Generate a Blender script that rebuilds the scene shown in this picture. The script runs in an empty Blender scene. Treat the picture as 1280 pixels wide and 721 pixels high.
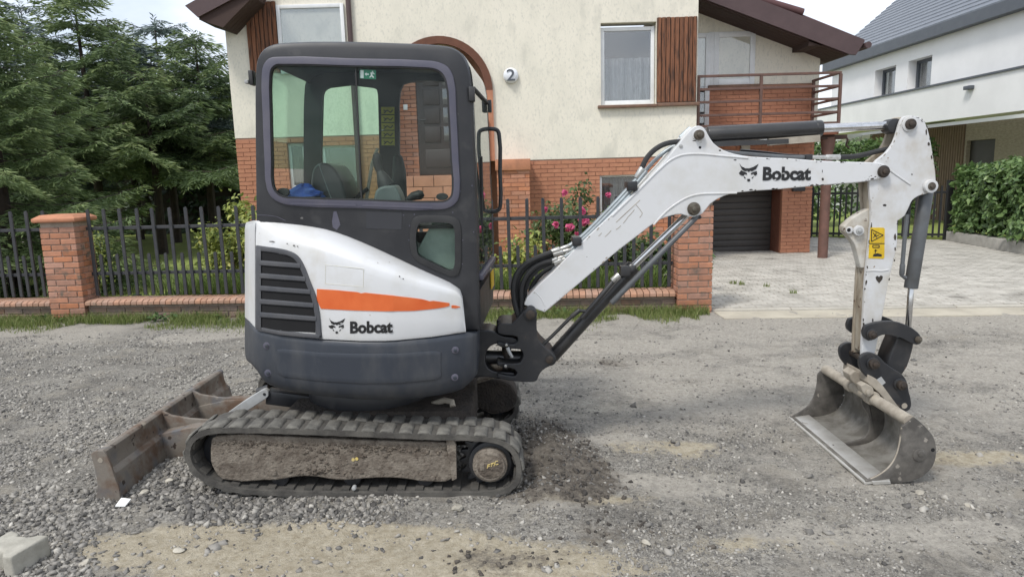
import bpy, bmesh, math, random
import numpy as np
from mathutils import Vector, Matrix
S = bpy.context.scene
COL = S.collection
random.seed(7)
RNG = np.random.default_rng(7)

# ------------------------------------------------------------------ camera
CAM_H, PITCH, ROLL, FPX = 1.75, math.radians(9.5), 0.028, 850.0
cp, sp, cr, sr = math.cos(PITCH), math.sin(PITCH), math.cos(ROLL), math.sin(ROLL)
cam = bpy.data.cameras.new('camera')
camo = bpy.data.objects.new('camera', cam)
COL.objects.link(camo)
cam.sensor_fit = 'HORIZONTAL'
cam.sensor_width = 36.0
cam.lens = FPX / 1280 * 36.0
cam.clip_start, cam.clip_end = 0.05, 900
_up, _fw, _x = Vector((0, sp, cp)), Vector((0, cp, -sp)), Vector((1, 0, 0))
_r = _x * cr - _up * sr
_u = _x * sr + _up * cr
camo.matrix_world = Matrix(((_r.x, _u.x, -_fw.x, 0), (_r.y, _u.y, -_fw.y, 0), (_r.z, _u.z, -_fw.z, CAM_H), (0, 0, 0, 1)))
S.camera = camo

# ------------------------------------------------------------------ sky and sun
SUN_EL, SUN_AZ = math.radians(56), math.radians(220)     # azimuth: from +Y clockwise; high behind the camera, a little left
w = bpy.data.worlds.new('World')
S.world = w
w.use_nodes = True
nt = w.node_tree
nt.nodes.clear()
def N(t, typ, **k):
    n = t.nodes.new(typ)
    for a, b in k.items():
        setattr(n, a, b)
    return n
sky = N(nt, 'ShaderNodeTexSky', sky_type='NISHITA', sun_disc=False, sun_elevation=SUN_EL, sun_rotation=SUN_AZ)
tc = N(nt, 'ShaderNodeTexCoord')
mp = N(nt, 'ShaderNodeMapping')
mp.inputs['Scale'].default_value = (1.0, 1.0, 2.6)
n1 = N(nt, 'ShaderNodeTexNoise')
n1.inputs['Scale'].default_value = 2.3
n1.inputs['Detail'].default_value = 7
n1.inputs['Roughness'].default_value = .55
rp = N(nt, 'ShaderNodeValToRGB')
rp.color_ramp.elements[0].position, rp.color_ramp.elements[0].color = .30, (.42, .42, .42, 1)
rp.color_ramp.elements[1].position, rp.color_ramp.elements[1].color = .62, (.98, .98, .98, 1)
mx = N(nt, 'ShaderNodeMix', data_type='RGBA')
n2_ = N(nt, 'ShaderNodeTexNoise'); n2_.inputs['Scale'].default_value = 3.4; n2_.inputs['Detail'].default_value = 6
r2_ = N(nt, 'ShaderNodeValToRGB')
r2_.color_ramp.elements[0].position, r2_.color_ramp.elements[0].color = .36, (5.0, 5.5, 6.3, 1)
r2_.color_ramp.elements[1].position, r2_.color_ramp.elements[1].color = .60, (7.6, 7.85, 8.3, 1)
bg = N(nt, 'ShaderNodeBackground')
bg.inputs['Strength'].default_value = .1
wo = N(nt, 'ShaderNodeOutputWorld')
L = nt.links.new
L(tc.outputs['Generated'], mp.inputs['Vector']); L(mp.outputs[0], n1.inputs['Vector'])
L(n1.outputs['Fac'], rp.inputs[0]); L(rp.outputs[0], mx.inputs['Factor'])
L(mp.outputs[0], n2_.inputs['Vector']); L(n2_.outputs['Fac'], r2_.inputs[0]); L(r2_.outputs[0], mx.inputs['B'])
L(sky.outputs[0], mx.inputs['A']); L(mx.outputs['Result'], bg.inputs[0]); L(bg.outputs[0], wo.inputs[0])
sun = bpy.data.lights.new('sun', 'SUN')
sun.energy, sun.angle, sun.color = 1.5, math.radians(12), (1, .965, .91)
suno = bpy.data.objects.new('sun', sun)
COL.objects.link(suno)
sd = Vector((math.sin(SUN_AZ) * math.cos(SUN_EL), math.cos(SUN_AZ) * math.cos(SUN_EL), math.sin(SUN_EL)))
suno.rotation_euler = sd.to_track_quat('Z', 'Y').to_euler()
S.view_settings.view_transform = 'Standard'
S.view_settings.look = 'None'
S.view_settings.gamma = 1
S.view_settings.exposure = 0.82
S.render.engine = 'CYCLES'
S.cycles.max_bounces = 8
S.cycles.transparent_max_bounces = 12
S.cycles.use_adaptive_sampling = True
try:
    S.cycles.use_denoising = True
except Exception:
    pass

# ------------------------------------------------------------------ measuring: a photo pixel seen at a known depth
def ray(u, v):
    a, b = (u - 640) / FPX, (v - 360.5) / FPX
    x, k = a * cr - b * sr, b * cr + a * sr
    return x, cp - k * sp, -sp - k * cp
def P(u, v, Y):
    d = ray(u, v)
    t = Y / d[1]
    return Vector((d[0] * t, Y, CAM_H + d[2] * t))
def G(u, v, z=0.0):
    d = ray(u, v)
    t = (z - CAM_H) / d[2]
    return Vector((d[0] * t, d[1] * t, z))

# ------------------------------------------------------------------ materials
def lin(*c):
    return tuple(((x / 255 / 12.92) if x / 255 <= .04045 else ((x / 255 + .055) / 1.055) ** 2.4) for x in c) + (1,)
MATS = {}
def mat(name, col, col2=None, scale=6, lo=.35, hi=.65, rough=.6, bump=0, bscale=80, metal=0, spec=.5, rnd=0,
        stretch=(1, 1, 1), chips=None, rough2=None, tint=None, coat=0, detail=6, bdist=.01, hrnd=0, transl=0):
    m = bpy.data.materials.new(name)
    m.use_nodes = True
    t = m.node_tree
    b = t.nodes['Principled BSDF']
    l = t.links.new
    b.inputs['Roughness'].default_value = rough
    b.inputs['Metallic'].default_value = metal
    b.inputs['Specular IOR Level'].default_value = spec
    if coat:
        b.inputs['Coat Weight'].default_value = coat
        b.inputs['Coat Roughness'].default_value = .12
    geo = N(t, 'ShaderNodeNewGeometry')
    mpn = N(t, 'ShaderNodeMapping')
    mpn.inputs['Scale'].default_value = stretch
    l(geo.outputs['Position'], mpn.inputs['Vector'])
    src = None
    c = N(t, 'ShaderNodeRGB'); c.outputs[0].default_value = col
    src = c.outputs[0]
    if col2 is not None and tint is None:
        n = N(t, 'ShaderNodeTexNoise')
        n.inputs['Scale'].default_value = scale; n.inputs['Detail'].default_value = detail; n.inputs['Roughness'].default_value = .62
        l(mpn.outputs[0], n.inputs['Vector'])
        r = N(t, 'ShaderNodeMapRange')
        r.inputs['From Min'].default_value = lo; r.inputs['From Max'].default_value = hi
        l(n.outputs['Fac'], r.inputs['Value'])
        x = N(t, 'ShaderNodeMix', data_type='RGBA'); x.inputs['B'].default_value = col2
        l(src, x.inputs['A']); l(r.outputs[0], x.inputs['Factor'])
        src = x.outputs['Result']
        if rough2 is not None:
            rr = N(t, 'ShaderNodeMapRange')
            rr.inputs['To Min'].default_value = rough; rr.inputs['To Max'].default_value = rough2
            l(r.outputs[0], rr.inputs['Value']); l(rr.outputs[0], b.inputs['Roughness'])
    if tint is not None:
        a = N(t, 'ShaderNodeAttribute', attribute_name='tint')
        rmp = N(t, 'ShaderNodeValToRGB')
        e = rmp.color_ramp.elements
        while len(e) < len(tint):
            e.new(.5)
        for i, cc in enumerate(tint):
            e[i].position = i / (len(tint) - 1); e[i].color = cc
        l(a.outputs['Fac'], rmp.inputs[0])
        src = rmp.outputs[0]
    for ch in ([] if chips is None else chips if isinstance(chips, list) else [chips]):
        ccol, cth, csc = ch[:3]
        n = N(t, 'ShaderNodeTexNoise')
        n.inputs['Scale'].default_value = csc; n.inputs['Detail'].default_value = 5
        l((mpn if len(ch) > 3 else geo).outputs[0], n.inputs['Vector'])
        r = N(t, 'ShaderNodeMapRange')
        wd = ch[4] if len(ch) > 4 else .025
        r.inputs['From Min'].default_value = cth; r.inputs['From Max'].default_value = cth + wd
        l(n.outputs['Fac'], r.inputs['Value'])
        x = N(t, 'ShaderNodeMix', data_type='RGBA'); x.inputs['B'].default_value = ccol
        l(src, x.inputs['A']); l(r.outputs[0], x.inputs['Factor'])
        src = x.outputs['Result']
    if rnd or hrnd:
        oi = N(t, 'ShaderNodeObjectInfo')
        h = N(t, 'ShaderNodeHueSaturation')
        r = N(t, 'ShaderNodeMapRange')
        r.inputs['To Min'].default_value = 1 - rnd; r.inputs['To Max'].default_value = 1 + rnd
        l(oi.outputs['Random'], r.inputs['Value']); l(r.outputs[0], h.inputs['Value'])
        if hrnd:
            wn = N(t, 'ShaderNodeTexWhiteNoise', noise_dimensions='1D')
            l(oi.outputs['Random'], wn.inputs['W'])
            r2 = N(t, 'ShaderNodeMapRange')
            r2.inputs['To Min'].default_value = 1 - hrnd; r2.inputs['To Max'].default_value = 1 + hrnd
            l(wn.outputs[0], r2.inputs['Value']); l(r2.outputs[0], h.inputs['Saturation'])
        l(src, h.inputs['Color'])
        src = h.outputs[0]
    l(src, b.inputs['Base Color'])
    if bump:
        n = N(t, 'ShaderNodeTexNoise')
        n.inputs['Scale'].default_value = bscale; n.inputs['Detail'].default_value = 6
        l(mpn.outputs[0], n.inputs['Vector'])
        bp = N(t, 'ShaderNodeBump')
        bp.inputs['Strength'].default_value = bump; bp.inputs['Distance'].default_value = bdist
        l(n.outputs['Fac'], bp.inputs['Height']); l(bp.outputs[0], b.inputs['Normal'])
    if transl:
        out = t.nodes['Material Output']
        tr = N(t, 'ShaderNodeBsdfTranslucent'); l(src, tr.inputs['Color'])
        ms = N(t, 'ShaderNodeMixShader'); ms.inputs[0].default_value = transl
        l(b.outputs[0], ms.inputs[1]); l(tr.outputs[0], ms.inputs[2]); l(ms.outputs[0], out.inputs['Surface'])
    MATS[name] = m
    return m
def glass(name, tint, refl=.08, rough=.02, dirt=0.0, ior=1.5):
    m = bpy.data.materials.new(name)
    m.use_nodes = True
    t = m.node_tree
    t.nodes.clear()
    l = t.links.new
    o = N(t, 'ShaderNodeOutputMaterial')
    tr = N(t, 'ShaderNodeBsdfTransparent'); tr.inputs[0].default_value = tint
    gl = N(t, 'ShaderNodeBsdfGlossy'); gl.inputs['Roughness'].default_value = rough
    ge = N(t, 'ShaderNodeNewGeometry')
    dt = N(t, 'ShaderNodeVectorMath', operation='DOT_PRODUCT'); l(ge.outputs['Normal'], dt.inputs[0]); l(ge.outputs['Incoming'], dt.inputs[1])
    ab = N(t, 'ShaderNodeMath', operation='ABSOLUTE'); l(dt.outputs['Value'], ab.inputs[0])
    om = N(t, 'ShaderNodeMath', operation='SUBTRACT', use_clamp=True); om.inputs[0].default_value = 1; l(ab.outputs[0], om.inputs[1])
    fr = N(t, 'ShaderNodeMath', operation='POWER'); fr.inputs[1].default_value = 5; l(om.outputs[0], fr.inputs[0])
    ad = N(t, 'ShaderNodeMath', operation='ADD', use_clamp=True); ad.inputs[1].default_value = refl + ((ior - 1) / (ior + 1)) ** 2
    ms = N(t, 'ShaderNodeMixShader')
    l(fr.outputs[0], ad.inputs[0]); l(ad.outputs[0], ms.inputs[0]); l(tr.outputs[0], ms.inputs[1]); l(gl.outputs[0], ms.inputs[2])
    last = ms
    if dirt:
        df = N(t, 'ShaderNodeBsdfDiffuse'); df.inputs[0].default_value = (.5, .52, .5, 1)
        n = N(t, 'ShaderNodeTexNoise'); n.inputs['Scale'].default_value = 7; n.inputs['Detail'].default_value = 6
        g = N(t, 'ShaderNodeNewGeometry'); l(g.outputs['Position'], n.inputs['Vector'])
        r = N(t, 'ShaderNodeMapRange'); r.inputs['From Min'].default_value = .35; r.inputs['From Max'].default_value = .8
        r.inputs['To Max'].default_value = dirt
        l(n.outputs['Fac'], r.inputs['Value'])
        m2 = N(t, 'ShaderNodeMixShader')
        l(r.outputs[0], m2.inputs[0]); l(ms.outputs[0], m2.inputs[1]); l(df.outputs[0], m2.inputs[2])
        last = m2
    l(last.outputs[0], o.inputs[0])
    MATS[name] = m
    return m

RUST = (.13, .055, .025, 1)
DUST = (.30, .265, .21, 1)
mat('white_paint', (.63, .635, .64, 1), (.52, .51, .47, 1), scale=3.5, lo=.48, hi=.78, rough=.32, rough2=.5, coat=.15,
    chips=[((.47, .42, .34, 1), .62, 5, 1, .3), ((.30, .22, .14, 1), .735, 22), ((.10, .06, .04, 1), .76, 30)])
mat('stick_paint', (.60, .605, .61, 1), (.46, .43, .37, 1), scale=4, lo=.46, hi=.74, rough=.38, rough2=.6,
    chips=[((.40, .34, .26, 1), .60, 6, 1, .3), ((.24, .17, .11, 1), .69, 20), ((.08, .05, .035, 1), .73, 26)])
mat('stick_side', (.42, .375, .30, 1), (.22, .175, .125, 1), scale=9, lo=.36, hi=.60, rough=.6, stretch=(1, 1, .35),
    chips=[((.10, .06, .04, 1), .64, 26)], bump=.2, bscale=90)
mat('stick_lug_paint', (.56, .54, .49, 1), (.36, .31, .24, 1), scale=9, lo=.4, hi=.66, rough=.55, chips=((.10, .06, .04, 1), .66, 26))
mat('visor_grey', (.40, .42, .42, 1), (.32, .335, .335, 1), scale=8, rough=.18, coat=.4)
glass('screen_glass', (.66, .76, .71, 1), refl=.10, dirt=.10)
mat('cab_paint', (.020, .0205, .0235, 1), (.038, .038, .040, 1), scale=5, lo=.4, hi=.8, rough=.42, rough2=.58, bump=.04, bscale=300, bdist=.002,
    chips=[((.085, .083, .08, 1), .60, 9, 1, .4), ((.16, .155, .15, 1), .74, 34)])
mat('skirt_paint', (.032, .038, .050, 1), (.075, .076, .078, 1), scale=5, lo=.45, hi=.8, rough=.40, rough2=.6,
    stretch=(1.4, 1, .5), chips=((.24, .23, .21, 1), .75, 28), bump=.03, bscale=250, bdist=.002)
mat('frame_grey', (.075, .074, .105, 1), (.105, .10, .125, 1), scale=5, rough=.45)
mat('black_rubber', (.016, .016, .017, 1), (.03, .03, .03, 1), scale=8, rough=.6)
mat('black_steel', (.022, .023, .026, 1), (.060, .055, .05, 1), scale=7, lo=.5, hi=.8, rough=.42, rough2=.7, chips=((.10, .06, .04, 1), .73, 24))
mat('black_hole', (.006, .006, .007, 1), rough=.9)
mat('black_interior', (.016, .016, .018, 1), (.024, .024, .026, 1), scale=10, rough=.7)
mat('grille_plastic', (.060, .063, .072, 1), (.09, .09, .095, 1), scale=8, rough=.5)
mat('orange_decal', (.60, .105, .022, 1), (.68, .15, .04, 1), scale=5, rough=.35)
mat('letter_black', (.012, .012, .013, 1), rough=.45, chips=((.72, .72, .70, 1), .64, 30, 1), stretch=(.35, 1, 2.5))
mat('letter_boom', (.012, .012, .013, 1), rough=.45, chips=((.72, .72, .70, 1), .69, 24, 1), stretch=(.6, 1, 2))
mat('ghost_film', (.70, .70, .64, 1), (.60, .57, .44, 1), scale=30, rough=.45)
mat('panel_grey', (.03, .031, .036, 1), rough=.55)
mat('sticker_yellow', (.70, .47, .015, 1), (.55, .36, .02, 1), scale=18, rough=.45)
mat('sticker_olive', (.38, .33, .02, 1), (.28, .24, .02, 1), scale=30, rough=.5)
mat('sticker_green', (.01, .22, .12, 1), rough=.4)
mat('sticker_white', (.8, .8, .8, 1), rough=.4)
mat('track_rubber', (.105, .098, .086, 1), (.055, .051, .046, 1), scale=11, lo=.38, hi=.62, rough=.85, bump=.35, bscale=120)
mat('lug_rubber', (.165, .157, .137, 1), (.08, .076, .068, 1), scale=16, lo=.36, hi=.62, rough=.88, bump=.35, bscale=120)
mat('track_inner', (.085, .078, .068, 1), (.05, .047, .042, 1), scale=9, rough=.85, bump=.3, bscale=100)
mat('mud', (.17, .142, .112, 1), (.095, .076, .06, 1), scale=8, lo=.38, hi=.62, rough=.9, bump=.8, bscale=55, bdist=.02)
mat('mud_dark', (.055, .044, .036, 1), (.026, .022, .019, 1), scale=10, rough=.9, bump=.8, bscale=60, bdist=.02)
mat('mud_steel', (.215, .185, .150, 1), (.115, .093, .073, 1), scale=13, lo=.38, hi=.62, rough=.85, bump=.7, bscale=70, bdist=.015, chips=[((.10, .08, .062, 1), .60, 26, 1, .1)])
mat('paint_mark', (.62, .48, .14, 1), (.5, .4, .2, 1), scale=40, rough=.7)
mat('blade_steel', (.20, .175, .147, 1), (.13, .082, .054, 1), scale=6, lo=.46, hi=.64, rough=.55, rough2=.85, metal=.1,
    chips=[((.125, .128, .135, 1), .56, 4, 1, .1), ((.33, .29, .23, 1), .62, 11, 1, .12), ((.045, .033, .027, 1), .66, 18)], bump=.15, bscale=70)
mat('link_silver', (.44, .45, .45, 1), (.33, .33, .32, 1), scale=12, rough=.42)
mat('bucket_steel', (.165, .153, .137, 1), (.08, .074, .067, 1), scale=9, lo=.36, hi=.62, rough=.5, rough2=.75, metal=.25,
    chips=((.33, .30, .26, 1), .66, 14), bump=.12, bscale=70)
mat('bucket_inside', (.36, .345, .315, 1), (.16, .148, .128, 1), scale=6, lo=.38, hi=.62, rough=.38, rough2=.6, metal=.45, bump=.06, bscale=60)
mat('bucket_lip', (.60, .59, .56, 1), (.48, .465, .43, 1), scale=14, rough=.34, metal=.5)
mat('pipe_dusty', (.40, .36, .295, 1), (.27, .235, .19, 1), scale=12, rough=.7, bump=.15, bscale=90)
mat('pin_steel', (.038, .034, .031, 1), (.07, .053, .041, 1), scale=40, rough=.55, metal=.4)
mat('pin_olive', (.13, .12, .095, 1), (.08, .06, .045, 1), scale=40, rough=.5, metal=.4)
mat('chrome', (.72, .72, .73, 1), (.55, .55, .55, 1), scale=20, rough=.12, rough2=.25, metal=1)
mat('cylinder_black', (.018, .018, .020, 1), (.035, .034, .033, 1), scale=6, rough=.3, rough2=.5, coat=.2)
mat('cylinder_grey', (.115, .125, .135, 1), (.085, .088, .09, 1), scale=8, rough=.42, chips=((.05, .04, .035, 1), .72, 22))
mat('tube_steel', (.30, .345, .37, 1), (.23, .25, .26, 1), scale=12, rough=.38, metal=.35)
mat('fitting_zinc', (.55, .55, .53, 1), (.40, .39, .36, 1), scale=40, rough=.35, metal=.7)
mat('seat_vinyl', (.022, .024, .024, 1), (.035, .038, .037, 1), scale=10, rough=.38)
mat('backing_pale', (.26, .32, .28, 1), (.21, .26, .23, 1), scale=14, rough=.5)  # pale reflective look of the lower cab window, put into a panel colour
mat('console_grey', (.13, .15, .145, 1), rough=.5)
mat('blue_cloth', (.03, .085, .36, 1), (.08, .15, .40, 1), scale=16, rough=.75, bump=.3, bscale=50)
mat('pale_cloth', (.32, .33, .36, 1), rough=.8)
glass('cab_glass', (.93, .97, .95, 1), refl=0, dirt=.025, ior=1.25)
glass('cab_glass_green', (.76, .90, .83, 1), refl=0, dirt=.02, ior=1.2)
glass('house_glass', (.92, .94, .95, 1), refl=.11)
# setting and buildings
mat('stucco', (.77, .725, .615, 1), (.69, .655, .555, 1), scale=2.2, lo=.42, hi=.72, rough=.9, bump=.35, bscale=45, stretch=(1.3, 1, .65), bdist=.006,
    chips=[((.60, .575, .495, 1), .52, 26, 1, .25), ((.58, .555, .475, 1), .57, 2.6, 1, .2)])
mat('brick_house', (.47, .215, .125, 1), (.41, .18, .108, 1), scale=9, rough=.85, rnd=.17, hrnd=.10, bump=.2, bscale=90)
mat('brick_house_mass', (.47, .215, .125, 1), (.39, .17, .10, 1), scale=7, rough=.85, bump=.2, bscale=90)
mat('mortar_house', (.40, .21, .14, 1), (.33, .18, .125, 1), scale=12, rough=.95)
mat('brick_dark', (.20, .075, .045, 1), (.16, .06, .035, 1), scale=8, rough=.85, rnd=.1)
mat('brick_arch', (.115, .045, .026, 1), (.15, .06, .035, 1), scale=8, rough=.8)
mat('brick_pillar', (.44, .21, .13, 1), (.33, .17, .115, 1), scale=10, rough=.85, rnd=.16, hrnd=.15, bump=.25, bscale=90, chips=((.17, .125, .095, 1), .60, 7, 1, .12))
mat('mortar_grey', (.38, .31, .25, 1), (.27, .22, .175, 1), scale=14, rough=.95)
mat('brick_low', (.25, .165, .12, 1), (.16, .13, .105, 1), scale=6, rough=.9, rnd=.14, hrnd=.2, bump=.25, bscale=90)
mat('coping', (.44, .25, .17, 1), (.33, .21, .15, 1), scale=8, rough=.85, rnd=.08, hrnd=.1, chips=((.22, .19, .14, 1), .64, 9, 1, .1))
mat('cap_tile', (.50, .215, .115, 1), (.38, .17, .095, 1), scale=9, rough=.75)
mat('terracotta', (.44, .21, .13, 1), (.36, .17, .105, 1), scale=6, rough=.8, rnd=.1)
mat('fence_metal', (.028, .03, .034, 1), (.045, .045, .048, 1), scale=10, rough=.5, chips=((.09, .06, .045, 1), .72, 18))
mat('gate_metal', (.013, .013, .014, 1), rough=.5)
mat('window_white', (.78, .79, .79, 1), (.70, .71, .71, 1), scale=6, rough=.35)
mat('curtain', (.25, .26, .265, 1), (.12, .125, .13, 1), scale=9, rough=.9, stretch=(6, 1, .6))
mat('room_dark', (.05, .052, .055, 1), rough=.9)
mat('timber', (.20, .082, .040, 1), (.055, .028, .018, 1), scale=14, lo=.45, hi=.63, rough=.8, rnd=.2, stretch=(2.5, 1, .22), bump=.3, bscale=40)
mat('timber_dark', (.085, .043, .028, 1), (.055, .028, .02, 1), scale=14, rough=.8, rnd=.15, stretch=(2, 1, .3))
mat('sill_tile', (.20, .115, .075, 1), (.15, .09, .065, 1), scale=10, rough=.8)
mat('barge_brown', (.085, .052, .052, 1), (.07, .042, .042, 1), scale=4, rough=.55)
mat('soffit_brown', (.05, .028, .022, 1), rough=.8)
mat('roof_tile_brown', (.10, .042, .042, 1), (.08, .035, .035, 1), scale=6, rough=.6)
mat('rail_brown', (.135, .072, .055, 1), (.10, .055, .042, 1), scale=9, rough=.6)
mat('post_brown', (.17, .085, .065, 1), (.12, .065, .05, 1), scale=9, rough=.65)
mat('garage_panel', (.050, .044, .040, 1), (.062, .055, .05, 1), scale=3, rough=.55)
mat('door_wood', (.040, .026, .022, 1), (.028, .018, .015, 1), scale=12, rough=.45, stretch=(3, 1, .4))
mat('lamp_white', (.74, .76, .80, 1), rough=.3)
mat('plaster_white', (.83, .825, .81, 1), (.77, .765, .75, 1), scale=1.4, rough=.9)
mat('anthracite', (.075, .085, .10, 1), (.09, .10, .115, 1), scale=4, rough=.5)
mat('slate_tile', (.115, .13, .155, 1), (.15, .165, .19, 1), scale=5, rough=.42)
mat('slat_wood', (.24, .165, .11, 1), (.17, .115, .075, 1), scale=12, rough=.8, stretch=(3, 3, .3))
mat('clinker', (.46, .39, .31, 1), (.33, .28, .22, 1), scale=9, rough=.85, stretch=(1, 1, 3), bump=.4, bscale=30)
mat('concrete', (.40, .38, .34, 1), (.30, .285, .25, 1), scale=6, rough=.9, bump=.3, bscale=70)
mat('kerb_concrete', (.46, .43, .37, 1), (.36, .34, .29, 1), scale=6, rough=.9, rnd=.08)
mat('paver', (.47, .445, .395, 1), (.34, .32, .28, 1), scale=3.0, lo=.38, hi=.62, rough=.9, rnd=.10, bump=.3, bscale=90, chips=((.20, .185, .16, 1), .62, 1.1, 1, .1))
mat('paver_joint', (.20, .185, .155, 1), (.14, .14, .095, 1), scale=4, rough=.95)
mat('apron', (.47, .43, .345, 1), (.36, .325, .26, 1), scale=2.4, lo=.36, hi=.64, rough=.95, bump=.4, bscale=60)
mat('lawn', (.19, .25, .055, 1), (.26, .30, .08, 1), scale=1.6, rough=.95, bump=.5, bscale=60)
mat('soil', (.05, .042, .03, 1), (.035, .035, .02, 1), scale=3, rough=.95)  # dark fill colour of the solid blocks added inside the hedges
mat('bark', (.055, .040, .030, 1), (.03, .024, .02, 1), scale=8, rough=.9, bump=.6, bscale=30)
mat('spruce_mid', (.05, .08, .03, 1), tint=[(.032, .056, .024, 1), (.088, .135, .052, 1), (.14, .20, .074, 1), (.225, .28, .11, 1)], rough=.6, transl=.28)
mat('spruce_light', (.05, .08, .03, 1), tint=[(.04, .066, .028, 1), (.11, .165, .062, 1), (.17, .235, .088, 1), (.26, .32, .135, 1)], rough=.6, transl=.28)
mat('spruce_blue', (.05, .08, .05, 1), tint=[(.020, .034, .031, 1), (.068, .105, .092, 1), (.14, .185, .165, 1), (.235, .285, .265, 1)], rough=.6, transl=.24)
mat('leaf_hedge', (.05, .1, .03, 1), tint=[(.045, .085, .03, 1), (.105, .18, .055, 1), (.175, .27, .09, 1), (.29, .38, .15, 1)], rough=.42, transl=.22)
mat('leaf_rose', (.05, .1, .03, 1), tint=[(.02, .04, .014, 1), (.06, .095, .03, 1), (.11, .16, .05, 1), (.17, .21, .08, 1)], rough=.5, transl=.22)
mat('leaf_yellow', (.2, .2, .03, 1), tint=[(.07, .11, .03, 1), (.20, .25, .05, 1), (.38, .40, .09, 1), (.55, .48, .16, 1)], rough=.5, transl=.22)
mat('leaf_weed', (.05, .1, .03, 1), tint=[(.014, .034, .012, 1), (.04, .078, .022, 1), (.075, .13, .035, 1), (.14, .20, .06, 1)], rough=.5, transl=.2)
mat('grass_mat', (.1, .15, .03, 1), tint=[(.075, .11, .026, 1), (.15, .20, .048, 1), (.24, .28, .09, 1), (.38, .34, .18, 1)], rough=.7, transl=.3)
mat('strap_mat', (.1, .15, .03, 1), tint=[(.08, .14, .03, 1), (.17, .25, .06, 1), (.28, .36, .11, 1)], rough=.5, transl=.3)
mat('petal', (.58, .06, .17, 1), (.70, .16, .30, 1), scale=30, rough=.6, transl=.25)
mat('gravel_mat', (.2, .2, .19, 1), tint=[(.075, .071, .066, 1), (.18, .17, .155, 1), (.285, .268, .24, 1), (.40, .378, .335, 1), (.54, .51, .455, 1)], rough=.9, bump=.3, bscale=200, bdist=.003)
mat('clod_mat', (.1, .08, .06, 1), tint=[(.038, .034, .030, 1), (.08, .069, .058, 1), (.155, .135, .11, 1)], rough=.95)
mat('stone_pale', (.46, .43, .36, 1), (.36, .33, .275, 1), scale=25, rough=.9, rnd=.15, bump=.4, bscale=80)
mat('paper', (.74, .74, .72, 1), rough=.7)
mat('block_concrete', (.42, .40, .345, 1), (.31, .295, .25, 1), scale=12, rough=.95, bump=.4, bscale=110, bdist=.005)

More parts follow.
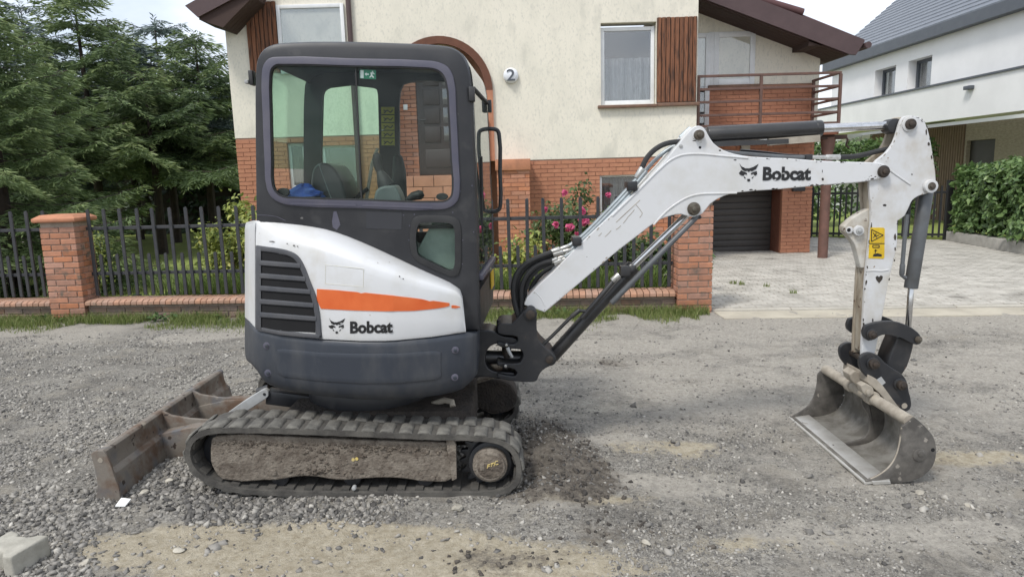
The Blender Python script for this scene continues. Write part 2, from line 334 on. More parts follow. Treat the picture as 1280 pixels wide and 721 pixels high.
# ground: gravel, sand and churned soil by broad noise, fine grain by small noise
def ground_material():
    m = bpy.data.materials.new('gravel_ground'); m.use_nodes = True
    t = m.node_tree; l = t.links.new; b = t.nodes['Principled BSDF']
    b.inputs['Roughness'].default_value = .95; b.inputs['Specular IOR Level'].default_value = .2
    g = N(t, 'ShaderNodeNewGeometry')
    def noise(sc, det=6, ro=.6):
        n = N(t, 'ShaderNodeTexNoise'); n.inputs['Scale'].default_value = sc; n.inputs['Detail'].default_value = det; n.inputs['Roughness'].default_value = ro
        l(g.outputs['Position'], n.inputs['Vector']); return n.outputs['Fac']
    def rng(s, a, c, lo=0, hi=1):
        r = N(t, 'ShaderNodeMapRange'); r.inputs['From Min'].default_value = a; r.inputs['From Max'].default_value = c
        r.inputs['To Min'].default_value = lo; r.inputs['To Max'].default_value = hi; l(s, r.inputs['Value']); return r.outputs[0]
    def mixc(f, a, c):
        x = N(t, 'ShaderNodeMix', data_type='RGBA')
        l(f, x.inputs['Factor'])
        for s, k in ((a, 'A'), (c, 'B')):
            if isinstance(s, tuple): x.inputs[k].default_value = s
            else: l(s, x.inputs[k])
        return x.outputs['Result']
    at = lambda nm: N(t, 'ShaderNodeAttribute', attribute_name=nm).outputs['Fac']
    vo = N(t, 'ShaderNodeTexVoronoi'); vo.inputs['Scale'].default_value = 78; l(g.outputs['Position'], vo.inputs['Vector'])
    sx = N(t, 'ShaderNodeSeparateColor'); l(vo.outputs['Color'], sx.inputs[0])
    vo2 = N(t, 'ShaderNodeTexVoronoi'); vo2.inputs['Scale'].default_value = 165; l(g.outputs['Position'], vo2.inputs['Vector'])
    sx2 = N(t, 'ShaderNodeSeparateColor'); l(vo2.outputs['Color'], sx2.inputs[0])
    vm = N(t, 'ShaderNodeMath', operation='MULTIPLY_ADD'); vm.inputs[1].default_value = .55; l(sx.outputs[0], vm.inputs[0])
    v2 = N(t, 'ShaderNodeMath', operation='MULTIPLY'); v2.inputs[1].default_value = .45; l(sx2.outputs[1], v2.inputs[0]); l(v2.outputs[0], vm.inputs[2])
    grain = vm.outputs[0]
    grey = mixc(rng(grain, .12, .9), (.12, .113, .103, 1), (.46, .435, .385, 1))
    grey = mixc(rng(noise(14, 5, .6), .40, .75, 0, .7), grey, (.27, .25, .215, 1))
    grey = mixc(rng(noise(1.7, 8, .68), .46, .62, 0, .55), grey, (.105, .097, .086, 1))
    grey = mixc(rng(noise(3.3, 8, .7), .50, .66, 0, .6), grey, (.36, .325, .265, 1))
    sand = mixc(rng(noise(22, 6, .7), .34, .66), (.34, .29, .205, 1), (.52, .465, .36, 1))
    sand = mixc(rng(grain, .74, .95, 0, .55), sand, (.19, .175, .15, 1))
    soil = mixc(rng(noise(26, 6, .7), .35, .65), (.085, .074, .063, 1), (.21, .185, .153, 1))
    pale = mixc(rng(noise(30, 6, .7), .34, .66), (.335, .31, .27, 1), (.49, .455, .395, 1))
    pale = mixc(rng(grain, .55, .95, 0, .6), pale, (.21, .197, .175, 1))
    fray = noise(9, 9, .72); fray2 = noise(31, 8, .75)
    fm = N(t, 'ShaderNodeMath', operation='ADD'); l(fray, fm.inputs[0]); l(fray2, fm.inputs[1])
    def ragged(nm, k=1.0):
        a_ = N(t, 'ShaderNodeMath', operation='MULTIPLY_ADD'); l(fm.outputs[0], a_.inputs[0]); a_.inputs[1].default_value = 1.5; a_.inputs[2].default_value = -1.5
        b_ = N(t, 'ShaderNodeMath', operation='ADD'); l(at(nm), b_.inputs[0]); l(a_.outputs[0], b_.inputs[1])
        m_ = N(t, 'ShaderNodeMath', operation='MULTIPLY', use_clamp=True); l(rng(b_.outputs[0], .25, .75), m_.inputs[0])
        n_ = N(t, 'ShaderNodeMath', operation='MULTIPLY', use_clamp=True); l(at(nm), n_.inputs[0]); n_.inputs[1].default_value = 6; l(n_.outputs[0], m_.inputs[1])
        return m_.outputs[0]
    c = mixc(ragged('w_pale'), grey, pale)
    c = mixc(ragged('w_sand'), c, sand)
    c = mixc(ragged('w_soil'), c, soil)
    l(c, b.inputs['Base Color'])
    bp = N(t, 'ShaderNodeBump'); bp.inputs['Strength'].default_value = .9; bp.inputs['Distance'].default_value = .014
    hm = N(t, 'ShaderNodeMath', operation='ADD'); l(noise(70, 6, .75), hm.inputs[0]); l(vm.outputs[0], hm.inputs[1])
    l(hm.outputs[0], bp.inputs['Height']); l(bp.outputs[0], b.inputs['Normal'])
    MATS['gravel_ground'] = m
ground_material()

# ------------------------------------------------------------------ objects
def tag(o, label=None, cat=None, group=None, kind=None):
    if label: o['label'] = label
    if cat: o['category'] = cat
    if group: o['group'] = group
    if kind: o['kind'] = kind
    return o
ORG = {}
def thing(name, loc, label, cat, group=None):
    o = bpy.data.objects.new(name, None)
    o.empty_display_size = .1
    COL.objects.link(o)
    o.location = loc
    ORG[o.name] = Vector(loc)
    return tag(o, label, cat, group)
def org(o):
    return ORG.get(o.name, Vector((0, 0, 0))) if o else Vector((0, 0, 0))
def link(o, parent):
    COL.objects.link(o)
    if parent is not None:
        o.parent = parent
        ORG[o.name] = org(parent)
    return o
def finish(me, m, smooth=32):
    if m: me.materials.append(MATS[m] if isinstance(m, str) else m)
    if smooth:
        me.polygons.foreach_set('use_smooth', [True] * len(me.polygons))
        me.set_sharp_from_angle(angle=math.radians(smooth))
class MB:
    def __init__(s):
        s.v, s.f = [], []
    def add(s, vs, fs):
        k = len(s.v)
        s.v += [tuple(x) for x in vs]
        s.f += [tuple(i + k for i in f) for f in fs]
        return s
    def box(s, c, d, R=None):
        vs = []
        for i in range(8):
            q = Vector(((i & 1) - .5, (i >> 1 & 1) - .5, (i >> 2) - .5))
            q = Vector((q.x * d[0], q.y * d[1], q.z * d[2]))
            if R is not None: q = R @ q
            vs.append(q + Vector(c))
        return s.add(vs, [(0, 2, 3, 1), (4, 5, 7, 6), (0, 1, 5, 4), (2, 6, 7, 3), (0, 4, 6, 2), (1, 3, 7, 5)])
    def bb(s, x0, x1, y0, y1, z0, z1):
        return s.box(((x0 + x1) / 2, (y0 + y1) / 2, (z0 + z1) / 2), (x1 - x0, y1 - y0, z1 - z0))
    def beam(s, a, b, wd, h, up=Vector((0, 0, 1))):
        a, b = Vector(a), Vector(b)
        d = b - a
        z = d.normalized()
        x = up.cross(z)
        x = x.normalized() if x.length > 1e-4 else Vector((1, 0, 0))
        y = z.cross(x)
        return s.box((a + b) / 2, (wd, h, d.length), Matrix((x, y, z)).transposed())
    def tube(s, pts, r, n=8, cap=True):
        pts = [Vector(p) for p in pts]
        m = len(pts)
        rs = r if isinstance(r, (list, tuple)) else [r] * m
        T = [(pts[min(i + 1, m - 1)] - pts[max(i - 1, 0)]).normalized() for i in range(m)]
        a = Vector((0, 0, 1)) if abs(T[0].z) < .9 else Vector((1, 0, 0))
        X = (a - T[0] * a.dot(T[0])).normalized()
        vs = []
        for i in range(m):
            X = (X - T[i] * X.dot(T[i])).normalized()
            Yv = T[i].cross(X)
            for k in range(n):
                q = 2 * math.pi * k / n
                vs.append(pts[i] + (X * math.cos(q) + Yv * math.sin(q)) * rs[i])
        fs = [(i * n + k, i * n + (k + 1) % n, (i + 1) * n + (k + 1) % n, (i + 1) * n + k) for i in range(m - 1) for k in range(n)]
        if cap:
            fs += [tuple(range(n - 1, -1, -1)), tuple((m - 1) * n + k for k in range(n))]
        return s.add(vs, fs)
    def prism(s, loop, y0, y1):           # loop of (x, z), extruded along y
        n = len(loop)
        vs = [(x, y0, z) for x, z in loop] + [(x, y1, z) for x, z in loop]
        return s.add(vs, [tuple(range(n)), tuple(range(2 * n - 1, n - 1, -1))] + [(i, (i + 1) % n, n + (i + 1) % n, n + i) for i in range(n)])
    def prism_z(s, loop, z0, z1):         # loop of (x, y)
        n = len(loop)
        vs = [(x, y, z0) for x, y in loop] + [(x, y, z1) for x, y in loop]
        return s.add(vs, [tuple(range(n)), tuple(range(2 * n - 1, n - 1, -1))] + [(i, (i + 1) % n, n + (i + 1) % n, n + i) for i in range(n)])
    def prism_x(s, loop, x0, x1):         # loop of (y, z)
        n = len(loop)
        vs = [(x0, y, z) for y, z in loop] + [(x1, y, z) for y, z in loop]
        return s.add(vs, [tuple(range(n)), tuple(range(2 * n - 1, n - 1, -1))] + [(i, (i + 1) % n, n + (i + 1) % n, n + i) for i in range(n)])
    def grid(s, rows, close=False):       # rows of equal-length point lists
        n = len(rows[0])
        vs = [p for r in rows for p in r]
        fs = [(i * n + k, i * n + (k + 1) % n, (i + 1) * n + (k + 1) % n, (i + 1) * n + k) for i in range(len(rows) - 1) for k in range(n if close else n - 1)]
        return s.add(vs, fs)
    def mesh(s, name, m, off=Vector((0, 0, 0)), bev=0, seg=2, smooth=32, ang=35):
        me = bpy.data.meshes.new(name)
        me.from_pydata([(a - off.x, b - off.y, c - off.z) for a, b, c in s.v], [], s.f)
        bm = bmesh.new()
        bm.from_mesh(me)
        bmesh.ops.recalc_face_normals(bm, faces=bm.faces)
        if bev:
            es = [e for e in bm.edges if len(e.link_faces) == 2 and e.calc_face_angle(0) > math.radians(ang)]
            bmesh.ops.bevel(bm, geom=es, offset=bev, segments=seg, affect='EDGES', profile=.5, clamp_overlap=True)
        bm.to_mesh(me)
        bm.free()
        finish(me, m, smooth)
        return me
    def build(s, name, m, parent=None, bev=0, seg=2, smooth=32, ang=35, label=None):
        o = bpy.data.objects.new(name, s.mesh(name, m, org(parent), bev, seg, smooth, ang))
        link(o, parent)
        if label: o['label'] = label
        return o
def sm(pts, n=3, closed=True, corner=48):   # smooth a traced outline, keeping its sharp corners
    pts = [Vector(p) for p in pts]
    m = len(pts)
    tg = []
    for i in range(m):
        a = pts[(i - 1) % m]; b = pts[i]; c = pts[(i + 1) % m]
        if not closed and i in (0, m - 1):
            tg.append(None); continue
        d0, d1 = b - a, c - b
        ang = math.degrees(d0.angle(d1, 0)) if d0.length and d1.length else 0
        tg.append(None if ang > corner else (d0.normalized() + d1.normalized()).normalized())
    out = []
    for i in range(m if closed else m - 1):
        a, b = pts[i], pts[(i + 1) % m]
        ln = (b - a).length
        ta = tg[i] * ln if tg[i] is not None else (b - a)
        tb = tg[(i + 1) % m] * ln if tg[(i + 1) % m] is not None else (b - a)
        for k in range(n):
            t = k / n
            out.append(a * (2 * t ** 3 - 3 * t * t + 1) + ta * (t ** 3 - 2 * t * t + t) + b * (-2 * t ** 3 + 3 * t * t) + tb * (t ** 3 - t * t))
    if not closed: out.append(pts[-1])
    return out
def xz(uv, Y):
    r = []
    for p in uv:
        q = P(p[0], p[1], Y)
        r.append((q.x, q.z))
    return r
def prof(name, uv, Y0, Y1, m, parent, bev=.005, n=3, corner=48, label=None, seg=2):
    loop = xz(sm(uv, n, True, corner) if n > 1 else uv, Y0)
    return MB().prism(loop, Y0, Y1).build(name, m, parent, bev, seg, label=label, smooth=22 if seg < 3 else 40)
def disc(name, u, v, rpx, Y, d, m, parent, n=20, bev=.003, back=0.0):  # a round boss or pin head facing the camera side, proud of Y by d
    c = P(u, v, Y)
    r = rpx / FPX * Y
    lp = [(c.x + r * math.cos(2 * math.pi * k / n), c.z + r * math.sin(2 * math.pi * k / n)) for k in range(n)]
    return MB().prism(lp, Y - d, Y + back).build(name, m, parent, bev)
def inst(name, me, loc, parent, rot=None, scale=None):   # piece sharing mesh data
    o = bpy.data.objects.new(name, me)
    o.location = Vector(loc) - org(parent)
    if rot: o.rotation_euler = rot
    if scale: o.scale = scale
    COL.objects.link(o)
    if parent is not None: o.parent = parent
    return o
def npmesh(name, V, F, m, tint=None, parent=None, smooth=False):
    me = bpy.data.meshes.new(name)
    V = np.asarray(V, np.float32) - np.array(org(parent), np.float32)
    F = np.asarray(F, np.int32)
    k = F.shape[1]
    me.vertices.add(len(V)); me.vertices.foreach_set('co', V.ravel())
    me.loops.add(F.size); me.loops.foreach_set('vertex_index', F.ravel())
    me.polygons.add(len(F)); me.polygons.foreach_set('loop_start', np.arange(0, F.size, k, dtype=np.int32))
    me.update(calc_edges=True)
    if smooth: me.polygons.foreach_set('use_smooth', np.ones(len(F), bool))
    if tint is not None:
        a = me.attributes.new('tint', 'FLOAT', 'FACE')
        a.data.foreach_set('value', np.asarray(tint, np.float32))
    me.materials.append(MATS[m])
    o = bpy.data.objects.new(name, me)
    return link(o, parent)
def interp(x, tab):
    return float(np.interp(x, [t[0] for t in tab], [t[1] for t in tab]))
# ================================================================== SETTING
def vnoise(x, y, sc, seed=0, octv=4):
    x = np.asarray(x, float) * sc; y = np.asarray(y, float) * sc
    out = np.zeros(np.broadcast(x, y).shape); amp = 1; tot = 0
    for o in range(octv):
        g = np.random.default_rng(seed * 31 + o).random((257, 257))
        xi = np.floor(x).astype(int); yi = np.floor(y).astype(int)
        fx = x - xi; fy = y - yi
        fx = fx * fx * (3 - 2 * fx); fy = fy * fy * (3 - 2 * fy)
        a = g[xi % 256, yi % 256]; b = g[(xi + 1) % 256, yi % 256]; c = g[xi % 256, (yi + 1) % 256]; d = g[(xi + 1) % 256, (yi + 1) % 256]
        out += amp * ((a * (1 - fx) + b * fx) * (1 - fy) + (c * (1 - fx) + d * fx) * fy)
        tot += amp; amp *= .5; x = x * 2 + 17.3; y = y * 2 + 9.1
    return out / tot
def sstep(a, b, t):
    t = np.clip((np.asarray(t, float) - a) / (b - a), 0, 1)
    return t * t * (3 - 2 * t)
def gz0(x, y):
    return -.02 * np.clip(x, -4, 4) * (1 - sstep(5.6, 7.8, y))
def blob(x, y, cx, cy, rx, ry):
    return np.exp(-(((x - cx) / rx) ** 2 + ((y - cy) / ry) ** 2))
def gz(x, y):
    x = np.asarray(x, float); y = np.asarray(y, float)
    near = 1 - sstep(7.6, 8.4, y) * .8
    z = gz0(x, y)
    z = z + near * (.030 * (vnoise(x, y, 1.3, 1) - .5) + .028 * (vnoise(x, y, 7, 2, 3) - .5))
    # churned earth in front of the tracks, a wheel rut across the lane, gravel pushed up by the blade
    z = z + .075 * blob(x, y, .20, 4.05, .22, .62) * (.6 + .8 * vnoise(x, y, 9, 3))
    z = z + .03 * blob(x, y, -2.0, 3.75, .35, .8) * vnoise(x, y, 10, 4)
    z = z + .012 * blob(x, y, -.8, 3.45, .9, .25)
    return z
def axis(lo, hi, step, ext):
    a = list(np.arange(lo, hi + step / 2, step))
    d = step; l, r = lo, hi; A, B = [], []
    while r < ext: d *= 1.35; r += d; l -= d; B.append(r); A.append(l)
    return np.array(A[::-1] + a + B)
def build_ground():
    X = axis(-6.6, 6.6, .032, 420); Yv = axis(2.0, 8.9, .032, 420)
    xx, yy = np.meshgrid(X, Yv)
    inside = (np.abs(xx) < 7.2) & (yy > 1.4) & (yy < 9.2)
    zz = np.where(inside, gz(xx, yy), gz0(np.clip(xx, -4, 4), yy) - .0)
    zz = np.where(yy > 9.2, -.06, zz)
    V = np.stack([xx, yy, zz], -1).reshape(-1, 3)
    ny, nx = xx.shape
    i = np.arange(ny - 1)[:, None] * nx + np.arange(nx - 1)[None, :]
    F = np.stack([i, i + 1, i + nx + 1, i + nx], -1).reshape(-1, 4)
    o = npmesh('ground', V, F, 'gravel_ground', smooth=True)
    tag(o, kind='structure')
    for nm, val in zip(('w_pale', 'w_sand', 'w_soil'), ground_weights(V[:, 0], V[:, 1])):
        a = o.data.attributes.new(nm, 'FLOAT', 'POINT')
        a.data.foreach_set('value', val.astype(np.float32))
def ground_weights(x, y):
    n1 = vnoise(x, y, 1.1, 11); n2 = vnoise(x, y, 4.5, 12); n3 = vnoise(x * .7, y * 1.4, 1.9, 13, 5)
    lane = sstep(-.9, .6, x) * sstep(4.0, 5.2, y) * .85 + .8 * sstep(7.0, 7.7, y)
    lane = np.maximum(lane, .45 * sstep(.6, 1.6, x))
    pale = np.clip(lane * (.42 + .75 * sstep(.34, .66, n3)) * (.5 + 1.0 * n2), 0, 1)
    pale = np.maximum(pale, .8 * sstep(.52, .70, vnoise(x * .55, y * 1.25, 2.6, 14, 5)) * sstep(-1.2, .2, x))
    trk = np.exp(-((y - 5.55 - .05 * x + .12 * np.sin(x * .9)) / .17) ** 2) + np.exp(-((y - 6.75 - .04 * x + .1 * np.sin(x * .8 + 1)) / .2) ** 2)
    pale = np.maximum(pale, .6 * trk * (.3 + 1.1 * n1) * sstep(-.6, .4, x))
    pale = np.maximum(pale, sstep(6.5, 7.4, y + .5 * (n2 - .5)) * sstep(1.9, 2.6, x) * .95)
    sand = 1.15 * blob(x, y, -1.25, 3.0, 1.0, .27) + .95 * blob(x, y, -.45, 2.9, .8, .2) + .75 * blob(x, y, .35, 3.45, .5, .10) + .55 * blob(x, y, 2.9, 3.95, .8, .2) + .6 * blob(x, y, .95, 4.15, .55, .22) + .45 * blob(x, y, 1.3, 3.0, .7, .16) + .5 * blob(x, y, .2, 2.78, .5, .1)
    sand = sstep(.22, .75, sand * (.45 + 1.1 * n2))
    soil = blob(x, y, .22, 4.0, .34, .62) + .5 * blob(x, y, -.12, 2.85, .42, .18) + .35 * blob(x, y, .8, 3.1, .9, .2) + .45 * blob(x, y, 2.3, 3.9, .7, .3) + .45 * blob(x, y, 1.2, 6.2, 1.6, .25) + .4 * blob(x, y, -.4, 3.6, 1.4, .25)
    soil = .85 * sstep(.22, .75, soil * (.4 + 1.2 * n2))
    return pale, sand, soil
build_ground()

def fence_y(x): return 8.6 - .07 * x
# verge, garden lawn, driveway
def sheet(name, loop, z, m, kind='structure', parent=None):
    o = MB().prism_z(loop, z - .25, z).build(name, m, parent, smooth=0)
    tag(o, kind=kind)
    return o
sheet('garden_lawn', [(-14, fence_y(-14) + .12), (2.25, fence_y(2.25) + .12), (2.45, 14.6), (2.4, 30), (-14, 30)], .05, 'lawn')
sheet('neighbour_lawn', [(7.0, 17.2), (10.6, 15.7), (30, 15.7), (30, 60), (7.0, 60)], .03, 'lawn')
DRV = [(2.46, 8.42), (9.3, 7.95), (9.55, 12.0), (10.1, 15.5), (7.3, 17.1), (5.9, 17.1), (5.9, 14.5), (2.46, 14.5)]
drive = sheet('driveway', DRV, -.012, 'paver_joint')
sheet('concrete_apron', [(2.50, 7.85), (9.6, 7.37), (9.6, 7.80), (2.50, 8.27)], .004, 'apron')

def poly_in(x, y, loop):
    c = False
    for i in range(len(loop)):
        (x1, y1), (x2, y2) = loop[i - 1], loop[i]
        if (y1 > y) != (y2 > y) and x < (x2 - x1) * (y - y1) / (y2 - y1) + x1: c = not c
    return c
def lay_pavers():
    a = math.radians(-4.2)
    ca, sa = math.cos(a), math.sin(a)
    me = MB().box((0, 0, 0), (.190, .092, .03)).mesh('paving_stone', 'paver', bev=.005, seg=1)
    pts = []
    for r in range(96):
        for k in range(-4, 44):
            lx = k * .2 + (r % 2) * .1; ly = r * .101
            x = 2.5 + lx * ca - ly * sa; y = 8.46 + lx * sa + ly * ca
            ok = all(poly_in(x + dx * .1, y + dy * .05, DRV) for dx in (-1, 1) for dy in (-1, 1))
            if ok: pts.append((x, y))
    vis = sorted(pts, key=lambda p: p[1] + .0 * p[0] + (8 if abs(p[0]) > .77 * p[1] else 0))
    rest = MB()
    R = Matrix.Rotation(a, 3, 'Z')
    for i, (x, y) in enumerate(vis):
        z = -.008 + random.uniform(-.003, .003) + .012 * math.sin(x * 1.3 + y * .7) * .3
        if i < 300:
            inst('paving_stone', me, (x, y, z), drive, (random.uniform(-.012, .012), random.uniform(-.012, .012), a))
        else:
            rest.box((x, y, z), (.190, .092, .03), R)
    o = rest.build('paving_stone_field', 'paver', drive, smooth=0)
    o['kind'] = 'stuff'
lay_pavers()
def lay_kerb():
    k = thing('kerb', (2.48, 8.35, 0), None, None); k['kind'] = 'structure'
    x = 2.48
    while x < 9.2:
        ln = .98
        y = 8.36 - (x - 2.48) * .068
        me = MB().box((0, 0, 0), (ln - .012, .085, .2)).mesh('kerb_stone', 'kerb_concrete', bev=.01, seg=2) if x < 2.5 else me
        inst('kerb_stone', me, (x + ln / 2, y - .033, -.083 + random.uniform(-.004, .004)), k, (0, 0, -.068))
        x += ln
lay_kerb()

# ------------------------------------------------------------------ brick laying
def courses(x0, x1, z0, z1, bl, bh, mort, holes=()):
    out = []
    r = 0
    z = z0
    while z + bh <= z1 + .02:
        x = x0 - (r % 2) * bl / 2
        while x < x1 - .02:
            a, b = max(x, x0), min(x + bl - mort, x1)
            if b - a > .03:
                zc = z + (bh - mort) / 2
                segs = [(a, b)]
                for hx0, hx1, hz0, hz1 in holes:
                    if hz0 < zc < hz1:
                        ns = []
                        for s0, s1 in segs:
                            if s1 <= hx0 or s0 >= hx1: ns.append((s0, s1)); continue
                            if s0 < hx0: ns.append((s0, hx0 - .004))
                            if s1 > hx1: ns.append((hx1 + .004, s1))
                        segs = ns
                for s0, s1 in segs:
                    if s1 - s0 > .03: out.append(((s0 + s1) / 2, zc, s1 - s0))
            x += bl
        z += bh; r += 1
    return out
def unit_box(name, m, bev=0, d=(1, 1, 1)):
    return MB().box((0, 0, 0), d).mesh(name, m, bev=bev, seg=1, smooth=0)

# ------------------------------------------------------------------ roadside fence: pillars, low walls, metal panels
PIL = {}
def brick_pillar(xc, wd, h, label):
    y = fence_y(xc)
    t = thing('brick_pillar', (xc, y, 0), label, 'brick pillar', 'brick pillars of the roadside fence')
    MB().bb(xc - wd / 2 + .012, xc + wd / 2 - .012, y - .178, y + .178, -.25, h).build('mortar_core', 'mortar_grey', t)
    bm_ = {}
    for side in range(2):                      # front face, then the two ends seen from a step aside
        for (bx, bz, bw) in courses(xc - wd / 2, xc + wd / 2, -.06, h - .01, .255, .077, .011):
            key = round(bw, 2)
            if key not in bm_: bm_[key] = MB().box((0, 0, 0), (bw, .11, .066)).mesh('brick', 'brick_pillar', bev=.005, seg=1)
            yy = y - .19 + .055 + random.uniform(-.003, .003) if side == 0 else y + .19 - .055
            inst('brick', bm_[key], (bx, yy, bz), t, (0, 0, random.uniform(-.006, .006)))
    for s in (-1, 1):
        for (by, bz, bw) in courses(-.075, .075, -.06, h - .01, .155, .077, .011):
            key = (s, round(bw, 2))
            if key not in bm_: bm_[key] = MB().box((0, 0, 0), (.1, bw, .066)).mesh('brick', 'brick_pillar', bev=.005, seg=1)
            inst('brick', bm_[key], (xc + s * (wd / 2 - .05) + s * random.uniform(0, .003), y + by, bz), t)
    q = wd / 2 + .045
    c = MB()
    rows = []
    for dx, z in ((q, h), (q + .01, h + .012), (q + .01, h + .05), (q - .06, h + .095)):
        rows.append([(xc - dx, y - .235 - (dx - q), z), (xc + dx, y - .235 - (dx - q), z), (xc + dx, y + .235 + (dx - q), z), (xc - dx, y + .235 + (dx - q), z)])
    c.grid(rows, True).add([rows[0][i] for i in range(4)], [(3, 2, 1, 0)]).add(rows[-1], [(0, 1, 2, 3)])
    c.build('cap', 'cap_tile', t, bev=.006)
    PIL[label] = (xc, wd)
    return t
xl = P(88, 330, 9.0).x
xr = P(864, 330, 8.45).x
brick_pillar(xl, .45, P(88, 268, 9.0).z - .09, 'weathered brick pillar with tiled cap standing between fence panels in front of the spruces')
brick_pillar(xr, .42, P(864, 251, 8.3).z, 'brick pillar beside the driveway, partly hidden behind the white boom')

def low_wall(x0, x1, label):
    xm = (x0 + x1) / 2
    t = thing('low_wall', (xm, fence_y(xm), 0), label, 'low wall', 'low brick walls under the metal fence')
    a = math.atan(-.07)
    R = Matrix.Rotation(a, 3, 'Z')
    MB().box((xm, fence_y(xm), .0), (x1 - x0, .20, .40), R).build('mortar_core', 'mortar_grey', t, smooth=0)
    me = {}
    for (bx, bz, bw) in courses(x0, x1, -.06, .19, .255, .078, .011):
        k = round(bw, 2)
        if k not in me: me[k] = MB().box((0, 0, 0), (bw, .06, .067)).mesh('brick', 'brick_low', bev=.005, seg=1)
        inst('brick', me[k], (bx, fence_y(bx) - .085 + random.uniform(-.003, .003), bz), t, (0, 0, a))
    n = int((x1 - x0) / .078)
    mc = MB().prism_x([(-.17, -.03), (-.17, .012), (-.12, .036), (.15, .036), (.15, -.03)], -.0355, .0355).mesh('coping_brick', 'coping', bev=.004, seg=1)
    for i in range(n):
        bx = x0 + (i + .5) * (x1 - x0) / n
        inst('coping_brick', mc, (bx, fence_y(bx), .232 + random.uniform(-.002, .002)), t, (0, 0, a))
    return t
LW = [(-9.6, xl - .24), (xl + .24, -1.45), (-1.44, xr - .215)]
LWL = ['low brick wall with rowlock coping left of the weathered pillar', 'low brick wall with rowlock coping between the weathered pillar and the excavator', 'low brick wall with rowlock coping behind the excavator boom']
for (a, b), l_ in zip(LW, LWL): low_wall(a, b, l_)

def pale_mesh(h, seed=0):
    lp = [(-.021, 0), (.021, 0), (.021, h - .028), (.009, h), (-.021, h - .012)]
    return MB().prism(lp, -.012, .012).mesh('pale', 'fence_metal', bev=.003, seg=1)
PT, PS = pale_mesh(1.15), pale_mesh(.56)
def metal_fence(x0, x1, label, phase=0):
    xm = (x0 + x1) / 2
    t = thing('metal_fence', (xm, fence_y(xm), .25), label, 'fence', 'metal fence panels between the brick pillars')
    a = math.atan(-.07)
    for z in (.60, 1.20):
        MB().beam((x0, fence_y(x0) + .028, z), (x1, fence_y(x1) + .028, z), .03, .042).build('rail', 'fence_metal', t, bev=.003, seg=1)
    i = 0
    x = x0 + .06 + phase
    while x < x1 - .02:
        inst('pale', PT if i % 2 == 0 else PS, (x, fence_y(x) + random.uniform(-.002, .002), .305), t, (0, random.uniform(-.012, .012), a))
        x += .111; i += 1
    return t
metal_fence(-9.6, xl - .26, 'black metal fence panel of long and short pales left of the weathered pillar', .04)
metal_fence(xl + .26, -1.45, 'black metal fence panel between the weathered pillar and the excavator cab')
metal_fence(-1.44, xr - .22, 'black metal fence panel behind the boom, with a rose bush showing through it', .03)

# ------------------------------------------------------------------ house 2 with the garage
HY = 12.6
house = thing('house', (0.5, HY, 0), 'cream stucco house with brick base, arched entrance, brown timber panels, balcony and garage', 'house')
def hz(u, v, Y=HY): return P(u, v, Y).z
def hx(u, v, Y=HY): return P(u, v, Y).x
def wall_holes(name, x0, x1, z0, z1, holes, Y0, Y1, m, parent):
    xs = sorted({x0, x1, *[h[0] for h in holes], *[h[1] for h in holes]})
    zs = sorted({z0, z1, *[h[2] for h in holes], *[h[3] for h in holes]})
    b = MB()
    for i in range(len(xs) - 1):
        run = None
        for k in range(len(zs) - 1):
            cx, cz = (xs[i] + xs[i + 1]) / 2, (zs[k] + zs[k + 1]) / 2
            if any(h[0] < cx < h[1] and h[2] < cz < h[3] for h in holes): continue
            b.bb(xs[i], xs[i + 1], Y0, Y1, zs[k], zs[k + 1])
    # merge doubles so the front reads as one face
    o = b.build(name, m, parent, smooth=0)
    return o
def window(x0, x1, z0, z1, Y, parent, m='window_white', fr=.065, mull=None, curtain=.62, dark=False, dep=.06):
    b = MB()
    b.bb(x0, x0 + fr, Y, Y + dep, z0, z1).bb(x1 - fr, x1, Y, Y + dep, z0, z1)
    b.bb(x0 + fr, x1 - fr, Y + .001, Y + dep, z1 - fr, z1).bb(x0 + fr, x1 - fr, Y + .001, Y + dep, z0, z0 + fr * 1.15)
    if mull:
        b.bb(mull - fr * .8, mull + fr * .8, Y - .001, Y + dep, z0 + fr, z1 - fr)
    o = b.build('window', m, parent, bev=.006)
    MB().bb(x0 + fr * .8, x1 - fr * .8, Y + .025, Y + .035, z0 + fr * .8, z1 - fr * .8).build('pane', 'house_glass', o, smooth=0)
    if not dark:
        rows = []
        zt = z0 + (z1 - z0) * curtain
        xsn = np.linspace(x0 + .03, x1 - .03, 90)
        wv = [Y + .17 + .034 * math.sin(x * 38) + .02 * math.sin(x * 17 + 1) for x in xsn]
        rows = [[(x, y, zz) for x, y in zip(xsn, wv)] for zz in (z0 + .02, zt)]
        MB().grid(rows).build('curtain', 'curtain', o)
    c = MB()
    c.bb(x0 - .1, x1 + .1, Y + .9, Y + .95, z0 - .1, z1 + .1)
    c.bb(x0 - .12, x0 - .1, Y + .2, Y + .95, z0 - .1, z1 + .1).bb(x1 + .1, x1 + .12, Y + .2, Y + .95, z0 - .1, z1 + .1)
    c.build('room', 'room_dark', o, smooth=0)
    return o
# main front
zbr = hz(700, 199)
xw0, xw1 = hx(751, 80), hx(820, 80)
zw0, zw1 = hz(790, 131), hz(790, 28)
xp1 = hx(870.5, 80)
XR = hx(871.5, 100)
xa_l, xa_r = hx(491, 120), hx(609, 112)
za = hz(555, 115); ra = (xa_r - xa_l) / 2; xa = (xa_l + xa_r) / 2
wall_holes('wall', xa_r + .10, XR, zbr, 7.2, [(xw0, xw1, zw0, zw1)], HY, HY + .3, 'stucco', house)
window(xw0 + .01, xw1 - .01, zw0 + .01, zw1 - .06, HY + .09, house, mull=None)
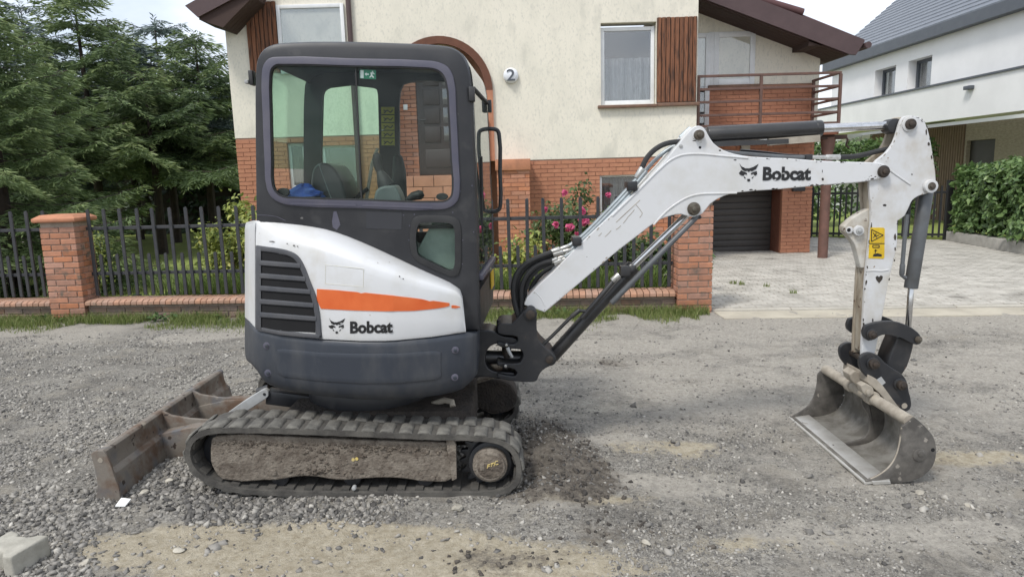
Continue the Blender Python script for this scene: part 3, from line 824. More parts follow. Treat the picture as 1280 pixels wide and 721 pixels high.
# timber panel beside the window: boards one by one, on a dark backing
def timber(x0, x1, z0, z1, n, Y):
    o = MB().bb(x0, x1, Y - .012, Y + .01, z0, z1).build('timber_panel', 'timber_dark', house, smooth=0)
    wd = (x1 - x0) / n
    me = MB().box((0, 0, 0), (wd * .86, .026, z1 - z0)).mesh('board', 'timber', bev=.006, seg=1)
    for i in range(n):
        inst('board', me, (x0 + (i + .5) * wd, Y - .026 + random.uniform(-.003, .003), (z0 + z1) / 2 + random.uniform(-.004, .004)), o)
timber(xw1 + .012, xp1, zw0 + .02, hz(845, 22), 9, HY)
MB().bb(xw0 - .06, xw1 + .01, HY - .09, HY + .1, zw0 - .055, zw0 - .005).build('window_sill', 'sill_tile', house, bev=.006)
MB().bb(xw1 + .014, XR + .03, HY - .085, HY + .02, zw0 - .05, zw0 + .008).build('window_sill', 'sill_tile', house, bev=.006)
# number lamp
cl = P(638.5, 95, HY)
nl = thing('house_number_lamp', (cl.x, HY, cl.z), 'round white lamp with the house number 2 on the cream wall', 'number lamp')
MB().tube([(cl.x, HY - .002, cl.z), (cl.x, HY - .03, cl.z)], .085, 24).build('base', 'anthracite', nl, bev=.006)
rows = []
for k in range(8):
    a = k / 7 * math.pi / 2
    rows.append([(cl.x + .135 * math.cos(a) * math.cos(q), HY - .03 - .075 * math.sin(a), cl.z + .135 * math.cos(a) * math.sin(q)) for q in np.linspace(0, 2 * math.pi, 28, endpoint=False)])
MB().grid(rows, True).add(rows[0], [tuple(range(28))]).build('glass_cover', 'lamp_white', nl)
def text_mesh(txt, bold=.0):
    c = bpy.data.curves.new('t', 'FONT'); c.body = txt; c.size = 1; c.offset = bold; c.resolution_u = 3
    o = bpy.data.objects.new('t', c); COL.objects.link(o)
    dg = bpy.context.evaluated_depsgraph_get(); dg.update()
    me = bpy.data.meshes.new_from_object(o.evaluated_get(dg))
    bpy.data.objects.remove(o); bpy.data.curves.remove(c)
    vs = [Vector(v.co) for v in me.vertices]; fs = [tuple(p.vertices) for p in me.polygons]
    bpy.data.meshes.remove(me)
    x0 = min(v.x for v in vs); x1 = max(v.x for v in vs); y0 = min(v.y for v in vs); y1 = max(v.y for v in vs)
    return [((v.x - x0) / (x1 - x0), (v.y - y0) / (y1 - y0)) for v in vs], fs
tv, tf = text_mesh('2', .01)
MB().add([(cl.x - .075 + .15 * a, HY - .108 + .0 * b, cl.z - .10 + .20 * b) for a, b in tv], tf).build('number', 'anthracite', nl, smooth=0)

# left wing with the arched entrance: one wall, arch cut into its lower edge
xl0 = hx(287, 100)
zl = hz(320, 172.5)
wl0, wl1 = hx(347, 30), hx(431, 30)
zlw0, zlw1 = hz(390, 92), hz(390, 6)
loop = [(xl0, zl), (xl0, 7.2), (xa_r + .10, 7.2), (xa_r + .10, zbr), (xa_r + .005, zbr)]
loop += [(xa + ra * math.cos(q), za + ra * math.sin(q)) for q in np.linspace(0, math.pi, 26)] + [(xa_l, zl)]
zl_ = zl
wl = MB().prism(loop, HY + .003, HY + .3)
wl.build('wall', 'stucco', house, smooth=0)
# window and timber panel on the left wing stand proud of the wall
window(wl0, wl1, zlw0, zlw1, HY - .04, house, mull=None, curtain=.3)
timber(hx(309, 40), wl0 - .01, hz(325, 92), hz(325, 3), 7, HY)
MB().tube([(hx(437, 20), HY - .05, 7), (hx(437, 20), HY - .05, .2)], .045, 12).build('downpipe', 'barge_brown', house)
# arch ring and jambs
ring = []
for q in np.linspace(0, math.pi, 27):
    ring.append([(xa + r * math.cos(q), y, za + r * math.sin(q)) for r, y in ((ra - .03, HY - .06), (ra + .10, HY - .06), (ra + .10, HY + .05), (ra - .03, HY + .05))])
MB().grid(ring, True).build('arch_ring', 'brick_arch', house, smooth=30)
MB().bb(xa_r - .03, xa_r + .10, HY - .06, HY + .05, zbr, za).build('arch_jamb', 'brick_house_mass', house, smooth=0)
MB().bb(xa_r - .13, xa_r - .0, HY - .12, HY + .9, -.1, za - .5).build('porch_pier', 'terracotta', house, smooth=0)
# porch recess: side wall, back wall, ceiling, door
PY = 13.12
b = MB().bb(xa_l - .2, xa_r + .2, PY + .02, PY + .2, 0, za + ra + .3).bb(xa_l - .25, xa_l - .02, HY + .301, PY, 0, za + ra + .3)
b.bb(xa_r + .02, xa_r + .25, HY + .3, PY, 0, za + ra + .3).bb(xa_l - .25, xa_r + .25, HY + .3, PY, za + ra + .05, za + ra + .3)
b.build('porch_wall', 'mortar_house', house, smooth=0)
zd = hz(545, 218, PY - .05)
MB().bb(xa_l - .02, xa_r + .02, HY - .3, PY + .02, -.1, zd - .04).build('porch_floor', 'mortar_grey', house, smooth=0)
LB = []
for r_ in range(8):
    for k in range(6):
        LB.append((xa_l + .16 + k * .36 + (r_ % 2) * .16, zd - .12 - r_ * .2))
me = MB().box((0, 0, 0), (.35, .06, .19)).mesh('terracotta_block', 'terracotta', bev=.006, seg=1)
for x, z in LB[:48]:
    if x < xa_r - .1: inst('terracotta_block', me, (x, HY - .31, z), house)
dx0, dx1 = hx(523, 160, PY), hx(523, 160, PY) + 1.0
dz0, dz1 = zd, zd + 2.02
door = MB().bb(dx0, dx1, PY - .06, PY, dz0, dz1).build('door', 'door_wood', house, bev=.008)
pw = dx1 - dx0
for col_, glz in ((0, False), (1, True)):
    for k in range(4):
        x0 = dx0 + .12 + col_ * .36; z1 = dz1 - .12 - k * .34
        (MB().bb(x0, x0 + .30, PY - .085 if not glz else PY - .068, PY - .05, z1 - .29, z1)).build('door_pane' if glz else 'door_panel', 'house_glass' if glz else 'door_wood', door, bev=.012)
MB().bb(dx0 + .12, dx1 - .14, PY - .085, PY - .05, dz0 + .13, dz0 + .46).build('door_panel', 'door_wood', door, bev=.012)
MB().tube([(dx0 + .05, PY - .06, dz0 + 1.0), (dx0 + .05, PY - .12, dz0 + 1.0), (dx0 + .16, PY - .12, dz0 + 1.0)], .012).build('handle', 'fence_metal', door)
bell = MB().bb(hx(508, 135, PY) - .04, hx(508, 135, PY) + .04, PY - .13, PY - .11, hz(508, 135, PY) - .05, hz(508, 135, PY) + .05).build('bell_plate', 'lamp_white', house, bev=.005)
# stair parapet pier with cap right of the entrance
px0, px1 = hx(627, 230, 12.1), hx(662, 230, 12.1)
MB().bb(px0 - .1, px1 + .02, 12.05, 12.6, hz(640, 213, 12.1), zbr + .012).build('pier_cap', 'cap_tile', house, bev=.006)

# bricks of the house: gathered first; the largest 300 in view stay single
BR = []
def brick_area(x0, x1, z0, z1, Y, holes=(), m='brick_house', back=True, prio=0):
    if back:
        wall_holes('mortar_wall', x0 + .004, x1 - .004, z0, z1 - .004, list(holes), Y + .012, Y + .13, 'mortar_house', house)
    for bx, bz, bw in courses(x0, x1, z0, z1, .25, .0745, .011, holes):
        BR.append((prio, bx, Y + .045, bz, bw))
bw0, bw1, bz0, bz1 = hx(750, 240), hx(750, 240) + 1.15, .95, hz(770, 218)
brick_area(px0 - .08, px1, -.1, hz(640, 213, 12.1) - .002, 12.1, prio=0)
brick_area(px1 - .02, XR, -.1, zbr - .002, HY, [(bw0, bw1, bz0, bz1)], prio=1)
window(bw0, bw1, bz0, bz1, HY + .07, house, curtain=.9, mull=None, fr=.045)
hw = [(hx(360, 200), hx(381, 200), hz(370, 236), hz(370, 179)), (hx(402, 200), hx(447, 200), hz(420, 262), hz(420, 181))]
brick_area(xl0 + .005, xa_l - .005, -.1, zl - .002, HY, hw, prio=2)
for h in hw: window(h[0], h[1], h[2], h[3], HY + .07, house, fr=.05, dark=True)
BY = 13.9
zb0 = hz(950, 160, 12.7) - .02
gzt = hz(925, 238, BY)
gx0, gx1 = hx(880, 280, BY), hx(976, 300, BY)
xe = hx(1013.5, 280, BY); xe2 = hx(1017, 130, BY)
zq = hz(950, 106, BY)
dxa, dxb = hx(868, 100, BY), hx(885.5, 100, BY)
brick_area(gx0, xe, gzt, zb0 - .14, BY, prio=2)                       # over the garage
brick_area(gx1, xe, -.06, gzt - .003, BY, prio=1)                      # pier
brick_area(dxb, xe2, zb0, zq, BY, prio=1)                              # below the balcony window
brick_area(xa_l + .0, dx0 - .012, zd - .1, za + .55, PY - .06, prio=-1, back=False)
brick_area(gx0 - .6, gx0 + .12, -.06, gzt - .003, BY, prio=3)          # pier hidden behind the roadside pillar
BR.sort(key=lambda q: q[0] + (10 if (q[1] / q[2] < -.20 and q[1] / q[2] > -.37) else 0))
bme = {}
mass = MB()
for i, (pr, x, y, z, bw) in enumerate(BR):
    dy = random.uniform(-.004, .004)
    if i < 300:
        k = round(bw, 2)
        if k not in bme: bme[k] = unit_box('brick', 'brick_house', d=(k, .09, .0635))
        inst('brick', bme[k], (x, y + dy, z), house)
    else:
        mass.box((x, y + dy, z), (bw, .09, .0635))
o = mass.build('brick_field', 'brick_house_mass', house, smooth=0); o['kind'] = 'stuff'
# pier reveal, garage door of panels
MB().bb(gx1 - .004, gx1 + .03, BY + .10, 14.5, -.05, gzt).build('garage_reveal', 'brick_dark', house, smooth=0)
MB().bb(gx0 - .1, gx1, BY + .1, 14.5, gzt + .003, gzt + .06).build('garage_lintel', 'brick_dark', house, smooth=0)
gd = MB().bb(gx0 + .01, gx1 - .006, 14.46, 14.5, -.05, gzt).build('garage_door', 'garage_panel', house, smooth=0)
npn = 10
for k in range(npn):
    z0 = -.02 + k * (gzt + .02) / npn; z1 = z0 + (gzt + .02) / npn - .012
    MB().bb(gx0 + .02, gx1 - .012, 14.435, 14.462, z0, z1).build('panel', 'garage_panel', gd, bev=.008)
MB().bb(hx(931, 182, BY) - .09, hx(931, 182, BY) + .09, BY - .07, BY, hz(931, 188, BY), hz(931, 180, BY)).build('wall_lamp', 'kerb_concrete', house, bev=.01)
MB().bb(hx(997, 232, BY) - .12, hx(997, 232, BY) + .12, BY - .1, BY, hz(997, 239, BY), hz(997, 233, BY)).build('letter_slot', 'fence_metal', house, bev=.01)
# upper recessed wall under the gable, door and window onto the balcony
xg = hx(1026, 60, BY)
up = [(XR - .3, zq + .003), (xg, zq + .003), (xg, hz(1026, 48, BY)), (XR - .3, hz(1026, 48, BY) + (xg - XR + .3) * .40)]
MB().prism(up, BY + .004, BY + .25).build('wall', 'stucco', house, smooth=0)
MB().bb(xe2 + .002, xg, BY + .01, BY + .25, zb0, zq + .003).build('wall', 'stucco', house, smooth=0)
window(hx(892, 70, BY), hx(943.5, 70, BY), zq + .01, hz(920, 40, BY), BY - .03, house, fr=.10, curtain=.72)
window(dxa - .5, dxb + .02, zb0 + .02, hz(876, 42, BY), BY - .032, house, fr=.09, curtain=.9)
MB().bb(dxb + .0, hx(892, 70, BY) + .0, BY - .028, BY + .003, zq + .012, hz(900, 40, BY) - .004).build('window_mullion', 'window_white', house, bev=.005)
MB().bb(dxb - .02, hx(950, 104, BY), BY - .09, BY - .035, zq - .05, zq + .006).build('window_sill', 'sill_tile', house, bev=.006)
# balcony slab, post, railing (each bar a part)
RY = 12.72
rx0, rx1 = XR + .03, hx(1049, 120, RY)
MB().bb(rx0, rx1 + .04, RY + .03, BY - .01, zb0 - .13, zb0 - .005).build('balcony_slab', 'brick_dark', house, smooth=0)
rz = [hz(1049, v, RY) for v in (91, 107.5, 123.5, 140, 153.5)]
for z in rz:
    MB().bb(rx0, rx1 + .02, RY - .022, RY + .022, z - .022, z + .022).build('balcony_rail', 'rail_brown', house, bev=.004, seg=1)
    MB().bb(rx1 - .02, rx1 + .02, RY + .024, BY - .05, z - .022, z + .022).build('balcony_rail', 'rail_brown', house, bev=.004, seg=1)
for x, y in ((hx(951, 120, RY), RY), (rx1, RY - .024), (rx1 - .001, BY - .1), (rx0 + .03, RY - .001)):
    MB().bb(x - .024, x + .024, y - .027, y + .027, zb0 - .06, rz[0] - .024).build('balcony_post', 'rail_brown', house, bev=.004, seg=1)
pb = G(1028, 323, -.01)
ptop = zb0 - .13
MB().tube([(pb.x, pb.y, -.05), (pb.x, pb.y, ptop - .35), (pb.x, pb.y, ptop - .3), (pb.x, pb.y, ptop - .04)], [.092, .092, .105, .14], 20).build('support_post', 'post_brown', house)
MB().bb(pb.x - .2, pb.x + .3, pb.y - .12, pb.y + .12, ptop - .08, ptop - .002).build('post_bracket', 'soffit_brown', house, bev=.008)
MB().tube([(pb.x + .33, pb.y, ptop - .04), (pb.x + .37, pb.y, ptop - .1), (pb.x + .34, pb.y, ptop - .2), (pb.x + .40, pb.y, ptop - .24)], .02).build('hook', 'soffit_brown', house)
# roofs
VY = 13.1
bg_ = [(840, -40), (879, 0), (940, 25), (1004, 51), (1062, 68), (1070, 69), (1081, 53), (1080, 49), (1008, 20), (945, 1), (880, -26)]
def lp(uv, Y): return [(P(u, v, Y).x, P(u, v, Y).z) for u, v in uv]
B_ = lp([(846, -14), (1062, 68), (1070, 69), (1081, 52), (1080, 49.5), (866, -32)], VY)
MB().prism(B_, VY, VY + .05).build('bargeboard', 'barge_brown', house, smooth=0)
B2 = lp([(848, -15), (1061, 66), (1079, 51), (868, -30)], VY)
MB().prism(B2, VY + .052, 22).build('roof', 'roof_tile_brown', house, smooth=0)
so = lp([(846, -12), (1060, 68.5), (1061, 66.2), (848, -14.8)], VY)
for k in range(7):
    y0 = VY + .055 + k * .125
    MB().prism(so, y0, y0 + .118).build('soffit_board', 'soffit_brown', house, smooth=0)
e0, e1 = P(905, -14, VY), P(1006, 16, VY)
MB().tube([e0 + Vector((0, .1, .02)), e1 + Vector((0, .1, .02))], .075, 12).build('verge_tile', 'roof_tile_brown', house)
e0, e1 = P(1004, 19, VY), P(1083, 51, VY)
MB().tube([e0 + Vector((0, .12, 0)), e1 + Vector((0, .12, 0))], .045, 10).build('verge_tile', 'roof_tile_brown', house)
MB().tube([P(1084, 57, VY) + Vector((0, -.05, 0)), P(1084, 57, VY) + Vector((0, 9, 0))], .06, 12).build('gutter', 'barge_brown', house)
q0 = P(1004, 54, VY + .3); q1 = P(1025, 60, VY + .3)
MB().bb(q0.x, q1.x, VY + .055, BY, q1.z, q0.z + .02).build('purlin', 'soffit_brown', house, smooth=0)
# left eave
LY = 11.95
E_ = lp([(231, 8), (247, 22), (252, 21), (300, -8), (300, -34)], LY)
MB().prism(lp([(231, 7.5), (247, 22), (315, -14), (315, -40)], LY), LY, LY + .05).build('bargeboard', 'barge_brown', house, smooth=0)
MB().prism(lp([(232, 9), (247, 21), (315, -16), (315, -38)], LY), LY + .052, 20).build('roof', 'roof_tile_brown', house, smooth=0)
for k in range(5):
    y0 = LY + .054 + k * .125
    MB().prism(lp([(247, 24.0), (277, 34), (290, 20), (315, -5), (315, -16.5), (247, 21.3)], LY), y0, y0 + .118).build('soffit_board', 'soffit_brown', house, smooth=0)

# ------------------------------------------------------------------ modern white house on the right: its long side runs away from the road
XW = 12.0
mh = thing('modern_house', (XW + 3, 21, 0), 'modern white house with grey tiled roof and dark framed windows behind the hedge', 'house')
def on_x(u, v, X):
    d = ray(u, v); t = X / d[0]
    return d[1] * t, CAM_H + d[2] * t
ye1, ze = on_x(1280, 12, XW)
ye0, _ = on_x(1041, 87, XW)
wA = on_x(1093.5, 100, XW)[0], on_x(1119, 100, XW)[0]
wB = on_x(1135, 90, XW)[0], on_x(1164, 90, XW)[0]
zA = on_x(1118, 119, XW)[1], on_x(1118, 82, XW)[1]
zB = on_x(1164, 111, XW)[1], on_x(1164, 71, XW)[1]
zlo = min(zA[0], zB[0]); zhi = max(zA[1], zB[1])
def wallx(name, X0, X1, y0, y1, z0, z1, holes, m):
    b = MB()
    ys = sorted({y0, y1, *[h[0] for h in holes], *[h[1] for h in holes]}); zs = sorted({z0, z1, *[h[2] for h in holes], *[h[3] for h in holes]})
    for i in range(len(ys) - 1):
        for k in range(len(zs) - 1):
            a, c = (ys[i] + ys[i + 1]) / 2, (zs[k] + zs[k + 1]) / 2
            if any(h[0] < a < h[1] and h[2] < c < h[3] for h in holes): continue
            b.bb(X0, X1, ys[i], ys[i + 1], zs[k], zs[k + 1])
    return b.build(name, m, mh, smooth=0)
hA = (wA[1], wA[0], zlo, zhi); hB = (wB[1], wB[0], zlo, zhi)
wallx('wall', XW, XW + .4, 10, ye0, 3.0, ze, [hA, hB], 'plaster_white')
MB().prism([(XW + .4, 0), (XW + 8, 0), (XW + 8, ze + .3), (XW + 5.2, ze + 3.6), (XW + .4, ze + .2)], ye0 - .4, ye0 - .05).build('wall', 'plaster_white', mh, smooth=0)
for h in (hA, hB):
    f = MB()
    f.bb(XW + .25, XW + .32, h[0], h[0] + .09, h[2], h[3]).bb(XW + .25, XW + .32, h[1] - .09, h[1], h[2], h[3])
    f.bb(XW + .25, XW + .32, h[0] + .09, h[1] - .09, h[2], h[2] + .09).bb(XW + .25, XW + .32, h[0] + .09, h[1] - .09, h[3] - .09, h[3])
    o = f.build('window', 'anthracite', mh, smooth=0)
    MB().bb(XW + .28, XW + .29, h[0] + .07, h[1] - .07, h[2] + .07, h[3] - .07).build('pane', 'house_glass', o, smooth=0)
    MB().bb(XW + 1.2, XW + 1.25, h[0] - .5, h[1] + .5, h[2] - .5, h[3] + .5).build('room', 'room_dark', o, smooth=0)
    MB().bb(XW + .45, XW + .47, h[1] - (h[1] - h[0]) * .35, h[1], h[2], h[3]).build('curtain', 'curtain', o, smooth=0)
# eaves fascia, tile courses, roof pieces
MB().bb(XW - .25, XW - .2, 9, ye0 + .3, ze - .02, ze + .27).build('fascia', 'anthracite', mh, smooth=0)
MB().bb(XW - .2, XW + .1, 9, ye0 + .3, ze - .02, ze + .03).build('eave_soffit', 'anthracite', mh, smooth=0)
NR, PITCHR = 24, math.radians(40)
tl = .245
for k in range(NR):
    x0 = XW - .24 + k * tl * math.cos(PITCHR); z0 = ze + .27 + k * tl * math.sin(PITCHR)
    x1 = x0 + (tl + .04) * math.cos(PITCHR); z1 = z0 + (tl + .04) * math.sin(PITCHR)
    MB().add([(x0, 9, z0 + .045), (x0, ye0 + .35, z0 + .045), (x1, ye0 + .35, z1 + .01), (x1, 9, z1 + .01), (x0, 9, z0 - .015), (x0, ye0 + .35, z0 - .015), (x1, ye0 + .35, z1 - .06), (x1, 9, z1 - .06)],
             [(0, 1, 2, 3), (7, 6, 5, 4), (0, 4, 5, 1), (1, 5, 6, 2), (2, 6, 7, 3), (3, 7, 4, 0)]).build('tile_course', 'slate_tile', mh, smooth=0)
def roof_pt(y, s): return Vector((XW - .24 + s * math.cos(PITCHR), y, ze + .27 + s * math.sin(PITCHR)))
for (yy, s) in ((21.5, 4.6), (17.6, 4.2)):
    p_ = roof_pt(yy, s)
    MB().tube([p_, p_ + Vector((-.05, 0, .28)), p_ + Vector((-.16, 0, .34))], [.10, .10, .13], 12).build('roof_vent', 'anthracite', mh)
# projecting canopy with parapet and dark coping
XC = 11.2
zc1 = on_x(1280, 85, XC)[1]; zc0 = on_x(1280, 138, XC)[1]
MB().bb(XC, XW - .002, 10, 27.5, zc0, zc1).build('canopy', 'plaster_white', mh, smooth=0)
MB().bb(XC - .04, XW + .05, 10, 27.54, zc1 + .002, zc1 + .05).build('canopy_coping', 'anthracite', mh, smooth=0)
ly_, lz_ = on_x(1214, 109, XC)
MB().bb(XC - .12, XC, ly_ - .12, ly_ + .12, lz_ - .06, lz_ + .03).build('wall_lamp', 'anthracite', mh, bev=.01)
ly_, _z = on_x(1177, 147, XC + .4)
MB().bb(XC + .3, XC + .45, ly_ - .5, ly_ + .5, zc0 - .012, zc0 - .001).build('ceiling_light', 'anthracite', mh, smooth=0)
# recessed ground floor: plaster, wood slats, clinker wall with a dark door
XB = 13.0
yb = [on_x(u, 190, XB)[0] for u in (1035, 1087, 1205, 1400)]
MB().bb(XB, XB + .3, yb[1], yb[0] + 3, 0, zc0 - .002).build('wall', 'plaster_white', mh, smooth=0)
MB().bb(XB - .002, XB + .3, yb[2], yb[1], 0, zc0 - .004).build('slat_backing', 'slat_wood', mh, smooth=0)
n = 46
me = MB().box((0, 0, 0), (.03, (yb[1] - yb[2]) / n * .72, zc0 - .03)).mesh('slat', 'slat_wood', smooth=0)
for i in range(n): inst('slat', me, (XB - .017, yb[2] + (i + .5) * (yb[1] - yb[2]) / n, (zc0 - .02) / 2), mh)
dY = on_x(1207, 190, XB)[0], on_x(1243, 190, XB)[0]
dzt = on_x(1225, 175, XB)[1]
wallx('wall', XB + .001, XB + .3, 9, yb[2] - .001, 0, zc0 - .006, [(dY[1], dY[0] - .01, 0, dzt)], 'clinker')
MB().bb(XB + .12, XB + .2, dY[1], dY[0], 0, dzt).build('door', 'garage_panel', mh, smooth=0)

# ------------------------------------------------------------------ gate, hedge wall
ga, gb = Vector((7.35, 16.75, 0)), Vector((9.98, 15.5, 0))
gt = thing('metal_gate', (ga + gb) / 2, 'black metal gate of upright bars across the driveway end', 'gate')
zg = hz(1060, 234, 16.3)
for z in (.12, zg - .15):
    MB().beam(ga + Vector((0, 0, z)), gb + Vector((0, 0, z)), .045, .05).build('rail', 'gate_metal', gt, smooth=0)
n = 24
me = MB().box((0, 0, 0), (.042, .024, zg - .06)).mesh('bar', 'gate_metal', smooth=0)
for i in range(n):
    p_ = ga.lerp(gb, (i + .5) / n)
    inst('bar', me, (p_.x, p_.y - .035, zg / 2 + .03), gt, (0, 0, -.44))
for p_ in (ga, gb):
    MB().bb(p_.x - .06, p_.x + .06, p_.y - .06, p_.y + .06, -.05, zg + .12).build('post', 'gate_metal', gt, smooth=0)
hw_ = MB().prism_z([(9.42, 10.2), (9.9, 10.2), (10.2, 15.2), (9.86, 15.35)], -.2, .22).build('hedge_wall', 'concrete', None, bev=.015)
tag(hw_, 'low concrete retaining wall under the leafy hedge', 'low wall')

# ------------------------------------------------------------------ plants
def rot_frame(d):
    d = d / np.linalg.norm(d, axis=1, keepdims=True)
    a = np.where(np.abs(d[:, 2:3]) < .9, np.array([[0, 0, 1.]]), np.array([[1., 0, 0]]))
    x = np.cross(a, d); x /= np.linalg.norm(x, axis=1, keepdims=True)
    return d, x, np.cross(d, x)
def leaf_mesh(name, pos, nrm, size, tint, m, parent, aspect=.55, rng=RNG):
    n = len(pos)
    d = rng.normal(size=(n, 3)); nrm = nrm / np.linalg.norm(nrm, axis=1, keepdims=True)
    d = d - nrm * np.sum(d * nrm, 1, keepdims=True); d /= np.linalg.norm(d, axis=1, keepdims=True) + 1e-9
    s = np.cross(nrm, d)
    L_ = size[:, None]; W_ = L_ * aspect * .5
    mid = pos + d * L_ * .45
    V = np.stack([pos, mid + s * W_ + nrm * W_ * .35, pos + d * L_ - nrm * L_ * .12, mid - s * W_ + nrm * W_ * .35], 1).reshape(-1, 3)
    i = np.arange(n)[:, None] * 4
    F = np.concatenate([i + np.array([[0, 1, 2]]), i + np.array([[0, 2, 3]])], 1).reshape(-1, 3)
    return npmesh(name, V, F, m, np.repeat(tint, 2), parent)
def spruce(x, y, H, R, zlow, m, label, seed, group='spruce trees behind the fence', dens=.85, sc=1.0):
    rg = np.random.default_rng(seed)
    t = thing('spruce_tree', (x, y, 0), label, 'tree', group)
    MB().tube([(x, y, -.1), (x + .04, y, H * .4), (x, y, H * .97)], [.13, .085, .012], 9).build('trunk', 'bark', t)
    p0, dd, ll, ww, tt = [], [], [], [], []
    bw = MB()
    z = zlow
    while z < H - .1:
        f = (z - zlow) / (H - zlow)
        nb = int(round((7 - 3 * f) * dens)) + 1
        a0 = rg.random() * 6.28
        for k in range(nb):
            az = a0 + k * 6.283 / nb + rg.normal() * .22
            bl = R * (1 - f) ** .86 * (.70 + .55 * rg.random()) + .16 * sc
            droop = .42 * (1 - f) + rg.normal() * .08 - .30 * f
            zz = z + rg.normal() * .07
            btone = rg.normal() * .14
            ca, sa = math.cos(az), math.sin(az)
            ns = max(3, int(bl / (.075 * sc)))
            pts = []
            for i in range(ns + 1):
                s = i / ns; r = bl * s
                pts.append((x + ca * r, y + sa * r, zz - droop * r * (1 - .55 * s) + .16 * s * s * bl))
            bw.tube(pts[::max(1, ns // 3)] + [pts[-1]], .010, 3, False)
            for i in range(1, ns + 1):
                s = i / ns
                if s < .16: continue
                px, py, pz = pts[i]
                tl_ = bl * (.46 * (1 - s) ** .8 * min(1, s * 3)) + .09 * sc
                for sd_ in (-1, 1):
                    ang = az + sd_ * (.92 + .09 * rg.normal())
                    hx_, hy_ = math.cos(ang), math.sin(ang)
                    dz = -.24 - .22 * rg.random()
                    m_ = max(1, int(tl_ / (.085 * sc)))
                    for j in range(m_ + 1):
                        q = j / m_ * tl_
                        bx, by, bz = px + hx_ * q, py + hy_ * q, pz + dz * q
                        end = j == m_
                        for s2 in ((-1, 1) if not end else (0,)):
                            a2 = ang + s2 * (.62 + .08 * rg.normal()) + rg.normal() * .04
                            for q3 in range(3):
                                r1, r2, r3, r4, r5 = rg.normal(size=5)
                                p0.append((bx + r1 * .012 * sc, by + r2 * .012 * sc, bz + r3 * .016 * sc))
                                a3 = a2 + r4 * .20
                                dd.append((math.cos(a3), math.sin(a3), -.30 + r5 * .20))
                                ll.append((.10 + .06 * rg.random()) * sc); ww.append((.0085 + .004 * rg.random()) * sc)
                                tt.append(.42 + btone + r1 * .13 + (.32 if end or s > .93 else 0))
        z += (.19 + .07 * rg.random()) * (1.0 + .45 * (1 - f)) * sc
    # leader
    for i in range(26):
        q = i / 26; a = i * 2.4
        p0.append((x, y, H - .7 + .7 * q)); dd.append((math.cos(a), math.sin(a), .9)); ll.append(.14); ww.append(.02); tt.append(.6)
    p0 = np.array(p0); dd, xx, yy = rot_frame(np.array(dd)); ll = np.array(ll)[:, None]; ww = np.array(ww)[:, None]
    n = len(p0)
    tip = p0 + dd * ll; mid = p0 + dd * ll * .5
    ro = rg.random((n, 1)) * 6.283
    sx = xx * np.cos(ro) + yy * np.sin(ro)
    V = np.stack([p0, mid + sx * ww, tip, mid - sx * ww], 1).reshape(-1, 3)
    F = (np.arange(n)[:, None] * 4 + np.array([[0, 1, 2, 3]])).reshape(-1, 4)
    npmesh('crown', V, F, m, np.clip(tt, 0, 1), t)
    bw.build('branches', 'bark', t, smooth=0)
    return n
def tx(u, Y): return P(u, 300, Y).x
def th(u, v, Y): return P(u, v, Y).z
NS = 0
NS += spruce(tx(8, 10.9), 10.9, th(8, -75, 10.9), 1.75, .35, 'spruce_light', 'large light green spruce at the left edge right behind the fence', 1)
NS += spruce(tx(130, 17.6), 17.6, th(130, -26, 17.6), 2.75, 2.5, 'spruce_mid', 'tall pointed green spruce in the middle of the row, its tip above the photo', 2, sc=1.45)
NS += spruce(tx(222, 20.0), 20.0, th(222, 18, 20.0), 2.5, 3.0, 'spruce_blue', 'bluish spruce with a pale spiky top next to the house', 3, sc=1.6)
NS += spruce(tx(202, 16.8), 16.8, th(202, 92, 16.8), 2.2, 2.5, 'spruce_mid', 'shorter green spruce in front of the bluish one', 4, sc=1.4)
NS += spruce(tx(66, 19.0), 19.0, th(66, 2, 19.0), 2.3, 2.0, 'spruce_blue', 'dark bluish spruce showing behind the large light green one', 5, sc=1.55)
NS += spruce(tx(268, 18.5), 18.5, th(266, 38, 18.5), 2.2, 2.8, 'spruce_mid', 'slim green spruce nearest the house corner', 6, sc=1.5)
NS += spruce(tx(176, 21.5), 21.5, th(178, 34, 21.5), 2.4, 2.6, 'spruce_mid', 'dark spruce filling the gap behind the pointed and bluish spruces', 7, sc=1.8)
NS += spruce(tx(88, 14.6), 14.6, th(88, 84, 14.6), 1.7, 1.3, 'spruce_light', 'lower green spruce between the left edge spruce and the pointed one', 8, sc=1.25)
NS += spruce(tx(-50, 13.0), 13.0, th(-50, -60, 13.0), 1.9, .5, 'spruce_mid', 'spruce just entering the picture at the far left edge', 9, sc=1.2)
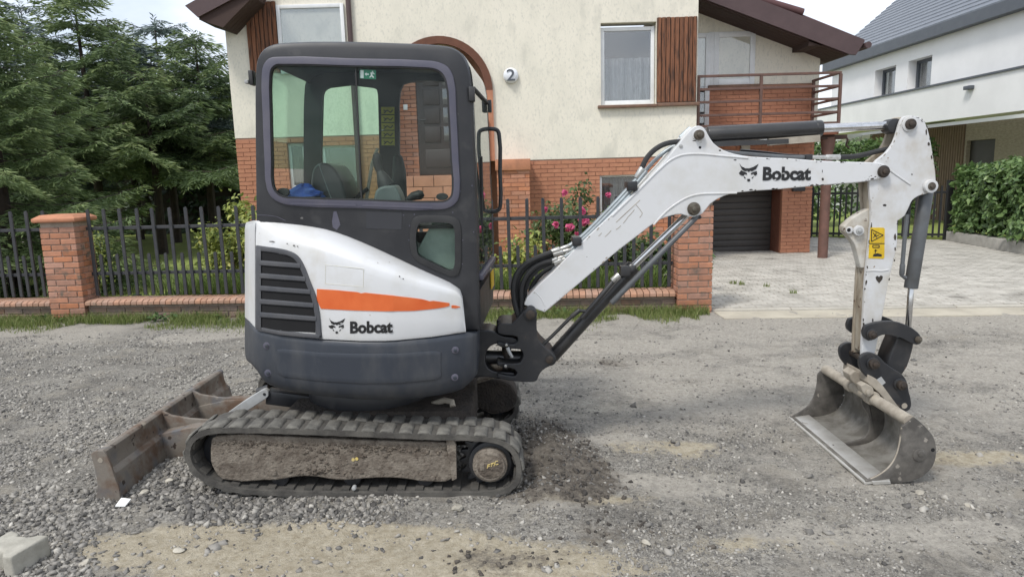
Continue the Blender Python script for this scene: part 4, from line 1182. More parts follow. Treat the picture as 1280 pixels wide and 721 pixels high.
# the boundary hedge far behind the spruces, one dark mass
def leaf_box(n, x0, x1, y0, y1, z0, z1, size, rng, skin=.30, slope=None):
    """leaves near the outside of a box-like hedge, with bumpy outline"""
    p = rng.random((n, 3))
    ax = rng.choice([0, 1, 2, 3, 4], size=n, p=[.27, .27, .12, .12, .22])
    dpt = np.abs(rng.normal(size=n)) * skin
    X = x0 + p[:, 0] * (x1 - x0); Y_ = y0 + p[:, 1] * (y1 - y0); Z = z0 + p[:, 2] * (z1 - z0)
    nn = rng.normal(size=(n, 3)) * .55
    X = np.where(ax == 0, x0 + dpt, X); nn[:, 0] -= (ax == 0) * 1.0
    Y_ = np.where(ax == 1, y0 + dpt, Y_); nn[:, 1] -= (ax == 1) * 1.0
    X = np.where(ax == 2, x1 - dpt, X); nn[:, 0] += (ax == 2)
    Y_ = np.where(ax == 3, y1 - dpt, Y_); nn[:, 1] += (ax == 3)
    Z = np.where(ax == 4, z1 - dpt, Z); nn[:, 2] += (ax == 4)
    nn[:, 2] += .5
    bump = .42 * (vnoise(X * 1.0 + Z * .7, Y_ + Z * .5, 2.1, 21, 3) - .5)
    X -= bump * (ax == 0) * 1.6; Y_ -= bump * (ax == 1) * 1.6; Z += bump * (ax == 4) * 1.3
    return np.stack([X, Y_, Z], 1), nn, size * (.6 + .7 * rng.random(n))
rg = np.random.default_rng(40)
pos, nn, sz = leaf_box(15000, -24, -6.0, 23.5, 24.5, 0, 4.2, .30, rg)
fh_ = thing('far_hedge', (-15, 24, 0), 'dark hedge closing the garden far behind the spruces', 'hedge')
leaf_mesh('foliage', pos, nn, sz, np.clip(.15 + .15 * rg.normal(size=len(pos)), 0, 1), 'leaf_weed', fh_, rng=rg)
MB().bb(-24, -6.2, 23.9, 24.3, 0, 3.9).build('dark_core', 'soil', fh_, smooth=0)  # solid dark block put in so bright sky does not show through
# hedge on the right
rg = np.random.default_rng(41)
hd = thing('hedge', (9.9, 12.8, .2), 'thick glossy green hedge on the low wall at the right edge', 'hedge')
N_H = 20000
pos, nn, sz = leaf_box(N_H, 0, .95, 0, 4.9, .0, 1.50, .135, rg, .24)
pos[:, 0] += 9.42 + (pos[:, 1]) * .09; pos[:, 1] += 10.3; pos[:, 2] = pos[:, 2] * .92 + .26
leaf_mesh('foliage', pos, nn, sz, np.clip(.45 + .22 * rg.normal(size=len(pos)), 0, 1), 'leaf_hedge', hd, rng=rg)
st = MB()
for i in range(16):
    yy = 10.5 + i * .3
    st.tube([(9.85 + (yy - 10.3) * .09, yy, .1), (9.85 + (yy - 10.3) * .09 + random.uniform(-.1, .1), yy + .05, 1.5)], [.03, .01], 6)
st.build('stems', 'bark', hd)
MB().prism_z([(9.86, 10.7), (10.3, 10.7), (10.7, 14.9), (10.27, 14.9)], .25, 1.4).build('dark_core', 'soil', hd, smooth=0)  # solid dark block added inside the hedge, behind its leaves
# greenery behind the gate
rg = np.random.default_rng(42)
pos, nn, sz = leaf_box(9000, 7.2, 11.8, 19.0, 20.0, .25, 2.35, .15, rg)
o = leaf_mesh('garden_hedge', pos, nn, sz, np.clip(.40 + .22 * rg.normal(size=len(pos)), 0, 1), 'leaf_hedge', None, rng=rg)
tag(o, 'green shrubbery seen through the bars of the black gate', 'hedge')
# bushes
def bush(name, x, y, z, rx, ry, rz_, n, size, m, label, seed, cat='shrub', stems=7, tmid=.5, dens=.55):
    rg = np.random.default_rng(seed)
    t = thing(name, (x, y, .05), label, cat)
    ncl = 34
    cen = rg.normal(size=(ncl, 3)); cen /= np.linalg.norm(cen, axis=1, keepdims=True); cen *= (rg.random((ncl, 1)) ** .5)
    k = rg.integers(0, ncl, n)
    p = cen[k] + rg.normal(size=(n, 3)) * .17
    pos = p * np.array([[rx, ry, rz_]]) + np.array([[x, y, z]])
    keep = pos[:, 2] > .08
    pos = pos[keep]; k = k[keep]
    nn = rg.normal(size=(len(pos), 3)) * .6 + np.array([[0, -.35, .7]])
    tone = rg.normal(size=ncl) * .14
    leaf_mesh('foliage', pos, nn, size * (.6 + .7 * rg.random(len(pos))), np.clip(tmid + tone[k] + .14 * rg.normal(size=len(pos)), 0, 1), m, t, rng=rg)
    s = MB()
    for i in range(stems):
        c = cen[i]
        s.tube([(x + rg.normal() * .06, y + rg.normal() * .06, .03), (x + c[0] * rx * .5, y + c[1] * ry * .5, z + (c[2] - .5) * rz_ * .5), (x + c[0] * rx, y + c[1] * ry, z + c[2] * rz_)], [.012, .009, .004], 5)
    s.build('stems', 'bark', t)
    return t, cen
BYR = 10.4
c = P(712, 300, BYR)
rose, _ = bush('rose_bush', c.x + .05, BYR, .92, .62, .5, .62, 3000, .085, 'leaf_rose', 'rose bush with bright pink flowers behind the metal fence', 51, 'rose bush')
for i, (u, v, s) in enumerate(((728, 264, 5), (729, 276, 7.5), (712, 285, 6.5), (695, 281, 5), (706, 241, 4), (741, 292, 5), (721, 293, 4), (681, 262, 4), (760, 243, 4))):
    p_ = P(u, v, BYR - .5)
    r_ = s / FPX * BYR
    rg = np.random.default_rng(60 + i)
    k = 22
    ph = np.arange(k) * 2.4
    rad = r_ * np.sqrt((np.arange(k) + .5) / k) * .8
    po = np.stack([np.cos(ph) * rad * .4, -.3 * r_ + 0 * ph, np.sin(ph) * rad * .4], 1) + np.array(p_)
    nn = np.stack([np.cos(ph) * .7, -np.ones(k), np.sin(ph) * .7], 1) + rg.normal(size=(k, 3)) * .3
    leaf_mesh('flower', po, nn, r_ * (.7 + .4 * rg.random(k)), None if False else np.zeros(k), 'petal', rose, aspect=1.0, rng=rg)
c = P(288, 285, 10.0)
bush('flowering_shrub', c.x + .16, 10.0, .80, .60, .45, .64, 3000, .085, 'leaf_yellow', 'yellow green leafy shrub at the house corner left of the cab', 52, 'shrub', tmid=.42)
bush('garden_shrub', P(770, 330, 9.6).x, 9.6, .45, .75, .35, .5, 1800, .09, 'leaf_rose', 'low mixed green shrub under the boom, behind the fence', 53)
bush('garden_shrub', P(655, 340, 9.5).x, 9.5, .40, .42, .3, .5, 1200, .08, 'leaf_yellow', 'pale flowering shrub right of the cab, behind the fence', 54, tmid=.45)
bush('garden_shrub', P(850, 330, 9.9).x - .2, 9.9, .38, .6, .35, .4, 1400, .10, 'leaf_weed', 'dark leafy shrub behind the fence next to the driveway pillar', 55)
c = P(122, 325, 9.9)
bush('bare_shrub', c.x, 9.9, .7, .22, .2, .55, 420, .05, 'leaf_yellow', 'thin dry shrub just right of the weathered pillar', 56, tmid=.3)
# blades: grass of the verge and the lawn, strap leaves
def blades(name, x, y, z, h, wd, tint, m, label=None, lean=.45, rng=RNG, seg=1):
    n = len(x)
    a = rng.random(n) * 6.283; b = rng.random(n) * 6.283
    dx, dy = np.cos(a) * wd, np.sin(a) * wd
    le = lean * h * rng.random(n)
    base = np.stack([x, y, z], 1)
    d = np.stack([dx, dy, 0 * dx], 1)
    tip = base + np.stack([np.cos(b) * le, np.sin(b) * le, h], 1)
    mid = base + np.stack([np.cos(b) * le * .28, np.sin(b) * le * .28, h * .6], 1)
    V = np.stack([base - d, base + d, mid + d * .8, tip, mid - d * .8], 1).reshape(-1, 3)
    i = np.arange(n)[:, None] * 5
    F = np.concatenate([i + np.array([[0, 1, 2]]), i + np.array([[0, 2, 4]]), i + np.array([[4, 2, 3]])], 1).reshape(-1, 3)
    o = npmesh(name, V, F, m, np.repeat(tint, 3))
    return tag(o, label, kind='stuff')
rg = np.random.default_rng(70)
n = 26000
x = rg.uniform(-7.2, 2.4, n); dy = np.abs(rg.normal(size=n)) * .33 + .03
y = fence_y(x) - .13 - dy
keep = (vnoise(x, y, 2.2, 31, 3) + .16 - dy * .38 > .47) & ~((x > -1.9) & (x < -.1) & False)
x, y = x[keep], y[keep]; dy = dy[keep]
blades('verge_grass', x, y, gz(x, y) - .004, (.045 + .10 * rg.random(len(x))) * (1.15 - np.clip(dy, 0, .8)), .0032 + 0 * x, np.clip(.45 + .22 * rg.normal(size=len(x)), 0, 1), 'grass_mat', lean=.9, rng=rg)
n = 20000
x = rg.uniform(-8.5, 2.3, n); y = fence_y(x) + .15 + rg.random(n) ** 1.5 * 7
keep = vnoise(x, y, 1.3, 33, 3) > .34
x, y = x[keep], y[keep]
blades('lawn_grass', x, y, 0 * x + .045, .02 + .05 * rg.random(len(x)), .0042 + 0 * x, np.clip(.42 + .2 * rg.normal(size=len(x)), 0, 1), 'grass_mat', lean=.8, rng=rg)
n = 5200
x = np.concatenate([rg.normal(P(285, 330, 9.5).x, .42, n // 2), rg.uniform(-.3, 2.0, n // 2)]); y = fence_y(x) + .25 + rg.random(n) * .75
blades('strap_leaf_plants', x, y, 0 * x + .04, .22 + .33 * rg.random(n), .007 + 0 * x, np.clip(.5 + .25 * rg.normal(size=n), 0, 1), 'strap_mat', lean=1.0, rng=rg)
n = 5200
x = np.concatenate([rg.uniform(xl + .25, -3.4, n * 3 // 5), rg.uniform(-.2, 2.0, n - n * 3 // 5)]); y = fence_y(x) + .16 + rg.random(n) * .38
z = .07 + .20 * rg.random(n) * vnoise(x, y, 3, 35)
o = leaf_mesh('ground_cover', np.stack([x, y, z], 1), rg.normal(size=(n, 3)) * .5 + np.array([[0, -.3, .9]]), .07 + .05 * rg.random(n), np.clip(.35 + .2 * rg.normal(size=n), 0, 1), 'leaf_weed', None, .75, rg)
tag(o, kind='stuff')
# broadleaf weeds on the verge
rg = np.random.default_rng(80)
wx, wy, wt = [], [], []
for cx_, k in ((P(200, 398, 8.6).x, 40), (P(268, 330, 8.7).x, 10), (P(640, 392, 8.3).x, 26), (P(700, 388, 8.3).x, 16), (P(60, 400, 8.8).x, 20)):
    wx += list(rg.normal(cx_, .12, k)); wy += list(fence_y(cx_) - .28 + rg.normal(size=k) * .05)
wx, wy = np.array(wx), np.array(wy)
o = leaf_mesh('verge_weeds', np.stack([wx, wy, gz(wx, wy) + .02 + .06 * rg.random(len(wx))], 1), rg.normal(size=(len(wx), 3)) * .5 + np.array([[0, -.2, 1.]]), .06 + .04 * rg.random(len(wx)), np.clip(.6 + .15 * rg.normal(size=len(wx)), 0, 1), 'leaf_weed', None, .6, rg)
tag(o, kind='stuff')
for (u_, v_) in ((917, 355), (927, 356), (958, 359), (990, 367)):
    g_ = G(u_, v_, 0)
    rgx = np.random.default_rng(int(u_)); k = 34
    blades('paving_weeds', g_.x + rgx.normal(size=k) * .03, g_.y + rgx.normal(size=k) * .02, np.zeros(k), .03 + .05 * rgx.random(k), .004 + np.zeros(k), np.clip(.5 + .2 * rgx.normal(size=k), 0, 1), 'grass_mat', rng=rgx)
# ================================================================== EXCAVATOR (seen from its right side; centre plane at y = 4.18)
YC = 4.18
ex = thing('mini_excavator', (-.75, YC, 0), 'white and dark grey tracked mini excavator with orange stripe, boom reaching right', 'excavator')
def resample(loop, step):
    pts = [Vector((p[0], p[1])) for p in loop] + [Vector((loop[0][0], loop[0][1]))]
    L_ = [0]
    for a, b in zip(pts, pts[1:]): L_.append(L_[-1] + (b - a).length)
    n = int(round(L_[-1] / step))
    out = []
    for i in range(n):
        s = L_[-1] * i / n
        k = max(j for j in range(len(L_)) if L_[j] <= s + 1e-9)
        k = min(k, len(pts) - 2)
        t = (s - L_[k]) / max(1e-9, L_[k + 1] - L_[k])
        out.append(pts[k].lerp(pts[k + 1], t))
    return out
def area(lp): return sum(lp[i - 1][0] * lp[i][1] - lp[i][0] * lp[i - 1][1] for i in range(len(lp))) / 2
def inset(lp, d):
    sg = 1 if area(lp) > 0 else -1
    n = len(lp); out = []
    for i in range(n):
        a, b, c = Vector(lp[i - 1]), Vector(lp[i]), Vector(lp[(i + 1) % n])
        d0 = (b - a); d1 = (c - b)
        d0 = d0.normalized() if d0.length > 1e-9 else d1.normalized()
        d1 = d1.normalized() if d1.length > 1e-9 else d0
        nn = Vector((-d0.y - d1.y, d0.x + d1.x)) * sg
        q = nn.length / 2
        nn = nn.normalized() if nn.length > 1e-6 else Vector((0, 0))
        out.append(b + nn * d / max(q, .5))
    return [(p.x, p.y) for p in out]

# ---- tracks
TY0, TY1, TDY = 3.50, 3.78, 1.08
belt_uv = [(262, 536.5), (300, 535), (380, 537), (460, 540), (540, 543.5), (600, 545.5), (624, 549), (640, 558), (649, 572), (652, 590), (648, 605), (636, 615), (618, 619.5),
           (540, 621), (440, 621.5), (360, 620), (300, 616.5), (272, 610), (250, 599), (236, 584), (231, 568), (234, 553), (245, 542)]
belt = resample(xz(sm(belt_uv, 4), TY0), .034)
if area(belt) < 0: belt = belt[::-1]
bin_ = inset(belt, .028)
def track_at(dy):
    b = MB()
    rows = []
    for (xo, zo), (xi, zi) in zip(belt, bin_):
        rows.append([(xo, TY0 + dy, zo), (xo, TY1 + dy, zo), (xi, TY1 + dy, zi), (xi, TY0 + dy, zi)])
    b.grid(rows + [rows[0]], True)
    return b.build('track', 'track_rubber', ex, label=None)
LUGM = MB().add([(-.041, -.068, 0), (.041, -.068, 0), (.041, .068, 0), (-.041, .068, 0), (-.028, -.058, .018), (.028, -.058, .018), (.028, .064, .018), (-.028, .064, .018)],
                [(0, 3, 2, 1), (4, 5, 6, 7), (0, 1, 5, 4), (1, 2, 6, 5), (2, 3, 7, 6), (3, 0, 4, 7)]).mesh('tread_lug', 'lug_rubber', bev=.006, seg=1)
def fit_track(dy):
    tr = track_at(dy)
    pitch = 3; n = len(belt)
    ribs = MB()
    for i in range(n):
        p, q = Vector(belt[i]), Vector(belt[(i + 1) % n])
        tg = (q - p).normalized()
        nrm = Vector((tg.y, -tg.x))                      # outward for a counter-clockwise loop
        ang = math.atan2(-tg.y, tg.x)
        base = p - nrm * .003
        if i % pitch == 0:
            inst('tread_lug', LUGM, (base.x, TY0 + dy + .070, base.y), tr, (math.pi, ang, 0))
        if (i + 1) % pitch == 0:
            inst('tread_lug', LUGM, (base.x, TY1 + dy - .070, base.y), tr, (math.pi, ang, 0))
        if i % pitch == 1:
            c = p - nrm * .032
            ribs.box((c.x, (TY0 + TY1) / 2 + dy, c.y), (.045, .24, .016), Matrix.Rotation(ang, 3, 'Y'))
    ribs.build('inner_ribs', 'track_inner', tr, smooth=0)
    return tr
for dy in (0, TDY): fit_track(dy)
fr_uv = [(264, 549), (270, 545), (340, 545), (430, 549), (520, 552), (556, 553), (566, 556), (567, 575), (566, 598), (556, 602), (540, 602), (524, 601), (505, 598), (478, 597), (455, 598), (432, 600), (415, 599), (398, 596), (380, 595), (362, 597), (345, 600), (330, 600), (278, 599), (268, 588), (263, 575)]
for dy in (0, TDY):
    f = prof('track_frame', fr_uv, TY0 + .035 + dy, TY1 - .02 + dy, 'mud_steel', ex, .008, n=2)
    if dy == 0:
        prof('frame_plate', [(557, 548), (566, 547), (570, 556), (571, 598), (565, 601)], TY0 + .02, TY0 + .045, 'mud_steel', f, .003, n=1)
        for (u, v, r) in ((342, 590, 4.5), (436, 594, 4.5), (541, 597, 3.5)): disc('frame_bolt', u, v, r, TY0 + .036, .008, 'mud_steel', f)
        # caked mud: small lumps along the plate
        rg = np.random.default_rng(5)
        V, F, T_ = [], [], []
        k = 0
        for i in range(620):
            if i < 480: u = rg.uniform(266, 560); v = np.interp(u, [264, 340, 560], [549, 551, 557]) + abs(rg.normal()) * 7 * (1.3 if u < 420 else .9)
            elif i < 760: u = rg.normal(400, 22); v = 592 - abs(rg.normal()) * 9
            else: u = rg.uniform(270, 560); v = rg.uniform(556, 592)
            if not (266 < u < 564 and 548 < v < 594): continue
            c = P(u, v, TY0 + .036); s = (.003 + .008 * rg.random() ** 2.5)
            o8 = rg.normal(size=(8, 3)) * .22 + np.array([[a, b, c_] for a in (-1, 1) for b in (-1, 1) for c_ in (-1, 1)]) * .6
            V.append(o8 * s * np.array([1.5, .8, 1]) + np.array(c)); F.append(np.array([[0, 1, 3, 2], [4, 6, 7, 5], [0, 4, 5, 1], [2, 3, 7, 6], [0, 2, 6, 4], [1, 5, 7, 3]]) + k * 8); T_ += [rg.random() * .9] * 6; k += 1
        o = npmesh('caked_mud', np.concatenate(V), np.concatenate(F), 'mud', None, f); o['kind'] = 'stuff'
        for (u, v) in ((441.5, 574), (446, 573)): disc('paint_spot', u, v, 2.2, TY0 + .035, .004, 'paint_mark', f, 10, 0)
    # sprocket with teeth, hub and cap
    c = P(612.5, 583, TY0)
    tee = []
    for i in range(72):
        a = 2 * math.pi * i / 72; r_ = (.172 if (i % 4) in (0, 1) else .140)
        tee.append((c.x + r_ * math.cos(a), c.z + r_ * math.sin(a)))
    spk = MB().prism(tee, TY0 + .10 + dy, TY0 + .14 + dy).build('sprocket', 'black_steel', ex, .004)
    for (rad, y0, y1, m) in ((.120, .055, .20, 'black_steel'), (.096, .012, .10, 'mud_steel')):
        MB().tube([(c.x, TY0 + y0 + dy, c.z), (c.x, TY0 + y1 + dy, c.z)], rad, 28).build('hub', m, spk, .005)
    MB().tube([(c.x, TY0 - .002 + dy, c.z), (c.x, TY0 + .02 + dy, c.z)], .083, 28).build('hub_cap', 'mud_steel', spk, .006)
    MB().tube([(c.x, TY0 - .0035 + dy, c.z), (c.x, TY0 + .0 + dy, c.z)], .070, 28).build('hub_cap', 'mud', spk, .002)
    if dy == 0:
        MB().bb(c.x - .055, c.x - .03, TY0 - .008, TY0, c.z - .02, c.z + .022).build('hub_plug', 'mud_steel', spk, .005)
        mk = MB()
        for st_ in ([(609, 585), (610, 580.5)], [(609.5, 581), (612.5, 580), (612.5, 582), (610, 583)], [(614, 583), (615.5, 578.5)], [(613.5, 579.5), (617.5, 578.2)], [(622.5, 576), (620, 576), (618.5, 578.5), (620, 580.5), (623, 579.6)], [(617.5, 582), (619, 577)]):
            mk.tube([P(u, v, TY0 - .004) for u, v in st_], .0028, 5)
        mk.build('paint_scribble', 'paint_mark', spk)
    ci = P(268, 573, TY0)
    MB().tube([(ci.x, TY0 + .11 + dy, ci.z), (ci.x, TY1 - .06 + dy, ci.z)], .112, 28).build('idler', 'black_steel', ex, .012)
    for u in (345, 437, 530):
        cr_ = P(u, 603, TY0)
        MB().tube([(cr_.x, TY0 + .06 + dy, cr_.z), (cr_.x, TY1 - .06 + dy, cr_.z)], .05, 18).build('roller', 'black_steel', ex, .006)
disc('paint_spot', 443.5, 607.5, 3.0, TY0 + .03, .03, 'link_silver', ex, 10, .004)
# centre of the undercarriage and slew ring
zt = P(440, 540, TY0).z
MB().bb(-1.35, -.25, TY1 - .03, TY0 + TDY + .02, .20, zt + .02).build('undercarriage', 'mud_dark', ex, .02)
cx = P(440, 500, 3.6).x
MB().tube([(cx, YC, zt - .02), (cx + .003, YC, zt + .10)], .40, 36).build('slew_ring', 'black_steel', ex, .01)
MB().tube([P(541, 505, 3.9), P(556, 500, 3.85), P(565, 502, 3.82), P(566, 508, 3.8)], .018, 8).build('hydraulic_hose', 'pipe_dusty', ex)
# ---- far travel motor housing, muddy
prof('travel_motor', [(590, 480), (622, 474.5), (636, 479), (645, 490), (646.5, 501), (641, 511), (629, 516.5), (612, 516), (590, 508)], 4.40, 4.60, 'mud_dark', ex, .02, n=3)
prof('motor_guard', [(594, 476), (618, 469.5), (619, 472.5), (595, 480)], 4.36, 4.42, 'mud_steel', ex, .003, n=1)

# ---- dozer blade
BL_Y0, BL_Y1 = 3.50, 5.10
bl_uv = [(113.5, 568), (116, 577), (119, 590), (121.5, 604), (122, 614), (120, 625), (117.5, 632), (146, 627), (150, 622), (146, 608), (142, 593), (135, 588), (131, 578), (129.5, 566), (126, 563.5), (118, 565)]
blade = prof('dozer_blade', bl_uv, BL_Y0 + .012, BL_Y1 - .012, 'blade_steel', ex, .003, n=2, corner=30)
for y0 in (BL_Y0, BL_Y1 - .014):
    prof('end_plate', [(113, 567.5), (116, 577), (119, 590), (121.5, 604), (121, 616), (117, 632.5), (148, 627), (150.5, 623), (143, 596), (133, 569), (128, 563), (119, 563.5)], y0, y0 + .014, 'blade_steel', blade, .003, n=2)
    disc('end_hole', 125.5, 575, 3.4, y0, .002, 'pipe_dusty' if y0 < 4 else 'bucket_lip', blade, 14, 0, .001)
xb0, xb1 = P(129, 566, 3.5).x, P(262, 566, 3.78).x - .1
zb_t, zb_m = P(129, 565, 3.5).z, P(140, 592, 3.5).z
# gusset plates with a curved upper edge, then the box arm running to the undercarriage
for yg in (4.16, 4.58):
    lp_ = [(xb0 - .01, zb_t), (xb0 + .04, zb_t - .03), (xb0 + .16, zb_t - .055), (xb0 + .36, zb_t - .075), (xb0 + .75, zb_t - .08), (xb0 + 1.0, zb_t - .10), (xb0 + 1.0, .16), (xb0 + .2, .12), (xb0 + .05, .06)]
    MB().prism(lp_, yg - .012, yg + .012).build('push_arm_gusset', 'blade_steel', ex, .003)
for ya, yb_ in ((4.09, 4.145), (4.60, 4.66)):
    lp_ = [(xb0 + .01, zb_m + .01), (xb0 + .22, zb_m + .05), (xb0 + 1.0, zb_m + .07), (xb0 + 1.0, zb_m - .10), (xb0 + .3, zb_m - .12), (xb0 + .03, zb_m - .17)]
    MB().prism(lp_, ya - .05, yb_).build('push_arm', 'blade_steel', ex, .006)
strut = prof('blade_cylinder_link', [(284, 516), (325, 488.5), (331, 486.5), (335.5, 489), (335.5, 495), (331, 499), (296, 521)], 4.03, 4.07, 'link_silver', ex, .004, n=2)
disc('link_pin', 330.5, 492.5, 2.0, 4.03, .003, 'black_steel', strut, 12)
MB().tube([P(322, 489, 4.1), P(336, 484, 4.1)], .02, 10).build('link_bracket', 'black_steel', ex)
MB().beam(P(335, 494, 4.09), P(420, 505, 4.09), .09, .09).build('blade_cylinder', 'black_steel', ex, .01)

# ---- turning body: skirt (counterweight), hood, grille
YA = [(300, 3.95), (312, 3.81), (319, 3.70), (330, 3.665), (350, 3.625), (400, 3.56), (450, 3.52), (490, 3.51), (540, 3.54), (575, 3.58), (590, 3.62), (597, 3.68)]
VT = [(310, 400), (312, 402), (320, 411), (350, 418), (400, 424), (450, 426.5), (487, 426.5), (540, 421.5), (582, 415.5), (591, 417), (597, 418)]
VBt = [(310, 458), (312, 462), (319, 470), (327, 484), (350, 493), (400, 500.5), (450, 505), (490, 505), (540, 501), (575, 493), (588, 482), (597, 470)]
def ya(u): return interp(u, YA)
US = [311.5, 313, 316, 319, 322, 326, 331, 338, 348, 362, 380, 400, 425, 450, 475, 500, 525, 548, 565, 577, 585, 590, 593, 595, 596]
def ring_cols(us, vt, vb, fr, inw):
    """rings of points round the body: near side as traced, far side mirrored, rear bowed out"""
    near = []
    for u in us:
        Y = ya(u)
        a, b = P(u, interp(u, vt), Y), P(u, interp(u, vb), Y)
        near.append([(a.lerp(b, f) + Vector((0, d, 0))) for f, d in zip(fr, inw)])
    far = [[Vector((p.x, 2 * YC - p.y, p.z)) for p in c] for c in reversed(near)]
    rear = []
    c0, c1 = far[-1], near[0]
    for t in (.15, .3, .5, .7, .85):
        rear.append([a.lerp(b, t) + Vector((-.125 * math.sin(math.pi * t) ** .8, 0, 0)) for a, b in zip(c0, c1)])
    return near + far + rear
fr = [0, .03, .10, .45, .72, .84, .93, 1.0]
inw = [.016, .004, 0, -.004, 0, .012, .035, .075]
cols = ring_cols(US, VT, VBt, fr, inw)
m_ = MB().grid(cols + [cols[0]])
k = len(cols)
m_.add([c[0] for c in cols], [tuple(range(k))]).add([c[-1] for c in cols], [tuple(range(k))])
skirt = m_.build('counterweight', 'skirt_paint', ex, smooth=40)
def strip(name, us, top, bot, o0, o1, m, parent, rows=6, bev=0, label=None, yf=ya, smooth=32):
    """a curved sheet that follows the body side between two traced edges; o1 proud, o0 back"""
    cs = []
    for u in us:
        t, b = interp(u, top), interp(u, bot)
        vs = [t + (b - t) * i / rows for i in range(rows + 1)]
        cs.append([P(u, v, yf(u)) - Vector((0, o1, 0)) for v in vs] + [P(u, v, yf(u)) - Vector((0, o0, 0)) for v in reversed(vs)])
    k = len(cs[0])
    mb = MB().grid(cs, True)
    mb.add(cs[0], [tuple(range(k))]).add(cs[-1], [tuple(range(k))])
    return mb.build(name, m, parent, bev, label=label, smooth=smooth)
strip('skirt_panel', np.linspace(347, 551, 30), [(347, 437), (352, 435.5), (400, 440.5), (450, 442), (500, 441.5), (546, 438), (551, 440)], [(347, 466), (351, 470), (400, 476), (450, 479), (500, 478.5), (546, 474), (551, 471)], -.01, .007, 'skirt_paint', skirt, bev=.004)
for u, v in ((333.5, 432), (335, 466), (569, 437.5), (568.5, 471.5)):
    disc('bolt_recess', u, v, 4.6, ya(u) - .004, .004, 'frame_grey', skirt, 18, .002, .01)
    disc('skirt_bolt', u + .3, v + .4, 2.6, ya(u) - .006, .006, 'skirt_paint', skirt, 6, .001, .01)
VTT = [(310, 279), (313, 277), (319, 276), (335, 276.6), (350, 278), (382, 281.5), (412, 287), (440, 297), (470, 310), (500, 324), (525, 336), (550, 347), (565, 354), (575, 361.5), (578.5, 371), (580, 388), (582.5, 414)]
VCR = [(310, 306), (319, 306), (362, 307), (385, 311), (412, 318), (450, 331), (485, 343), (520, 353), (550, 360), (573, 366), (578.5, 375), (582.5, 414.5)]
YCAB = 3.725
hus = [319.5, 323, 330, 340, 350, 362, 375, 390, 405, 420, 435, 450, 465, 480, 495, 510, 525, 540, 552, 562, 570, 575, 578, 580, 581.5, 582.3]
cs = []
for u in hus:
    Y = ya(u); t, c_, b = interp(u, VTT), interp(u, VCR), interp(u, VT) - .6
    c_ = min(c_, b - .3); t = min(t, c_ - .2)
    col_ = [P(u, t, YCAB)]
    for q in (.12, .35, .62, .85):
        s = q ** 1.6
        col_.append(P(u, t + (c_ - t) * q, YCAB + (Y + .006 - YCAB) * (1 - (1 - q) ** 2.0)))
    col_.append(P(u, c_, Y + .002)); 
    for q in (.1, .35, .65, .95, 1):
        col_.append(P(u, c_ + (b - c_) * q, Y - .004 + (.006 if q == 1 else 0)))
    col_ += [P(u, b, Y + .05), P(u, (t + b) / 2, YCAB + .04), P(u, t, YCAB + .04)]
    cs.append(col_)
k = len(cs[0])
hood = MB().grid(cs, True).add(cs[0], [tuple(range(k))]).add(cs[-1], [tuple(range(k))]).build('hood', 'white_paint', ex, smooth=50)
# rear cover wraps round the tail
rc_us = [311.5, 312.5, 314, 316, 317.8, 318.6]
V2 = [(305, 281), (311.5, 281), (314, 277.5), (319, 276)]
fr2 = [0, .02, .06, .3, .7, 1]; in2 = [.03, .010, 0, 0, 0, 0]
cols = ring_cols(rc_us, V2, [(u, v - .6) for u, v in VT], fr2, in2)
m_ = MB().grid(cols + [cols[0]]); k = len(cols)
m_.add([c[0] for c in cols], [tuple(range(k))]).add([c[-1] for c in cols], [tuple(range(k))])
m_.build('rear_cover', 'white_paint', ex, smooth=45)
# left side cover (far side of the body)
lc = [[Vector((p.x, 2 * YC - p.y, p.z)) for p in c] for c in cs]
MB().grid(lc, True).add(lc[0], [tuple(range(k := len(lc[0])))]).add(lc[-1], [tuple(range(k))]).build('side_cover', 'white_paint', ex, smooth=50)
# body block inside, under the cab
b0 = P(330, 300, 3.76); b1 = P(590, 416, 3.76)
MB().bb(b0.x + .02, b1.x - .02, 3.78, 4.56, P(450, 430, 3.6).z, P(450, 345, 3.72).z).build('body_core', 'black_interior', ex, smooth=0)
# grille: frame, dark opening, slats
gl_t = [(321, 307), (362, 313.5), (372, 319), (380, 330), (387, 350), (395, 371), (400, 396), (403, 422)]
def gr_right(v): return float(np.interp(v, [307, 314, 320, 330, 350, 371, 397, 424], [350, 364, 373, 380, 387.5, 395.5, 400.5, 403]))
def gr_left(v): return float(np.interp(v, [306, 413], [320.5, 323.5]))
gus = np.linspace(320.7, 402.7, 24)
GT = [(320.5, 306.5), (350, 310.5), (364, 314.5), (373, 320), (380, 330), (387.5, 350), (395.5, 371), (400.5, 397), (403, 420)]
GB = [(320.5, 411), (324, 411.8), (350, 417.5), (380, 421), (403, 423)]
gr = strip('grille', gus, GT, GB, -.01, .003, 'grille_plastic', ex)
open_t = [(326, 313.5), (350, 317), (362, 319.5), (369, 323), (376, 333), (383, 352), (391, 372), (394, 390), (395, 409)]
open_b = [(326, 408), (340, 411), (360, 413.5), (395, 415.5)]
strip('grille_opening', np.linspace(326, 394.5, 20), open_t, open_b, -.01, .005, 'black_hole', gr)
rows_v = [(330.5, 328, 335.5, 374.5), (346.5, 326.5, 350.5, 381), (362, 327, 365.5, 387), (378.5, 328, 382.5, 391), (395, 328, 399, 394.5)]
for v0, u0, v1, u1 in rows_v:
    us = np.linspace(325.5, u1 + 1.5, 14)
    sg = lambda u: 0.045 * (u - 326)
    strip('slat', us, [(325, v0 - 5.5), (400, v0 + 0.5)], [(325, v0 + .8), (400, v0 + 6.2)], 0, .014, 'grille_plastic', gr, rows=3, bev=.004)
